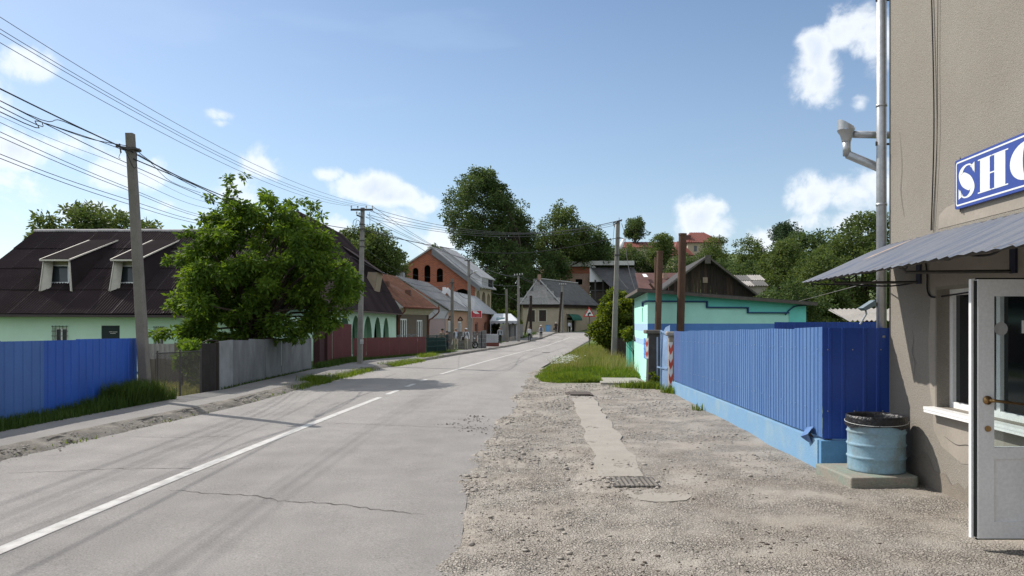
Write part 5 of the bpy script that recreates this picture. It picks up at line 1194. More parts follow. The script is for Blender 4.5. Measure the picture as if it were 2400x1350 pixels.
# old asbestos and boards behind it, across the yard
af = fence_run('board_fence', 'weathered corrugated sheets and boards across the yard behind the chain link', [(-11.2, 23.2), (-8.5, 23.2)], .9, 1.22, [slate_pale, M('old_grey_boards', (.13,.115,.095), .95, .3, 5, stretch=(3,3,.3))], (.15,.05,.035,.03), seed=3, jitter=.06)
mb = MB()
for i in range(18): x = -11.2+i*.155; mb.box(x, x+.145, 23.0, 23.03, gz(x,23)-.05, .70+.02*(i*5 % 3))
ob_ = thing('low_board_fence', 'low brown board fence before the corrugated sheets in the yard', 'fence', (-9.8, 23, gz(-9.8,23)))
rr = random.Random(3)
for i in range(18): x = -11.2+i*.155; obj('board', MB().box(x, x+.145, 22.9, 22.93, gz(x,23)-.05, .60+rr.uniform(-.03,.03)), wood_pale if False else M('brown_boards', (.12,.10,.08), .95, .3, 5, stretch=(3,3,.3)) if i == 0 else bpy.data.materials['brown_boards'], ob_)
# dark gate, grey flat-sheet wall, dark post, maroon runs
dg = fence_run('board_gate', 'narrow dark brown corrugated gate beside the grey sheet wall', [(-7.86, 19.25), (-7.82, 20.1)], .82, 1.27, [M('dark_brown_sheet', (.035,.029,.027), .9, .2, 3)], (.08,.02,.01,.01), seed=-1)
mb = MB(); mb.box(-7.87, -7.79, 20.12, 20.24, gz(-7.8,20.2)-.1, 1.17); obj('gate_post', mb, wood_dark, dg)
mb = MB(); mb.tube([Vector((-7.80,19.25,1.19)), Vector((-7.86,19.7,1.24)), Vector((-7.80,20.2,1.20))], .02, 6); obj('top_bar', mb, wood_dark, dg)
gw = thing('grey_sheet_wall', 'wall of grey flat asbestos sheets beside the pavement', 'wall', (-8, 25, gz(-8, 25)))
rr = random.Random(8); pts = [(-7.83, 20.25), (-8.27, 31.3)]
a = Vector((*pts[0], 0)); b = Vector((*pts[1], 0)); u = (b-a).normalized(); L = (b-a).length; q = 0; y_ = Vector((-u.y, u.x, 0))
for i, w_ in enumerate((1.15, 1.55, 1.75, 1.95, 2.2, 2.45)):
    w_ = w_*L/11.05; c = a+u*q; g = gz(c.x, c.y); c2 = c+u*w_; g1 = gz(c2.x, c2.y); top = lerp(1.20, 1.10, q/L)+rr.uniform(-.025, .025); top2 = lerp(1.20, 1.10, (q+w_)/L)+rr.uniform(-.02, .02)
    o_ = y_*rr.uniform(-.03, .02); P = [c+o_+Z3*(g-.05), c2+o_-u*.012+Z3*(g1-.05), c2+o_-u*.012+Z3*top2, c+o_+Z3*top]
    obj('panel', MB().prism(P, y_*.012), flat_asb2 if i == 0 else flat_asb, gw); q += w_
mb = MB()
for q in (2.7, 6.2, 10.9): p = a+u*q+y_*.08; mb.box(p.x-.04, p.x+.04, p.y-.04, p.y+.04, gz(p.x,p.y)-.1, 1.02)
obj('wall_post', mb, wood_dark, gw)
m1 = fence_run('maroon_fence', 'tall maroon sheet panels of the fence just past the grey wall', [(-8.62, 34.3), (-8.42, 39.9)], 1.9, 1.92, [maroon_f2], (.12,.03,.012,.01), seed=-1, jitter=.015)
mb = MB(); mb.box(-8.68, -8.40, 33.2, 34.25, gz(-8.5,33.5)-.05, 1.35); mb.box(-8.40, -8.28, 34.1, 34.25, gz(-8.4,34)-.05, 1.45); o = obj('dark_gate_leaf', mb, M('dark_maroon', (.05,.02,.022), .8), m1)
bpy.context.view_layer.update()
m2 = fence_run('maroon_fence', 'long low maroon sheet fence below the green arcade', [(-8.38, 40.05), (-7.2, 44.8), (-5.75, 50.7)], 1.6, 1.20, [maroon_f], (.12,.03,.012,.01), seed=-1, jitter=.012)
p = at(938, 805, 48.2); 
mb = MB(); p = at(939, 805, 48.0); mb.box(p.x-.04, p.x+.06, p.y-.06, p.y-.04, p.z-.3, p.z+.2); obj('scrap_patch', mb, M('torn_poster', (.40,.38,.37), .9, .3, 9), m2, fix=False)
gg = thing('iron_gate', 'dark green ornamental iron gate past the maroon fence', 'gate', (-5.2, 52.5, gz(-5.2, 52.5)))
ga = Vector((-5.72, 51.1, 0)); gb_ = Vector((-4.68, 54.2, 0)); u = (gb_-ga); L = u.length; u.normalize()
for k in range(2):
    mb = MB(); s0 = k*L/2+.02; s1 = (k+1)*L/2-.02; P = lambda q, z: ga+u*q+Z3*(gz((ga+u*q).x, (ga+u*q).y)+z)
    for z in (.08, .50, .86, 1.22): mb.beam(P(s0, z), P(s1, z), .04, .05)
    for q in (s0, s1): mb.beam(P(q, .0), P(q, 1.28), .05, .05)
    n = 15
    for i in range(n): q = lerp(s0, s1, (i+.5)/n); mb.beam(P(q, .08), P(q, 1.22), .018, .018)
    for i in range(7):
        q = lerp(s0, s1, (i+.5)/7); 
        for zc in (.68, 1.04): mb.tube([P(q+.075*math.cos(t), zc+.10*math.sin(t)) for t in np.linspace(0, 6.283, 9)], .012, 4, cap=False)
    obj('gate_leaf', mb, green_gate, gg)
mb = MB(); mb.quad(ga+u*.05+Z3*-.5+Vector((-.06,.03,0)), gb_-u*.05+Z3*-.5+Vector((-.06,.03,0)), gb_-u*.05+Z3*.62+Vector((-.06,.03,0)), ga+u*.05+Z3*.68+Vector((-.06,.03,0))); obj('back_sheet', mb, M('dark_green_sheet', (.012,.03,.03), .8), gg, fix=False)
# railing with scrolls on top of the fence before the brown house
hr = thing('ornate_railing', 'dark railing with pale scrollwork above the maroon fence', 'railing', tuple(at(950, 795, 52)))
mb = MB(); a, b = at(927, 793, 53), at(1000, 793, 54); mb.beam(a, b, .05, .07); obj('rail', mb, green_gate, hr)
mb = MB()
for i in range(9): c = at(932+i*5.2, 789.5, 53.2); r_ = .09+.05*(i % 3); mb.tube([c+Vector((r_*math.cos(t), 0, r_*math.sin(t))) for t in np.linspace(.3, 5.4, 10)], .013, 4)
obj('scroll', mb, M('pale_iron', (.25,.28,.30), .6), hr)

# stone gate posts and white panelled fence
sf = thing('block_gateposts', 'grey block gateposts with white panels beside the lamp pole', 'gate', tuple(at(1116, 825, 66)))
for px, wd in ((1058,.55),(1077,.5),(1112,.3),(1125,.3),(1133.5,.45)):
    a = at(px, 757, 66 if px > 1100 else 65); mb = MB().box(a.x-wd/2, a.x+wd/2, a.y, a.y+.5, gz(a.x,a.y)-.1, gz(a.x,a.y)+(1.45 if px < 1130 else 1.55)); obj('post', mb, stone_block, sf)
for x0_, x1_ in ((1105.5, 1111), (1118, 1127)): a, b = at(x0_, 810, 66.1), at(x1_, 786, 66.1); obj('white_panel', MB().box(a.x, b.x, 66.05, 66.2, a.z, b.z), white_p, sf)
a, b = at(1070, 821, 64.5), at(1104, 795, 64.5); obj('low_wall', MB().box(a.x, b.x, 64.4, 64.7, gz(a.x,64)-.1, b.z), stone_block, sf)
a, b = at(1112, 785, 67), at(1136, 781.5, 67); obj('coping', MB().box(a.x, b.x, 66.6, 67.2, a.z, b.z), concrete, sf)
wf = thing('white_block_fence', 'white openwork block wall on a red base', 'wall', tuple(at(1150, 815, 72)))
a, b = at(1136, 803, 71), at(1167, 783, 71); mb = MB()
nb_, nr = 8, 7
bm_ = mesh_of('block', MB().box(-.5, .5, -.08, .08, -.5, .5), M('white_block', (.50,.51,.53), .8, .1, 2)); bw = (b.x-a.x)/nb_; bh = (b.z-a.z)/nr
for j in range(nr):
    for i in range(nb_):
        c = Vector((a.x+(i+.5+(.25 if j % 2 else -.0))*bw, 71, a.z+(j+.5)*bh)); piece('block', bm_, wf, Matrix.Translation(c) @ Matrix.Diagonal((bw*.90, 1, bh*.80, 1)))
obj('back_wall', MB().box(a.x, b.x+.1, 71.1, 71.3, a.z, b.z), M('shadow_joint', (.17,.17,.18), .9), wf)  # block white darkened, shade behind the blocks put into its colour
obj('base', MB().box(a.x, b.x+.1, 70.9, 71.3, gz(a.x,71)-.2, a.z), M('red_base', (.16,.06,.045), .9), wf)

# ---------------------------------------------------------------- long green house (left part)
HA = thing('green_house', 'long low green house with a maroon corrugated roof and two dormers', 'house', (-17, 36, gz(-17, 32)))
yA, yR, zE, zR = 30.0, 36.0, 2.02, 6.0; xL, xR = -22.6, -10.6
ops = [(3.95+.25, 4.75, .60, 1.50, 0), (6.1, 6.82, .5, 1.58, 0), (8.2, 8.55, .35, 1.47, 0), (9.75, 10.1, .6, 1.6, 0)]
mb = MB(); wall(mb, (xL+.3, yA), (1,0), xR-xL-.3, -.5, zE+.2, ops, .22, nin=(0,1,0)); mb.box(xL+.3, xR, yA+.5, 42, -.5, 2)
g0 = [Vector((xL+.3, yA, -.5)), Vector((xL+.3, 42, -.5)), Vector((xL+.3, 42, zE)), Vector((xL+.3, yR, zR-.2)), Vector((xL+.3, yA, zE))]; mb.add(g0, [(0,1,2,3,4)])
obj('wall', mb, green_w, HA)
W0 = (xL+.3, yA)
for k in (0, 2): 
    f = window(HA, W0, (1,0), (0,1,0), ops[k], .10, pvc, window_glass, t=.07, nv=1)
    mb = MB(); o = ops[k]
    for i in range(5): x = W0[0]+lerp(o[0], o[1], i/4); mb.tube([Vector((x, yA-.06, o[2]-.05)), Vector((x, yA-.06, o[3]+.08))], .010, 5)
    for i in range(6): z = lerp(o[2], o[3]+.05, i/5); mb.tube([Vector((W0[0]+o[0]-.05, yA-.05, z)), Vector((W0[0]+o[1]+.05, yA-.05, z))], .010, 5)
    obj('window_grille', mb, steel_dark, HA)
a = ops[1]; hd = obj('hatch_door', MB().box(W0[0]+a[0]+.01, W0[0]+a[1]-.01, yA+.02, yA+.06, a[2], a[3]-.01), M('dark_green_door', (.018,.03,.032), .6), HA)
mb = MB()
for (x0_, x1_, z) in ((.30,.42,1.32),(.44,.62,1.315),(.34,.55,1.26)): mb.box(W0[0]+6.1+x0_, W0[0]+6.1+x1_, yA+.012, yA+.019, z, z+.02)
obj('lettering', mb, white_p, hd)
a = ops[3]; obj('window', MB().box(W0[0]+a[0], W0[0]+a[1], yA+.08, yA+.12, a[2], a[3]), window_glass, HA)
# roof of separate sheets
rU = Vector((0, yR-(yA-.45), zR-(zE-.28*0)-.0)); e0 = Vector((xL, yA-.45, zE-.02)); up_ = (Vector((xL, yR, zR))-e0); RL = up_.length; up_.normalize(); xx = Vector((1,0,0)); zz = xx.cross(up_)
rfA = obj('roof', MB().add([e0-zz*.02, e0+xx*(xR-xL)-zz*.02, Vector((xR, yR, zR))-zz*.02, Vector((xL, yR, zR))-zz*.02, Vector((xL, 42.4, zE)), Vector((xR, 42.4, zE))], [(0,1,2,3),(3,2,5,4)]), maroon_roof, HA, fix=False)
mr2 = M('maroon_corrugated_roofing_b', (.030,.0225,.0235), .95, .16, .7, fine=.15, spec=.06); mr3 = M('maroon_corrugated_roofing_c', (.040,.030,.031), .95, .16, .7, fine=.15, spec=.06)
sheets(rfA, 'roof_sheet', e0, xx, up_, zz, xR-xL, RL, .98, 1.75, [maroon_roof, mr2, maroon_roof, mr3], n=9, d=.038, seed=4, edge=M('pale_sheet_edge', (.10,.082,.082), .95, .25, 2))  # each sheet has a paler strip along one edge
mb = MB()
for i in range(12): x = xL+i; mb.tube([Vector((x-.02, yR, zR+.045+.012*(i % 2))), Vector((x+1.02, yR, zR+.045+.012*(i % 2)))], .075, 8)
obj('ridge_cap', mb, maroon_ridge, HA)
mb = MB(); mb.beam(Vector((xL, yA-.52, zE-.03)), Vector((xR, yA-.52, zE-.10)), .12, .09); obj('gutter', mb, M('dark_gutter', (.06,.045,.045), .6), HA)
mb = MB(); mb.box(xL, xR, yA-.42, yA-.05, zE-.10, zE-.07); obj('soffit', mb, M('pale_soffit', (.30,.24,.19), .9), HA)
def on_roof(y): return zE-.02+(y-(yA-.45))*(zR-zE+.02)/(yR-yA+.45)
frame_w = M('cream_trim', (.58,.54,.46), .8, .1, 3)
for k, (pl0, pr0, tl0, tr0) in enumerate(((95,168,105,163), (258,333,270,324))):
    yF = 31.35; zB = on_roof(31.1)
    bl, br = at(pl0, 683, 31.0), at(pr0, 683, 31.0); tl, tr = at(tl0, 609, yF), at(tr0, 609, yF)
    yb = 35.1; zb_ = on_roof(yb)
    tlb, trb = Vector((tl.x-.25, yb, zb_)), Vector((tr.x-.05, yb, zb_))
    mb = MB(); ov2 = Vector((0,-.18,-.06)); slab(mb, [tl+ov2+Vector((-.10,0,0)), tr+ov2+Vector((.10,0,0)), trb+Vector((.10,0,0)), tlb], .06)
    dm = obj('dormer', mb, maroon_roof, HA, label='left dormer' if k == 0 else 'dormer beside the leaning pole')
    dxx = (tr-tl); dW = dxx.length+.16; dxx.normalize(); o_d = tl+ov2+Vector((-.08,0,.065)); dyy = (tlb-(tl+ov2)); dH = dyy.length; dyy.normalize()
    dzz = dxx.cross(dyy).normalized(); dyy2 = dzz.cross(dxx)
    sk = mesh_of('roof_sheet', wavy(dW, 1.0, 12, .03), mr2); o2_ = bpy.data.objects.new('roof_sheet', sk); COL.objects.link(o2_); o2_.parent = dm; fr_ = frame4(o_d, dxx, dyy*dH, dzz); o2_.matrix_local = Matrix.Translation(-root_loc(dm)) @ frame4(o_d, dxx, dyy2*dH, dzz)
    mb = MB()
    for (t_, b_, tb_) in ((tl, bl, tlb), (tr, br, trb)): mb.add([t_, b_, Vector((b_.x, yb, zb_-1.2)), tb_], [(0,1,2,3)])
    obj('cheek', mb, mr2, dm, fix=False)
    mb = MB(); dn = Vector((0,-.03,0))
    mb.beam(tl+dn, bl+dn, .03, .13, (0,1,0)); mb.beam(tr+dn, br+dn, .03, .10, (0,1,0)); 
    mb.quad(tl+dn*1.4+Vector((0,.0,0)), bl+dn, bl+Vector((.26,.28,.16)), tl+Vector((.20,.26,0)))
    mb.beam(tl+ov2+Vector((-.10,-.01,.03)), tr+ov2+Vector((.10,-.01,.03)), .04, .07); mb.beam(tl+ov2+Vector((-.1,0,.05)), tlb+Vector((0,0,.05)), .05, .05); mb.beam(tr+ov2+Vector((.1,0,.05)), trb+Vector((.1,0,.05)), .05, .05)
    obj('trim', mb, frame_w, dm)
    wl0, wr0, wt0 = (118,162,621) if k == 0 else (279,321,622)
    P = [at(wl0, 664, 31.62), at(wr0, 664, 31.62), at(wr0-1, wt0, 31.75), at(wl0+3, wt0, 31.75)]
    mb = MB(); c = sum(P, Vector())/4; 
    for i in range(4):
        p, q = P[i], P[(i+1) % 4]; mb.quad(p, q, c+(q-c)*.86, c+(p-c)*.86)
    fw = obj('window', mb, pvc, dm, fix=False)
    obj('pane', MB().add([c+(p-c)*.87+Vector((0,.02,0)) for p in P], [(0,1,2,3)]), window_glass, fw, fix=False)
    mb = MB(); mb.add([at(tl0, 609, 31.8), at(tr0, 609, 31.8), br+Vector((0,.75,.25)), bl+Vector((0,.75,.25))], [(0,1,2,3)]); obj('front_wall', mb, cream, dm, fix=False)

# ---------------------------------------------------------------- green house, street wing with arcade
HB_ = thing('arcade_house', 'green house wing with five arches under a steep maroon roof', 'house', (-12, 52, h0(52)))
ya, yb = 41.5, 63.0; xw = -9.6; zE = 2.42
def yq(px): return -xw*F/(1200-px)
ops = []
for (p0_, p1_, yt) in ((797,819,736.5), (824.5,843,739), (852,872,740.5), (876.5,893,743), (898,911.5,745)):
    y0_, y1_ = yq(p0_), yq(p1_); ym = (y0_+y1_)/2; ops.append((y0_-ya, y1_-ya, h0(ym)-.0+.25, EYE-(yt-HZ)/F*ym, (y1_-y0_)*.62))
mb = MB(); wall(mb, (xw, ya), (0,1), yb-ya, lambda q: h0(ya+q)-.3, zE, ops, .32, nin=(-1,0,0), reveal_mi=1)
mb.quad((xw,ya,-1),(-18.4,ya,-1),(-18.4,ya,zE),(xw,ya,zE)); mb.quad((xw,yb,-1),(xw,yb,zE),(-18.4,yb,zE),(-18.4,yb,-1))
obj('wall', mb, [green_w, green_in], HB_)
mb = MB(); mb.quad((xw-1.5,ya,-1),(xw-1.5,yb,-1),(xw-1.5,yb,zE),(xw-1.5,ya,zE)); mb.quad((xw,ya,zE-.02),(xw-1.5,ya,zE-.02),(xw-1.5,yb,zE-.02),(xw,yb,zE-.02)); mb.quad((xw,ya+.05,-.5),(xw-1.5,ya+.05,-.5),(xw-1.5,ya+.05,zE),(xw,ya+.05,zE)); mb.quad((xw,yb-.05,-.8),(xw-1.5,yb-.05,-.8),(xw-1.5,yb-.05,zE),(xw,yb-.05,zE)); mb.quad((xw,ya,-.55),(xw-1.5,ya,-.55),(xw-1.5,yb,-.75),(xw,yb,-.75))
obj('porch', mb, green_in, HB_, fix=False)
mb = MB()
for y in (45.0, 53.2, 60.5): mb.box(xw-1.48, xw-1.42, y, y+1.0, -.5, 1.6)
obj('porch_door', mb, M('porch_shutter', (.03,.06,.05), .8), HB_)
eave = lambda y: Vector((-9.1, y, zE)); brk = lambda y: Vector((-11.07, y, 5.78)); rdg = lambda y: Vector((-14.0, y, 8.9))
mb = MB()
back = lambda y: Vector((-18.9, y, zE))
hY = 49.5
mb.quad(eave(ya-.3), eave(yb), brk(yb), brk(45.6)); mb.quad(brk(45.6), brk(yb), rdg(yb), rdg(hY)); mb.quad(rdg(hY), rdg(yb), back(yb), back(ya-.3))
mb.add([eave(ya-.3), brk(45.6), rdg(hY), back(ya-.3)], [(0,1,2,3)]); mb.add([eave(yb), brk(yb), rdg(yb), back(yb)], [(0,1,2,3)])
rb = obj('roof', mb, maroon_roof, HB_, fix=False)
yv_ = Vector((0,1,0))
u1 = (brk(0)-eave(0)); L1 = u1.length; u1.normalize(); u2 = (rdg(0)-brk(0)); L2 = u2.length; u2.normalize()
# only the stretch of slope that shows past the walnut tree gets its own sheets
sheets(rb, 'roof_sheet', eave(46), yv_, u1, u1.cross(yv_)*-1, yb-46, L1, 1.0, 1.9, [maroon_roof, mr2, mr3], n=6, d=.04, seed=7)
sheets(rb, 'roof_sheet', brk(hY), yv_, u2, u2.cross(yv_)*-1, yb-hY, L2, 1.0, 2.1, [maroon_roof, mr2, mr3], n=6, d=.04, seed=8)
mb = MB()
for i in range(14): y = hY+i*1.0; mb.tube([rdg(y)+Z3*.03, rdg(min(yb, y+1.02))+Z3*.04], .08, 6)
obj('ridge_cap', mb, M('maroon_ridge_cap', (.09,.055,.058), .85), HB_)
mb = MB(); mb.beam(eave(yb+.02)-Z3*.05, brk(yb+.02)-Z3*.02, .05, .16); mb.beam(brk(yb+.02), rdg(yb+.02), .05, .16); mb.beam(eave(ya)+Vector((.05,0,-.04)), eave(yb)+Vector((.05,0,-.04)), .1, .1); mb.quad((xw,ya,zE-.06),(-9.1,ya,zE-.06),(-9.1,yb,zE-.06),(xw,yb,zE-.06)); obj('eaves_board', mb, M('brown_eaves', (.10,.075,.065), .9), HB_, fix=False)
# dormer at the far end, seen edge-on
dx0 = at(880.5, 700, 57); mb = MB()
yD0, yD1 = 55.2, 57.4; fX = -9.75
ck = lambda y: MB().add([Vector((fX, y, 4.15+1.2)), Vector((fX-.32, y, 3.55)), brk(y), rdg(y)*.62+brk(y)*.38], [(0,1,2,3)])
dm = obj('dormer', ck(yD0), mr2, HB_, label='far dormer seen edge-on', fix=False); obj('cheek', ck(yD1), mr2, dm, fix=False)
mb = MB(); slab(mb, [Vector((fX+.2,yD0-.1,5.32)), Vector((fX+.2,yD1+.1,5.32)), Vector((-12.4,yD1+.1,7.25)), Vector((-12.4,yD0-.1,7.25))], .07); obj('dormer_roof', mb, maroon_roof, dm)
mb = MB(); mb.add([Vector((fX,yD0-.02,5.36)), Vector((fX-.34,yD0-.02,3.5)), Vector((fX-.95,yD0-.02,4.1)), Vector((fX-.7,yD0-.02,5.38))], [(0,1,2,3)]); mb.quad(Vector((fX,yD0,5.36)), Vector((fX,yD1,5.36)), Vector((fX-.32,yD1,3.55)), Vector((fX-.32,yD0,3.55))); obj('dormer_front', mb, M('buff_board', (.30,.24,.17), .9), dm, fix=False)

# ---------------------------------------------------------------- brown house
HC = thing('brown_house', 'brown-grey house with rusty sheet roof and white windows', 'house', (-9, 67, h0(67)))
A = Vector((-9.55, 63.3, 0)); B = Vector((-7.75, 70.2, 0)); u = (B-A).normalized(); L = (B-A).length; ni = Vector((-u.y, u.x, 0)); zT = 2.9
def uq(px, A=A, u=u):   # where a picture column meets the wall line
    k = (px-1200)/F; return (A.x-k*A.y)/(k*u.y-u.x)
ops = [(uq(938.5), uq(954.5), .25, 2.05, 0), (uq(977), uq(990.5), .15, 1.95, 0)]
mb = MB(); wall(mb, A, u, L, -1, zT, ops, .15, nin=ni); mb.quad(A+Z3*-1, A+ni*7-Z3, A+ni*7+Z3*zT, A+Z3*zT); mb.quad(B-Z3, B+Z3*zT, B+ni*7+Z3*zT, B+ni*7-Z3); obj('wall', mb, brown_w, HC)
for o in ops: window(HC, A, u, ni, o, .03, pvc, window_glass, t=.13, nv=2, nh=0)
mb = MB()
for o in ops: mb.obox(A+u*(o[0]+o[1])/2-ni*.08+Z3*(o[2]-.06), u*((o[1]-o[0])/2+.12), ni*.1, Z3*.05)
obj('window_sill', mb, pvc, HC)
mb = MB(); mb.obox(A+u*.25-ni*.03+Z3*.9, u*.25, ni*.04, Z3*2.0); mb.obox(A+u*(L-.15)-ni*.03+Z3*.9, u*.15, ni*.04, Z3*2.0); obj('corner_board', mb, brown_tr, HC)
mb = MB()
for k in range(4): z = 2.42+k*.13; o_ = .06+k*.12; mb.obox(A+u*L/2-ni*o_/2+Z3*(z+.06), u*(L/2+.15+k*.06), ni*(o_/2+.02), Z3*.064)
obj('cornice', mb, cream, HC)
ea, eb = A-u*.45-ni*.75+Z3*2.98, B+u*.45-ni*.75+Z3*3.02; ra = A-u*.45+ni*3.4+Z3*6.25; rb_ = B+u*.45+ni*3.4+Z3*6.0
mb = MB(); slab(mb, [ea, eb, rb_, ra], .05); bk = [ra, rb_, B+ni*8+Z3*3, A+ni*8+Z3*3]; mb.quad(*bk); rf_ = obj('roof', mb, rust_roof, HC)
mb = MB(); n = 26
for i in range(n): t = i/(n-1); mb.beam(ea+(eb-ea)*t+Z3*.07, ra+(rb_-ra)*t+Z3*.07, .05, .05)
obj('roof_rib', mb, M('rust_rib', (.28,.14,.09), .75, .25, 2), rf_)
mb = MB(); mb.tube([ea+Vector((.08,-.2,0)), eb+Vector((.08,.2,-.0))], .10, 8); d_ = eb+Vector((.1,.1,0)); mb.tube(catmull([d_+Z3*.1, d_-Z3*.35, d_+ni*.55-Z3*.9+u*-.2, B-ni*.08-Z3*-1.7, B-ni*.08-Z3*.8], 4).tolist(), .07, 7); d_ = ea+Vector((.1,0,0)); mb.tube(catmull([d_+Z3*.15, d_-Z3*.3, d_+ni*.5-Z3*.9, A-ni*.05+Z3*.8], 4).tolist(), .07, 7); mb.lathe([(.08,0),(.12,.12),(.05,.14),(.03,.3)], 7, tuple(eb+Vector((.1,.1,.0)))); obj('gutter', mb, M('rust_gutter', (.16,.06,.038), .8, .2, 3), HC, smooth=True)
for t_, s_ in ((.25,.55),(.6,.35)): p = ea+(eb-ea)*t_+(ra-ea)*s_; obj('roof_vent', MB().box(p.x-.35, p.x+.1, p.y-.3, p.y+.4, p.z, p.z+.45), rust_roof, HC)

# ---------------------------------------------------------------- pink and orange houses, further along
HD = thing('pink_house', 'pink house with pale grey gable and grey sheet roof', 'house', (-8, 79, h0(79)))
A = Vector((-6.5, 74.2, 0)); B = Vector((-4.87, 84, 0)); u = (B-A).normalized(); L = (B-A).length; ni = Vector((-u.y, u.x, 0)); zT = 2.9
def uq2(px): k = (px-1200)/F; return (A.x-k*A.y)/(k*u.y-u.x)
ops = [(uq2(1050.5), uq2(1057), .05, 1.9, 0), (uq2(1074), uq2(1082), -.05, 1.85, 0)]
mb = MB(); wall(mb, A, u, L, -1, zT, ops, .15, nin=ni, mi=1); mb.quad(A-Z3, A+ni*9.5-Z3, A+ni*9.5+Z3*2.1, A+Z3*2.1); obj('wall', mb, [pink_w, peach_w], HD)
for o in ops: window(HD, A, u, ni, o, .03, pvc, window_glass, t=.14, nv=2)
mb = MB()
for o in ops: c = A+u*(o[0]+o[1])/2-ni*.06+Z3*(o[3]+.12); w_ = (o[1]-o[0])/2+.2; mb.obox(c, u*w_, ni*.05, Z3*.05); mb.beam(c-u*w_+Z3*.05, c+Z3*.35, .08, .08); mb.beam(c+u*w_+Z3*.05, c+Z3*.35, .08, .08)
obj('window_hood', mb, brown_tr, HD)
apx = at(930, 648, 74.0); gl_ = A-ni*.35+Z3*2.95; 
mb = MB(); g1_, g2_ = A+Z3*2.1-u*.05, A+ni*9.5+Z3*2.1-u*.05; mb.add([g1_-ni*.3, g1_-ni*.3+Z3*.75, Vector((apx.x, 74.0, apx.z-.15)), g2_+Z3*.6, g2_], [(0,1,2,3,4)]); gbl = obj('gable_cladding', mb, grey_pale, HD, fix=False)
mb = MB()
for i in range(1, 9): p = lerp(g1_, g2_, i/9) if False else g1_+(g2_-g1_)*(i/9); mb.beam(p+Vector((.35,-.02,0)), p+Vector((-1.6,-.02,2.4)) if p.x > apx.x+1.5 else p+Vector((-.2,-.02,1.0)), .02, .03)
obj('cladding_joint', mb, M('grey_joint', (.22,.22,.225), .8), gbl)
ra = Vector((apx.x, 73.7, apx.z)); ea = A-ni*.5-u*.5+Z3*2.93; eb = B-ni*.5+u*.3+Z3*2.95; rb_ = ra+u*(L+.8)+Z3*-.1
mb = MB(); slab(mb, [ea, eb, rb_, ra], .08); slab(mb, [ra, rb_, rb_-ni*-5.5-Z3*3, ra+ni*5.5-Z3*3], .08); rfd = obj('roof', mb, grey_metal, HD)
mb = MB()
for i in range(14): t = i/13; mb.beam(ea+(eb-ea)*t+Z3*.11, ra+(rb_-ra)*t+Z3*.11, .05, .05)
for t in (.3, .62): mb.beam(ea+(ra-ea)*t+Z3*.1, eb+(rb_-eb)*t+Z3*.1, .05, .03)
obj('seam', mb, M('grey_seam', (.27,.265,.265), .6), rfd)
obj('drainpipe', MB().tube([ea+Vector((.03,.4,.05)), A+Vector((.03,-.1,2.3)), A+Vector((.03,-.08,-.8))], .06, 6), zinc, HD); obj('drainpipe', MB().tube([eb, B+Vector((.08,-.6,2.2)), B+Vector((.08,-.6,-.8))], .07, 6), zinc, HD)
mb = MB(); p = rb_; mb.box(apx.x-1.0, apx.x+.2, 77, 78.2, apx.z-.2, apx.z+.6); obj('chimney', mb, grey_metal, HD)

HE = thing('orange_house', 'small orange house with a hipped grey sheet roof', 'house', (-4, 90, h0(90)))
A = Vector((-4.8, 84.6, 0)); B = Vector((-2.53, 96, 0)); u = (B-A).normalized(); L = (B-A).length; ni = Vector((-u.y, u.x, 0)); zT = 2.85
def uq3(px): k = (px-1200)/F; return (A.x-k*A.y)/(k*u.y-u.x)
ops = [(uq3(1113), uq3(1121), -.1, 1.75, 0), (uq3(1135), uq3(1140.5), -.15, 1.75, 0)]
mb = MB(); wall(mb, A, u, L, -1, zT, ops, .35, nin=ni); mb.quad(A-Z3, A+ni*7-Z3, A+ni*7+Z3*zT, A+Z3*zT); obj('wall', mb, orange_w, HE)
for o in ops: window(HE, A, u, ni, o, .12, M('rose_frame', (.30,.15,.11), .8), window_glass, t=.2, nv=0)
ea, eb = A-ni*.6-u*.4+Z3*2.82, B-ni*.6+u*.6+Z3*2.72; ra, rb_ = Vector((-7.3, 84.6, 5.3)), Vector((-4.5, 94.6, 4.9)); bkp = A+ni*7.5+Z3*2.8
mb = MB(); slab(mb, [ea, eb, rb_, ra], .08); mb.add([eb, B+ni*6+u*.6+Z3*2.72, rb_], [(0,1,2)]); mb.quad(ra, rb_, B+ni*6+u*.6+Z3*2.72, bkp); mb.add([ea, ra, bkp], [(0,1,2)]); rfe = obj('roof', mb, grey_metal, HE, fix=False)
mb = MB()
for i in range(12): t = i/11; mb.beam(ea+(eb-ea)*t+Z3*.1, ra+(rb_-ra)*min(1, t*1.0)+Z3*.1, .05, .05)
obj('seam', mb, bpy.data.materials['grey_seam'], rfe)
mb = MB(); p = at(1047, 681, 83); mb.prism([at(1037,692,83), at(1054,692,83), at(1046,679,83)], (0,.4,0)); obj('gablet', mb, orange_w, HE); mb = MB(); mb.beam(at(1035,694,82.9), at(1046,677.5,82.9), .5, .14, (0,1,0)); mb.beam(at(1046,677.5,82.9), at(1092,727,83.5), .5, .14, (0,1,0)); obj('gablet_trim', mb, grey_pale, HE); mb = MB().box(at(1037,680,84).x, at(1045,680,84).x, 84, 84.6, at(1040,680,84).z, at(1040,673,84).z); obj('chimney', mb, grey_pale, HE)
obj('drainpipe', MB().tube([eb, B+Vector((.1,0,2.2)), B+Vector((.1,0,-.8))], .07, 6), zinc, HE); obj('drainpipe', MB().tube([A+Vector((.3,1.2,2.6)), A+Vector((.25,1.2,-.8))], .07, 6), zinc, HE)

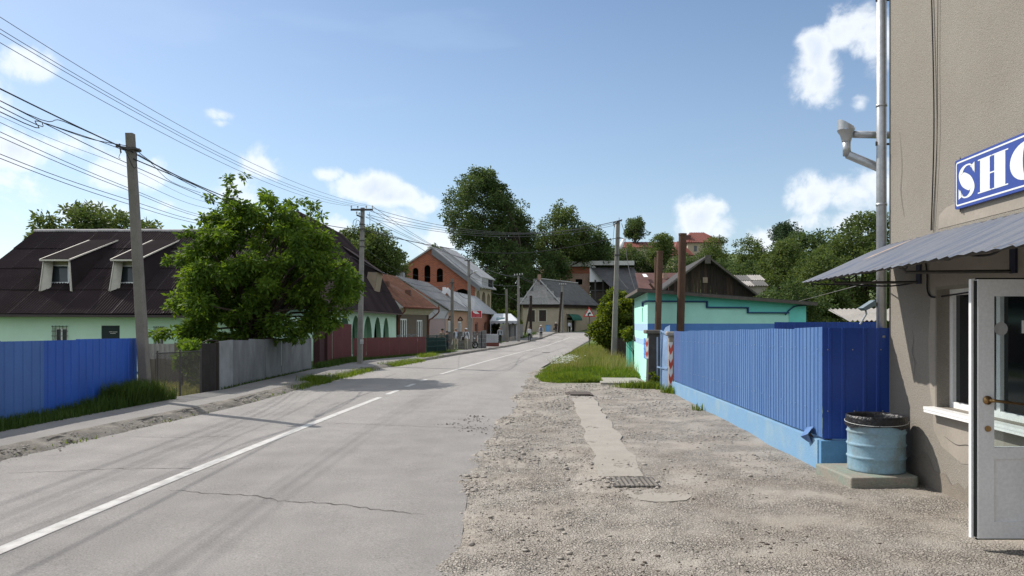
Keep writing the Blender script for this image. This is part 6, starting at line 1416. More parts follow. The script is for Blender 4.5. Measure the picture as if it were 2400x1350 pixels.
# ---------------------------------------------------------------- unfinished brick house behind them
HF = thing('brick_house', 'tall unfinished red brick house with arched openings in its gable', 'house', (-12, 100, h0(95)))
Y = 97.0; P = lambda x, y, dy=0: at(x, y, Y)+Vector((0, dy, 0))
lx, rx = P(903, 700), P(1113, 700); apx = P(1012.5, 583); lz = P(903, 652).z; rz = P(1113, 667).z
def gt(q):
    x = lx.x+q; return lerp(lz, apx.z, (x-lx.x)/(apx.x-lx.x)) if x < apx.x else lerp(rz, apx.z, (rx.x-x)/(rx.x-apx.x))
def opx(x0_, x1_, yb_, yt_, rise=.5): a, b = P(x0_, yb_), P(x1_, yt_); return (a.x-lx.x, b.x-lx.x, a.z, b.z, (b.x-a.x)*rise)
ops = [opx(967,980.5,657,627.5), opx(994.5,1008.5,661,621), opx(1023.5,1038,661,628.5), opx(1014,1034,712,676,.35), opx(1066,1100,720,677,.38)]
mb = MB(); wall(mb, (lx.x, Y), (1,0), rx.x-lx.x, -1, gt, ops, .4, nin=(0,1,0), extra=(apx.x-lx.x,)); obj('wall', mb, brick_red, HF)
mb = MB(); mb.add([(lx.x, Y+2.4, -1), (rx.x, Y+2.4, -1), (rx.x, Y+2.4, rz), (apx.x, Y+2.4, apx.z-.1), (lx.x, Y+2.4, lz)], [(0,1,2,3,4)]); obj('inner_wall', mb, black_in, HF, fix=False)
su = Vector((.22, 1, 0)).normalized(); sni = Vector((-su.y, su.x, 0)); S0 = Vector((rx.x, Y, 0)); SL = 16.0
def uq4(px): k = (px-1200)/F; return (S0.x-k*S0.y)/(k*su.y-su.x)
ops2 = []
for x0_, x1_, yt in ((1117,1125,681), (1129.5,1138,684), (1141.5,1149,688)): a, b = uq4(x0_), uq4(x1_); ops2.append((a, b, -.4, EYE-(yt-HZ)/F*(Y+(a+b)/2*su.y), (b-a)*.5))
mb = MB(); SL = uq4(1151); wall(mb, S0, su, SL, -1, rz-.3, ops2, .6, nin=sni); obj('side_wall', mb, sand_w, HF)
mb = MB(); q = sni*2.2; mb.quad(S0+q-Z3, S0+q+su*SL-Z3, S0+q+su*SL+Z3*5.6, S0+q+Z3*5.6); obj('loggia_back', mb, M('loggia_shadow_wall', (.10,.085,.065), .95), HF, fix=False)  # sand render darkened, shade of the recess put into its colour
f = Vector((0, -.35, 0)); lo = Vector((lx.x-.7, Y, lz-.55)); ro = P(1118, 667); D = su*SL
mb = MB(); slab(mb, [lo+f, lo+D*1.05, apx+D*1.05+Z3*.05, apx+f+Z3*.05], .18); slab(mb, [ro+f+Vector((.4,0,-.35)), apx+f+Z3*.05, apx+D*1.05+Z3*.05, ro+D*1.02+Vector((.4,0,-.35))], .18); obj('roof', mb, grey_metal, HF)
# raised long dormer on the street slope: pale cladding and its own roof
rs_ = lambda t: apx+(ro+Vector((.4,0,-.35))-apx)*t
a0, a1 = rs_(.12), rs_(.97)
mb = MB(); up1 = Vector((0,0,1.15)); mb.quad(a0+su*1.5, a1+su*1.5, a1+su*1.5+up1, a0+su*1.5+Z3*.9); obj('dormer_cheek', mb, grey_pale, HF, fix=False)
mb = MB(); slab(mb, [a0+su*1.0+Z3*.92, a1+su*1.0+up1, a1+D*.95+up1+Vector((.2,0,0)), a0+D*.95+Z3*.92], .14); mb.quad(a1+su*1.5, a1+D*.9, a1+D*.9+up1, a1+su*1.5+up1); obj('dormer_roof', mb, grey_metal, HF)
mb = MB(); p = a1+su*6+Vector((.05,0,.2)); mb.obox(p+Z3*.45, su*1.0, Vector((.06,0,0)), Z3*.5); obj('dormer_opening', mb, black_in, HF)
mb = MB(); mb.quad(apx+f*1.1+Z3*.1, apx+f*1.1-Z3*.75, ro+f*1.1+Vector((.4,0,-.9)), ro+f*1.1+Vector((.4,0,-.3))); obj('verge_board', mb, M('grey_verge', (.15,.15,.155), .7), HF, fix=False)
# ---------------------------------------------------------------- canopy kiosk and board walls
TN = thing('canopy_kiosk', 'pale canvas canopy over a grey boarded kiosk', 'kiosk', tuple(at(1185, 800, 92)))
P = lambda x, y, Y=92: at(x, y, Y)
mb = MB(); c = [P(1148,752,92), P(1213,752,90), P(1213,752,96)+Vector((.3,0,.0)), P(1150,752,97)]; zt = P(1180, 734, 93)
r0 = [Vector((zt.x-1.1, 93.5, zt.z-.05)), Vector((zt.x+.9, 93, zt.z-.05)), Vector((zt.x+.9, 95, zt.z-.05)), Vector((zt.x-1.0, 95, zt.z-.05))]
ez = c[0].z
c = [Vector((p.x, p.y, ez)) for p in c]
for i in range(4): j = (i+1) % 4; mb.quad(c[i], c[j], r0[j], r0[i])
mb.quad(*r0)
for i in range(4):      # scalloped valance
    j = (i+1) % 4; n = 6
    for k in range(n):
        a, b = lerp(c[i], c[j], k/n), lerp(c[i], c[j], (k+1)/n); m_ = (a+b)/2; mb.add([a, b, b-Z3*.22, lerp(a, b, .7)-Z3*.38, lerp(a, b, .3)-Z3*.38, a-Z3*.22], [(0,1,2,3,4,5)])
obj('canopy', mb, canvas, TN, fix=False)
mb = MB(); a, b = P(1162.5, 749.5, 91.7), P(1183, 744, 91.7); mb.quad(a, P(1183,749.5,91.6), b, P(1164,744,91.9)); obj('lettered_panel', mb, M('teal_print', (.10,.20,.22), .8, col2=(.25,.33,.34), scale=14), TN, fix=False)
for x in (1150, 1211): p = P(x, 757, 91); obj('canopy_post', MB().box(p.x-.05, p.x+.05, p.y-.05, p.y+.05, gz(p.x, p.y)-.1, ez), zinc, TN)
bw_ = thing('board_wall', 'grey board wall with posts along the pavement by the canopy', 'fence', tuple(P(1195, 800, 90)))
a, b = P(1173, 757, 88), P(1226, 757, 99); n = 22; rr = random.Random(4)
for i in range(n):
    t0, t1 = i/n, (i+1)/n; p = lerp(a, b, t0); q = lerp(a, b, t1); q = q-(q-p)*.06; zb_ = gz(p.x, p.y)-.1; zt_2 = EYE-(758-HZ)/F*90-.1+rr.uniform(-.04, .04)
    if i in (8, 13, 17): continue
    obj('board', MB().prism([Vector((p.x,p.y,zb_)), Vector((q.x,q.y,zb_)), Vector((q.x,q.y,zt_2)), Vector((p.x,p.y,zt_2))], (0,.04,0)), board_grey, bw_)
obj('backing', MB().prism([Vector((a.x,a.y+.3,-1)), Vector((b.x,b.y+.3,-1)), Vector((b.x,b.y+.3,1.35)), Vector((a.x,a.y+.3,1.35))], (0,.05,0)), M('dark_backing', (.05,.05,.05), .9), bw_)
gd = thing('garage_door', 'nearly black garage door between the orange house and the boards', 'garage door', tuple(P(1158, 797, 97)))
a, b = P(1148, 800, 97), P(1172, 757.5, 97); obj('door_sheet', MB().box(a.x, b.x, 97, 97.1, a.z, b.z), black_in, gd)
mb = MB()
for x in (1154, 1160, 1166): q = P(x, 780, 96.98); mb.box(q.x-.02, q.x+.02, 96.96, 97, a.z, b.z)
obj('rib', mb, steel_dark, gd)
bl = thing('bollard', 'short concrete bollard on the grass before the board wall, nearest of the row', 'bollard', (0,0,0), 'concrete bollards before the board wall')
obj('stub', MB().box(-.13, .13, -.10, .10, -.1, .50), concrete, bl)
for i, (x, Y, lb) in enumerate(((1190, 84, None), (1197, 86.5, 'short concrete bollard, second along the row before the board wall'), (1203, 89, 'short concrete bollard in the middle of the row before the board wall'), (1208.5, 91.5, 'short concrete bollard, fourth along the row before the board wall'), (1214, 94, 'short concrete bollard, last of the row by the far pole'))):
    p = at(x, 757, Y); loc = (p.x, Y, gz(p.x, Y))
    if i == 0: bl.location = loc
    else: copy_tree(bl, loc=loc, label=lb)

# ---------------------------------------------------------------- beige corner house at the bend
HG = thing('beige_house', 'beige corner house with a hipped grey asbestos roof and green awning', 'house', tuple(at(1300, 785, 132)))
Yb = 127.0; P = lambda x, y, Y=Yb: at(x, y, Y)
cx0, cx1 = P(1227, 757).x, P(1311, 757).x; ez = P(1300, 714).z
C = Vector((cx1, Yb, 0)); ru = Vector((.62, .78, 0)).normalized(); rn = Vector((-ru.y, ru.x, 0))
def uq5(px): k = (px-1200)/F; return (C.x-k*C.y)/(k*ru.y-ru.x)
RL_ = uq5(1400)
ops = [(P(1238,0).x-cx0, P(1253.5,0).x-cx0, P(0,754).z, P(0,727).z, 0), (P(1263.5,0).x-cx0, P(1280,0).x-cx0, P(0,753).z, P(0,727).z, 0)]
mb = MB(); wall(mb, (cx0, Yb), (1,0), cx1-cx0, -1, ez, ops, .3, nin=(0,1,0))
o2 = [(uq5(1329), uq5(1349), -.2, 2.6, 0)]
wall(mb, C, ru, RL_, -1, ez, o2, .3, nin=rn); mb.quad((cx0,Yb,-1),(cx0-1,Yb+14,-1),(cx0-1,Yb+14,ez),(cx0,Yb,ez)); obj('wall', mb, beige_w, HG)
for o in ops:
    window(HG, (cx0, Yb), (1,0), (0,1,0), o, .08, M('brown_shutter', (.05,.035,.03), .8), M('shutter_board', (.045,.034,.03), .85, .2, 5), t=.12, nv=1)
    mb = MB(); x0_, x1_ = cx0+o[0], cx0+o[1]
    for (a, b, c_, d_) in ((x0_-.18, x0_, o[2], o[3]+.18), (x1_, x1_+.18, o[2], o[3]+.18), (x0_, x1_, o[3], o[3]+.18), (x0_-.2, x1_+.2, o[2]-.12, o[2])): mb.box(a, b, Yb-.05, Yb-.001, c_, d_)
    obj('window_surround', mb, M('cream_surround', (.46,.41,.33), .85), HG)
mb = MB(); P2 = lambda q, z, o_=.0: C+ru*q-rn*o_+Z3*z
mb.quad(P2(o2[0][0]+.4, -.2, -.15), P2(o2[0][1]-.9, -.2, -.15), P2(o2[0][1]-.9, 2.2, -.15), P2(o2[0][0]+.4, 2.2, -.15)); obj('shop_door', mb, M('pale_door', (.42,.39,.33), .7), HG, fix=False)
obj('doorway', MB().quad(P2(o2[0][0], -.2, -.28), P2(o2[0][1], -.2, -.28), P2(o2[0][1], 2.6, -.28), P2(o2[0][0], 2.6, -.28)), black_in, HG, fix=False)
mb = MB(); q0, q1 = uq5(1327), uq5(1350); n = 8
for i in range(n):
    a, b = math.pi/2*i/n, math.pi/2*(i+1)/n; f = lambda t: (1.3*math.sin(t), 3.2-1.1*(1-math.cos(t)))
    (oa, za), (ob__, zb_) = f(a), f(b); mb.quad(P2(q0, za, oa), P2(q1, za, oa), P2(q1, zb_, ob__), P2(q0, zb_, ob__))
obj('awning', mb, teal_cloth, HG, smooth=True)
mb = MB(); mb.box(cx0-.1, cx1, Yb-.35, Yb-.001, ez-.5, ez-.02); mb.obox(C+ru*RL_/2-rn*.18+Z3*(ez-.26), ru*RL_/2, rn*.17, Z3*.24); obj('eaves_board', mb, M('dark_eaves', (.045,.03,.026), .9), HG)
e0, e1 = Vector((cx0-.6, Yb-.6, ez)), C+Vector((.25,-.65,0))+Z3*ez; e2 = C+ru*RL_-rn*.6+Z3*ez; ap1 = Vector((P(1262,0,130).x, 131.5, P(1262,654,131.5).z)); ap2 = C+ru*RL_+rn*4.2+Z3*(ap1.z-.4)
rfg = obj('roof', MB().add([e0-Z3*.05, e1-Z3*.05, e2-Z3*.05, ap1-Z3*.05, ap2-Z3*.05, Vector((cx0-2, 137, ez))], [(0,1,3),(1,2,4,3),(0,3,5),(3,4,5)]), slate, HG, fix=False)
xx = (e1-e0); Wd = xx.length; xx.normalize(); mid = e0+xx*((ap1-e0).dot(xx)); yy = (ap1-mid); Hh = yy.length; yy.normalize()
tx = (ap1-e0).dot(xx)
sheets(rfg, 'roof_sheet', e0, xx, yy, xx.cross(yy), Wd, Hh, 1.1, 1.7, [slate_pale, slate_pale, M('mottled_asbestos', (.25,.24,.22), .95, .3, 5)], n=5, d=.06, seed=5, cut=lambda a, b: b/Hh < min(a/tx, (Wd-a)/(Wd-tx))+.06)
xx = (e2-e1); Wd2 = xx.length; xx.normalize(); tx2 = (ap1-e1).dot(xx); yy = (ap1-(e1+xx*tx2)); H2_ = yy.length; yy.normalize()
sheets(rfg, 'roof_sheet', e1, xx, yy, xx.cross(yy), Wd2, H2_, 1.25, 1.75, [slate, M('grey_asbestos_sheet_b', (.085,.083,.082), .92, .2, 1.5, fine=.2)], n=5, d=.05, seed=6, cut=lambda a, b: b/H2_ < (a-.2)/tx2+.1 if tx2 > 0 else True)
mb = MB(); mb.tube([e1+Z3*.1, ap1+Z3*.14], .14, 6); mb.tube([e0+Z3*.1, ap1+Z3*.14], .12, 6); mb.tube([ap1+Z3*.1, ap2+Z3*.1], .12, 6); obj('hip_cap', mb, M('pale_hip_cap', (.36,.35,.33), .9, .3, 4), rfg)
a, b = P(1260,662,131), P(1268,643,131); obj('chimney', MB().box(a.x, b.x, 131, 132, a.z-.5, b.z), brick_mix, rfg)

# ---------------------------------------------------------------- unfinished brick house with slab roof above it
HH = thing('flat_roof_house', 'unfinished brick house with a white slab roof edge on the slope', 'house', tuple(at(1400, 760, 150)))
Yh = 150.0; P = lambda x, y, Y=Yh: at(x, y, Y)
a, b = P(1319,757), P(1382,757); ops = [(P(1349,0).x-a.x, P(1365,0).x-a.x, P(0,667).z, P(0,654).z, 0)]
mb = MB(); wall(mb, (a.x, Yh), (1,0), b.x-a.x, 0, P(0,625).z, ops, .5, nin=(0,1,0)); zb1 = P(0,641).z
sd = Vector((-.55, 1, 0)).normalized(); wall(mb, (a.x, Yh), sd, 9, 0, P(0,625).z, [(2,5,P(0,662).z,P(0,652).z,0)], .5, nin=(1,0,0)); obj('wall', mb, brick_mix, HH)
mb = MB(); mb.box(a.x-.02, b.x, Yh-.06, Yh-.005, zb1, P(0,625).z); obj('red_brick_band', mb, brick_red, HH)
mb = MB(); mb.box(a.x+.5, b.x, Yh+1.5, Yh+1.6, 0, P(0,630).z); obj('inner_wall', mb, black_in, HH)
mb = MB(); p, q = P(1313,757), P(1384,757); mb.box(p.x, q.x-.05, Yh-.8, Yh-.3, P(0,625).z, P(0,614).z); p2, q2 = P(1380,757), P(1485,757); mb.box(p2.x+.02, q2.x, Yh-.9, Yh-.25, P(0,622).z, P(0,612).z); obj('slab_edge', mb, M('white_slab_edge', (.52,.51,.48), .8, .1, 2), HH)
mb = MB(); zt2 = P(0,615).z; mb.add([Vector((p.x,Yh-.3,zt2)), Vector((q2.x,Yh-.25,zt2)), Vector((q2.x+2,Yh+9,zt2)), Vector((p.x-6,Yh+9,zt2-4.5))], [(0,1,2,3)]); obj('roof', mb, felt, HH, fix=False)
mb = MB(); mb.quad(P(1382,622,150.1), P(1392,622,150.1), P(1430,660,149), P(1382,661,149)); mb.quad(P(1428,650,148.8), P(1445,650,148.8), P(1445,690,148.8), P(1428,676,148.8)); obj('white_gable', mb, pvc, HH, fix=False)
mb = MB(); mb.quad(P(1384,627,149.8), P(1485,627,151), P(1522,690,143), P(1448,690,143)); obj('lean_roof', mb, M('dark_sheet_roof', (.085,.083,.085), .8, .2, 1), HH, fix=False)
mb = MB()
for i in range(1, 8):
    t = i/8; mb.beam(lerp(P(1384,627,149.75), P(1485,627,150.95), t), lerp(P(1448,690,142.95), P(1522,690,142.95), t), .04, .05)
for t in (.36, .7): mb.beam(lerp(P(1384,627,149.7), P(1448,690,142.9), t), lerp(P(1485,627,150.9), P(1522,690,142.9), t), .05, .06)
obj('roof_seam', mb, M('seam_grey', (.13,.13,.13), .8), HH)
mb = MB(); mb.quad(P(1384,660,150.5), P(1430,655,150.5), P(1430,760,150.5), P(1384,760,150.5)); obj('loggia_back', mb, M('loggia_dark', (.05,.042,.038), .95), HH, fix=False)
mb = MB(); mb.box(P(1382,0).x, P(1430,0).x, 148.7, 149.1, P(0,683).z, P(0,680).z)
for x in (1392, 1410, 1427): mb.box(P(x,0).x, P(x,0).x+.3, 148.8, 149.1, 0, P(0,657).z)
obj('loggia_frame', mb, M('grey_loggia_post', (.10,.095,.09), .9), HH)
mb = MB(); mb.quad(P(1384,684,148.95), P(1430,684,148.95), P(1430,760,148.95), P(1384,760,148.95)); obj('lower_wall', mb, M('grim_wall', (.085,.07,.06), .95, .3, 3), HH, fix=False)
# brown-red long roof beyond the barn
BR = thing('red_roof_house', 'low house with a brown-red roof between the slab house and the barn', 'house', tuple(at(1530, 700, 120)))
P = lambda x, y, Y=120: at(x, y, Y)
mb = MB(); slab(mb, [P(1500,690,118), P(1600,690,118), P(1590,641,126), P(1488,641,126)], .1); obj('roof', mb, tile_dk, BR)
mb = MB(); a, b = P(1502,757), P(1600,690); mb.box(a.x, b.x, 119, 126, 3, b.z-.05); obj('wall', mb, sand_w, BR)
mb = MB(); mb.quad(P(1505,642,124.0), P(1514,642,124.0), P(1519,649,122.6), P(1509,649,122.6)); obj('roof_patch', mb, pvc, BR, fix=False); a = P(1553,645,124); obj('chimney', MB().box(a.x, a.x+.7, 123.6, 124.3, a.z-1, P(0,637).z), brick_mix, BR)
# red tiled villas on the hill
def villa(name, label, Y, ridge, eave, ap0, ap1, x0_, x1_, dep=12, chim=None):
    P = lambda x, y, Y_=Y: at(x, y, Y_)
    o = thing(name, label, 'house', tuple(P((x0_+x1_)/2, eave+25))); e0, e1 = P(x0_, eave), P(x1_, eave); f0, f1 = e0+Vector((0,dep,0)), e1+Vector((0,dep,0)); r0 = P(ap0, ridge)+Vector((0,dep/2,0)); r1 = P(ap1, ridge)+Vector((0,dep/2,0))
    k = (Y+dep/2)/Y; r0 = Vector((r0.x, r0.y, EYE-(ridge-HZ)/F*(Y+dep/2))); r1 = Vector((r1.x, r1.y, r0.z))
    mb = MB().add([e0, e1, r1, r0, f0, f1], [(0,1,2,3),(0,3,4),(1,5,2),(3,2,5,4)]); rf_ = obj('roof', mb, tile_red, o, fix=False)
    mb = MB()
    n = 16
    for i in range(1, n): 
        p = lerp(e0, e1, i/n); q = lerp(r0, r1, min(1, max(0, (p.x-r0.x)/max(.1, r1.x-r0.x)))); 
        if r0.x <= p.x <= r1.x: q = Vector((p.x, q.y, q.z))
        mb.beam(p+Vector((0,-.05,.06)), q+Vector((0,-.05,.06)), .10, .10)
    obj('tile_rib', mb, M('tile_rib', (.19,.055,.04), .7), rf_)
    mb = MB(); mb.box(e0.x+.6, e1.x-.6, Y+.7, Y+dep-.7, e0.z-7, e0.z-.05); obj('wall', mb, sand_w, o)
    mb = MB(); w_ = (e1.x-e0.x)/6
    for i in (1, 3, 4): obj('window', MB().box(e0.x+w_*(i+.3), e0.x+w_*(i+.75), Y+.66, Y+.70, e0.z-2.2, e0.z-.8), window_glass, o)
    if chim: a = P(chim, ridge, Y+2); obj('chimney', MB().box(a.x-.6, a.x+.6, Y+2, Y+3.2, a.z-4, P(0, ridge+6, Y+2).z), tile_dk, rf_)
    return o
villa('hill_villa', 'red tiled villa on the hill, its hipped roof above the barn', 190, 545, 568, 1632, 1664, 1608, 1700, 14, 1613)
villa('hill_villa', 'lower red tiled wing in front of the hill villa', 180, 566, 598, 1598, 1606, 1574, 1628, 10)
villa('hill_villa', 'red roof peeping over the hill trees left of the villa', 200, 567, 580, 1470, 1600, 1455, 1610, 12)

# ---------------------------------------------------------------- trees
def leaves(C, Rr, n, size, seed, asp=.5, droop=.3, shell=.55):
    """C clump centres (k,3), Rr radii; n leaves as bent quads"""
    r = np.random.default_rng(seed); C = np.asarray(C, float); Rr = np.asarray(Rr, float); wgt = Rr**2; k = r.choice(len(C), n, p=wgt/wgt.sum())
    d = r.normal(size=(n, 3)); d /= np.linalg.norm(d, axis=1)[:,None]; rad = Rr[k]*(shell+(1-shell)*r.random(n))*np.where(r.random(n) < .22, r.random(n), 1)*(1+.25*r.normal(size=n)*.5)
    P = C[k]+d*rad[:,None]*np.array([1, 1, .78])
    a = r.normal(size=(n, 3)); a[:,2] = a[:,2]*.5-droop; a = .6*a/np.linalg.norm(a, axis=1)[:,None]+.55*d; a /= np.linalg.norm(a, axis=1)[:,None]
    b = np.cross(a, r.normal(size=(n, 3))+np.array([0, 0, .6])); b /= np.linalg.norm(b, axis=1)[:,None]
    s = size*(.6+.8*r.random(n))[:,None]; c = np.cross(a, b)
    V = np.stack([P, P+a*s*.5+b*s*asp*.5+c*s*.06, P+a*s, P+a*s*.5-b*s*asp*.5+c*s*.06], 1).reshape(-1, 3)
    o = np.arange(n)*4; return V, np.stack([o, o+1, o+2, o+3], 1)
def limb_mesh(base, tops, trunk_h, r0, seed, lean=(0, 0)):
    r = random.Random(seed); mb = MB(); b = Vector(base); f = b+Vector((lean[0], lean[1], trunk_h))
    mb.tube([b-Z3*.3, b+Z3*.1, lerp(b, f, .5)+Vector((r.uniform(-.1,.1)*r0*4, 0, 0)), f], [r0*1.25, r0, r0*.85, r0*.7], 9)
    for t in tops:
        t = Vector(t); s = lerp(b, f, r.uniform(.6, 1.0)); m_ = lerp(s, t, .5)+Vector((r.uniform(-.4,.4), r.uniform(-.4,.4), .15*(t-s).length)); mb.tube([s, m_, t], [r0*.45, r0*.26, r0*.07], 6, cap=False)
    return mb
def tree(name, label, base, C, Rr, n, size, mat, r0, th, seed, cat='tree', group=None, asp=.5, nl=14, droop=.3, shell=.55):
    o = thing(name, label, cat, base, group); r = random.Random(seed)
    V, Fc = leaves(C, Rr, n, size, seed, asp, droop, shell); np_obj('crown', V, Fc, mat, parent=o)
    idx = r.sample(range(len(C)), min(nl, len(C))); obj('trunk', limb_mesh(base, [C[i] for i in idx], th, r0, seed), bark, o, smooth=True); return o
def fill_poly(poly, Y, n, seed, depth, rmin, rmax, inset=.0):
    """clump centres in the volume whose front view is the outline poly (photo columns and rows) at distance Y"""
    r = random.Random(seed); W = [at(x, y, Y) for x, y in poly]; zs = [p.z for p in W]; xs_ = [p.x for p in W]; out = []; rad = []
    def inside(x, z):
        c = False; j = len(W)-1
        for i in range(len(W)):
            if (W[i].z > z) != (W[j].z > z) and x < (W[j].x-W[i].x)*(z-W[i].z)/(W[j].z-W[i].z)+W[i].x: c = not c
            j = i
        return c
    def edged(x, z):
        m = 9
        for i in range(len(W)):
            p, q = W[i-1], W[i]; dx, dz = q.x-p.x, q.z-p.z; t = max(0, min(1, ((x-p.x)*dx+(z-p.z)*dz)/(dx*dx+dz*dz+1e-9))); m = min(m, math.hypot(x-p.x-dx*t, z-p.z-dz*t))
        return m
    k = 0
    while len(out) < n and k < 20000:
        k += 1; x = r.uniform(min(xs_), max(xs_)); z = r.uniform(min(zs), max(zs))
        if not inside(x, z): continue
        e = edged(x, z); rd = r.uniform(rmin, rmax)
        if e < rd*.75: rd = max(rmin*.5, e/.75)
        if e < rmin*.3: continue
        dy = min(depth, .35*depth+e*1.1); out.append((x, Y+r.uniform(-dy, dy), z)); rad.append(rd)
    # ragged sprays along the outline
    per = sum((W[i]-W[i-1]).length for i in range(len(W))); nb_ = int(per/(rmin*1.5))
    cx = sum(xs_)/len(xs_); cz = sum(zs)/len(zs)
    for i in range(len(W)):
        p, q = W[i-1], W[i]; m = max(1, int(nb_*(q-p).length/per))
        for j in range(m):
            t = (j+r.random())/m; x, z = lerp(p.x, q.x, t), lerp(p.z, q.z, t); rd = rmin*r.uniform(.45, .85); L = math.hypot(cx-x, cz-z)+1e-6
            k_ = rd*r.uniform(.1, .9)/L; out.append((x+(cx-x)*k_, Y+r.uniform(-1, 1)*depth*.55, z+(cz-z)*k_)); rad.append(rd)
    return np.array(out), np.array(rad)
# walnut tree in the yard
poly = [(408,800),(395,760),(425,735),(398,705),(440,690),(396,612),(450,585),(440,560),(490,545),(473,510),(505,462),(535,468),(560,440),(562,408),(585,420),(600,440),(650,462),(660,478),(700,480),(700,462),(728,465),(735,505),(775,545),(800,575),(838,640),(836,700),(800,735),(790,770),(750,790),(700,800),(600,800),(480,812)]
WY = 26.0
C, Rr = fill_poly(poly, WY, 190, 3, 2.4, .24, .52)
wb_ = (-8.95, WY, gz(-8.95, WY)); wal = tree('walnut_tree', 'big leafy walnut tree rising behind the grey sheet wall', wb_, C, Rr, 50000, .175, walnut_leaf, .17, 1.3, 11, asp=.40, nl=40, droop=.6, shell=.35)
C, Rr = fill_poly([(415,800),(470,800),(472,850),(455,905),(425,860)], 21.2, 16, 5, .5, .15, .3); tree('yard_shrub', 'young walnut shoots hanging behind the chain-link fence', (-9.2, 21.2, gz(-9.2,21.2)), C, Rr, 1500, .15, walnut_leaf, .03, .5, 12, cat='shrub', asp=.42, nl=8)
# thin-leaved tree behind the green house
C, Rr = fill_poly([(85,545),(120,505),(190,478),(245,482),(300,505),(350,515),(375,540),(330,570),(150,570)], 52, 46, 7, 3.5, .5, 1.1); tree('locust_tree', 'loose airy tree showing above the ridge of the green house', (-28, 52, 0), C, Rr, 5200, .34, tree_leaf2, .3, 4, 13, asp=.4, nl=26, shell=.4)
C, Rr = fill_poly([(62,556),(80,548),(95,552),(88,575),(66,572)], 52, 5, 8, .8, .3, .5); tree('locust_tree', 'small tuft of tree at the left end of the green house ridge', (-32.5, 52, 0), C, Rr, 420, .3, tree_leaf2, .12, 4, 14, asp=.4, nl=4)
C, Rr = fill_poly([(800,545),(850,530),(895,535),(930,565),(955,610),(945,650),(860,650),(800,640)], 78, 60, 9, 4, .8, 1.7); tree('garden_tree', 'broad tree behind the arcade house, right of the pole', (-14, 78, 0), C, Rr, 20000, .28, tree_leaf2, .35, 3, 15, nl=20)
C, Rr = fill_poly([(1000,590),(1012,578),(1030,576),(1042,590),(1030,600)], 125, 8, 10, 1.5, .8, 1.4); tree('garden_tree', 'treetop peeping over the ridge of the brick house', (-12.5, 125, 2), C, Rr, 900, .45, tree_leaf2, .25, 5, 16, nl=5)
# the big trees on the rise
BT = [('big_tree', 'tallest tree, broad dark crown left of the skyline group', [(1030,520),(1042,505),(1040,470),(1060,430),(1085,410),(1108,395),(1145,388),(1162,410),(1172,425),(1190,440),(1200,462),(1205,480),(1198,505),(1215,530),(1200,580),(1150,620),(1100,620),(1080,610),(1070,575),(1050,555),(1048,530)], 138, 190, 40000, .36, tree_leaf, (3, 138)),
      ('big_tree', 'slim tree with an outlying tuft right of the tallest crown', [(1190,500),(1212,468),(1228,465),(1238,475),(1222,495),(1240,505),(1252,525),(1258,560),(1250,620),(1190,640),(1190,560)], 145, 70, 14000, .36, tree_leaf, (2, 145)),
      ('big_tree', 'pale-topped tree in the middle of the skyline group', [(1255,560),(1262,520),(1285,505),(1296,482),(1312,475),(1330,480),(1350,492),(1352,520),(1372,530),(1378,560),(1370,620),(1260,630)], 150, 100, 20000, .36, tree_leaf2, (8, 150)),
      ('big_tree', 'lower tree at the right of the skyline group', [(1350,560),(1358,522),(1385,518),(1405,535),(1418,550),(1432,580),(1440,620),(1345,630)], 152, 70, 14000, .36, tree_leaf, (15, 152)),
      ('big_tree', 'dark lower tree just right of the brick house', [(1105,640),(1120,595),(1150,570),(1190,560),(1230,575),(1250,620),(1260,680),(1255,735),(1180,745),(1120,740)], 134, 110, 22000, .36, tree_leaf, (0, 134)),
      ('big_tree', 'dark lower tree behind the beige corner house', [(1225,640),(1260,590),(1300,580),(1330,590),(1340,650),(1300,720),(1230,720)], 142, 80, 16000, .36, tree_leaf, (6, 142)),
      ('big_tree', 'dark tree filling the gap behind the skyline group', [(1190,690),(1195,590),(1230,560),(1300,565),(1380,575),(1420,600),(1425,690)], 172, 90, 16000, .42, tree_leaf, (8, 172)),
      ('big_tree', 'dark tree above the slab-roofed house', [(1330,620),(1350,585),(1400,570),(1450,580),(1470,620),(1460,680),(1330,690)], 168, 70, 14000, .4, tree_leaf, (18, 168))]
for i, (nm, lb, poly, Y, nc_, nl_, sz_, mt, bs) in enumerate(BT):
    C, Rr = fill_poly(poly, Y, nc_, 30+i, 6, 1.0, 2.3); tree(nm, lb, (bs[0], bs[1], gz(*bs)), C, Rr, nl_, sz_, mt, .5, 9, 40+i, group='tall trees on the rise', asp=.6, nl=34, shell=.5)
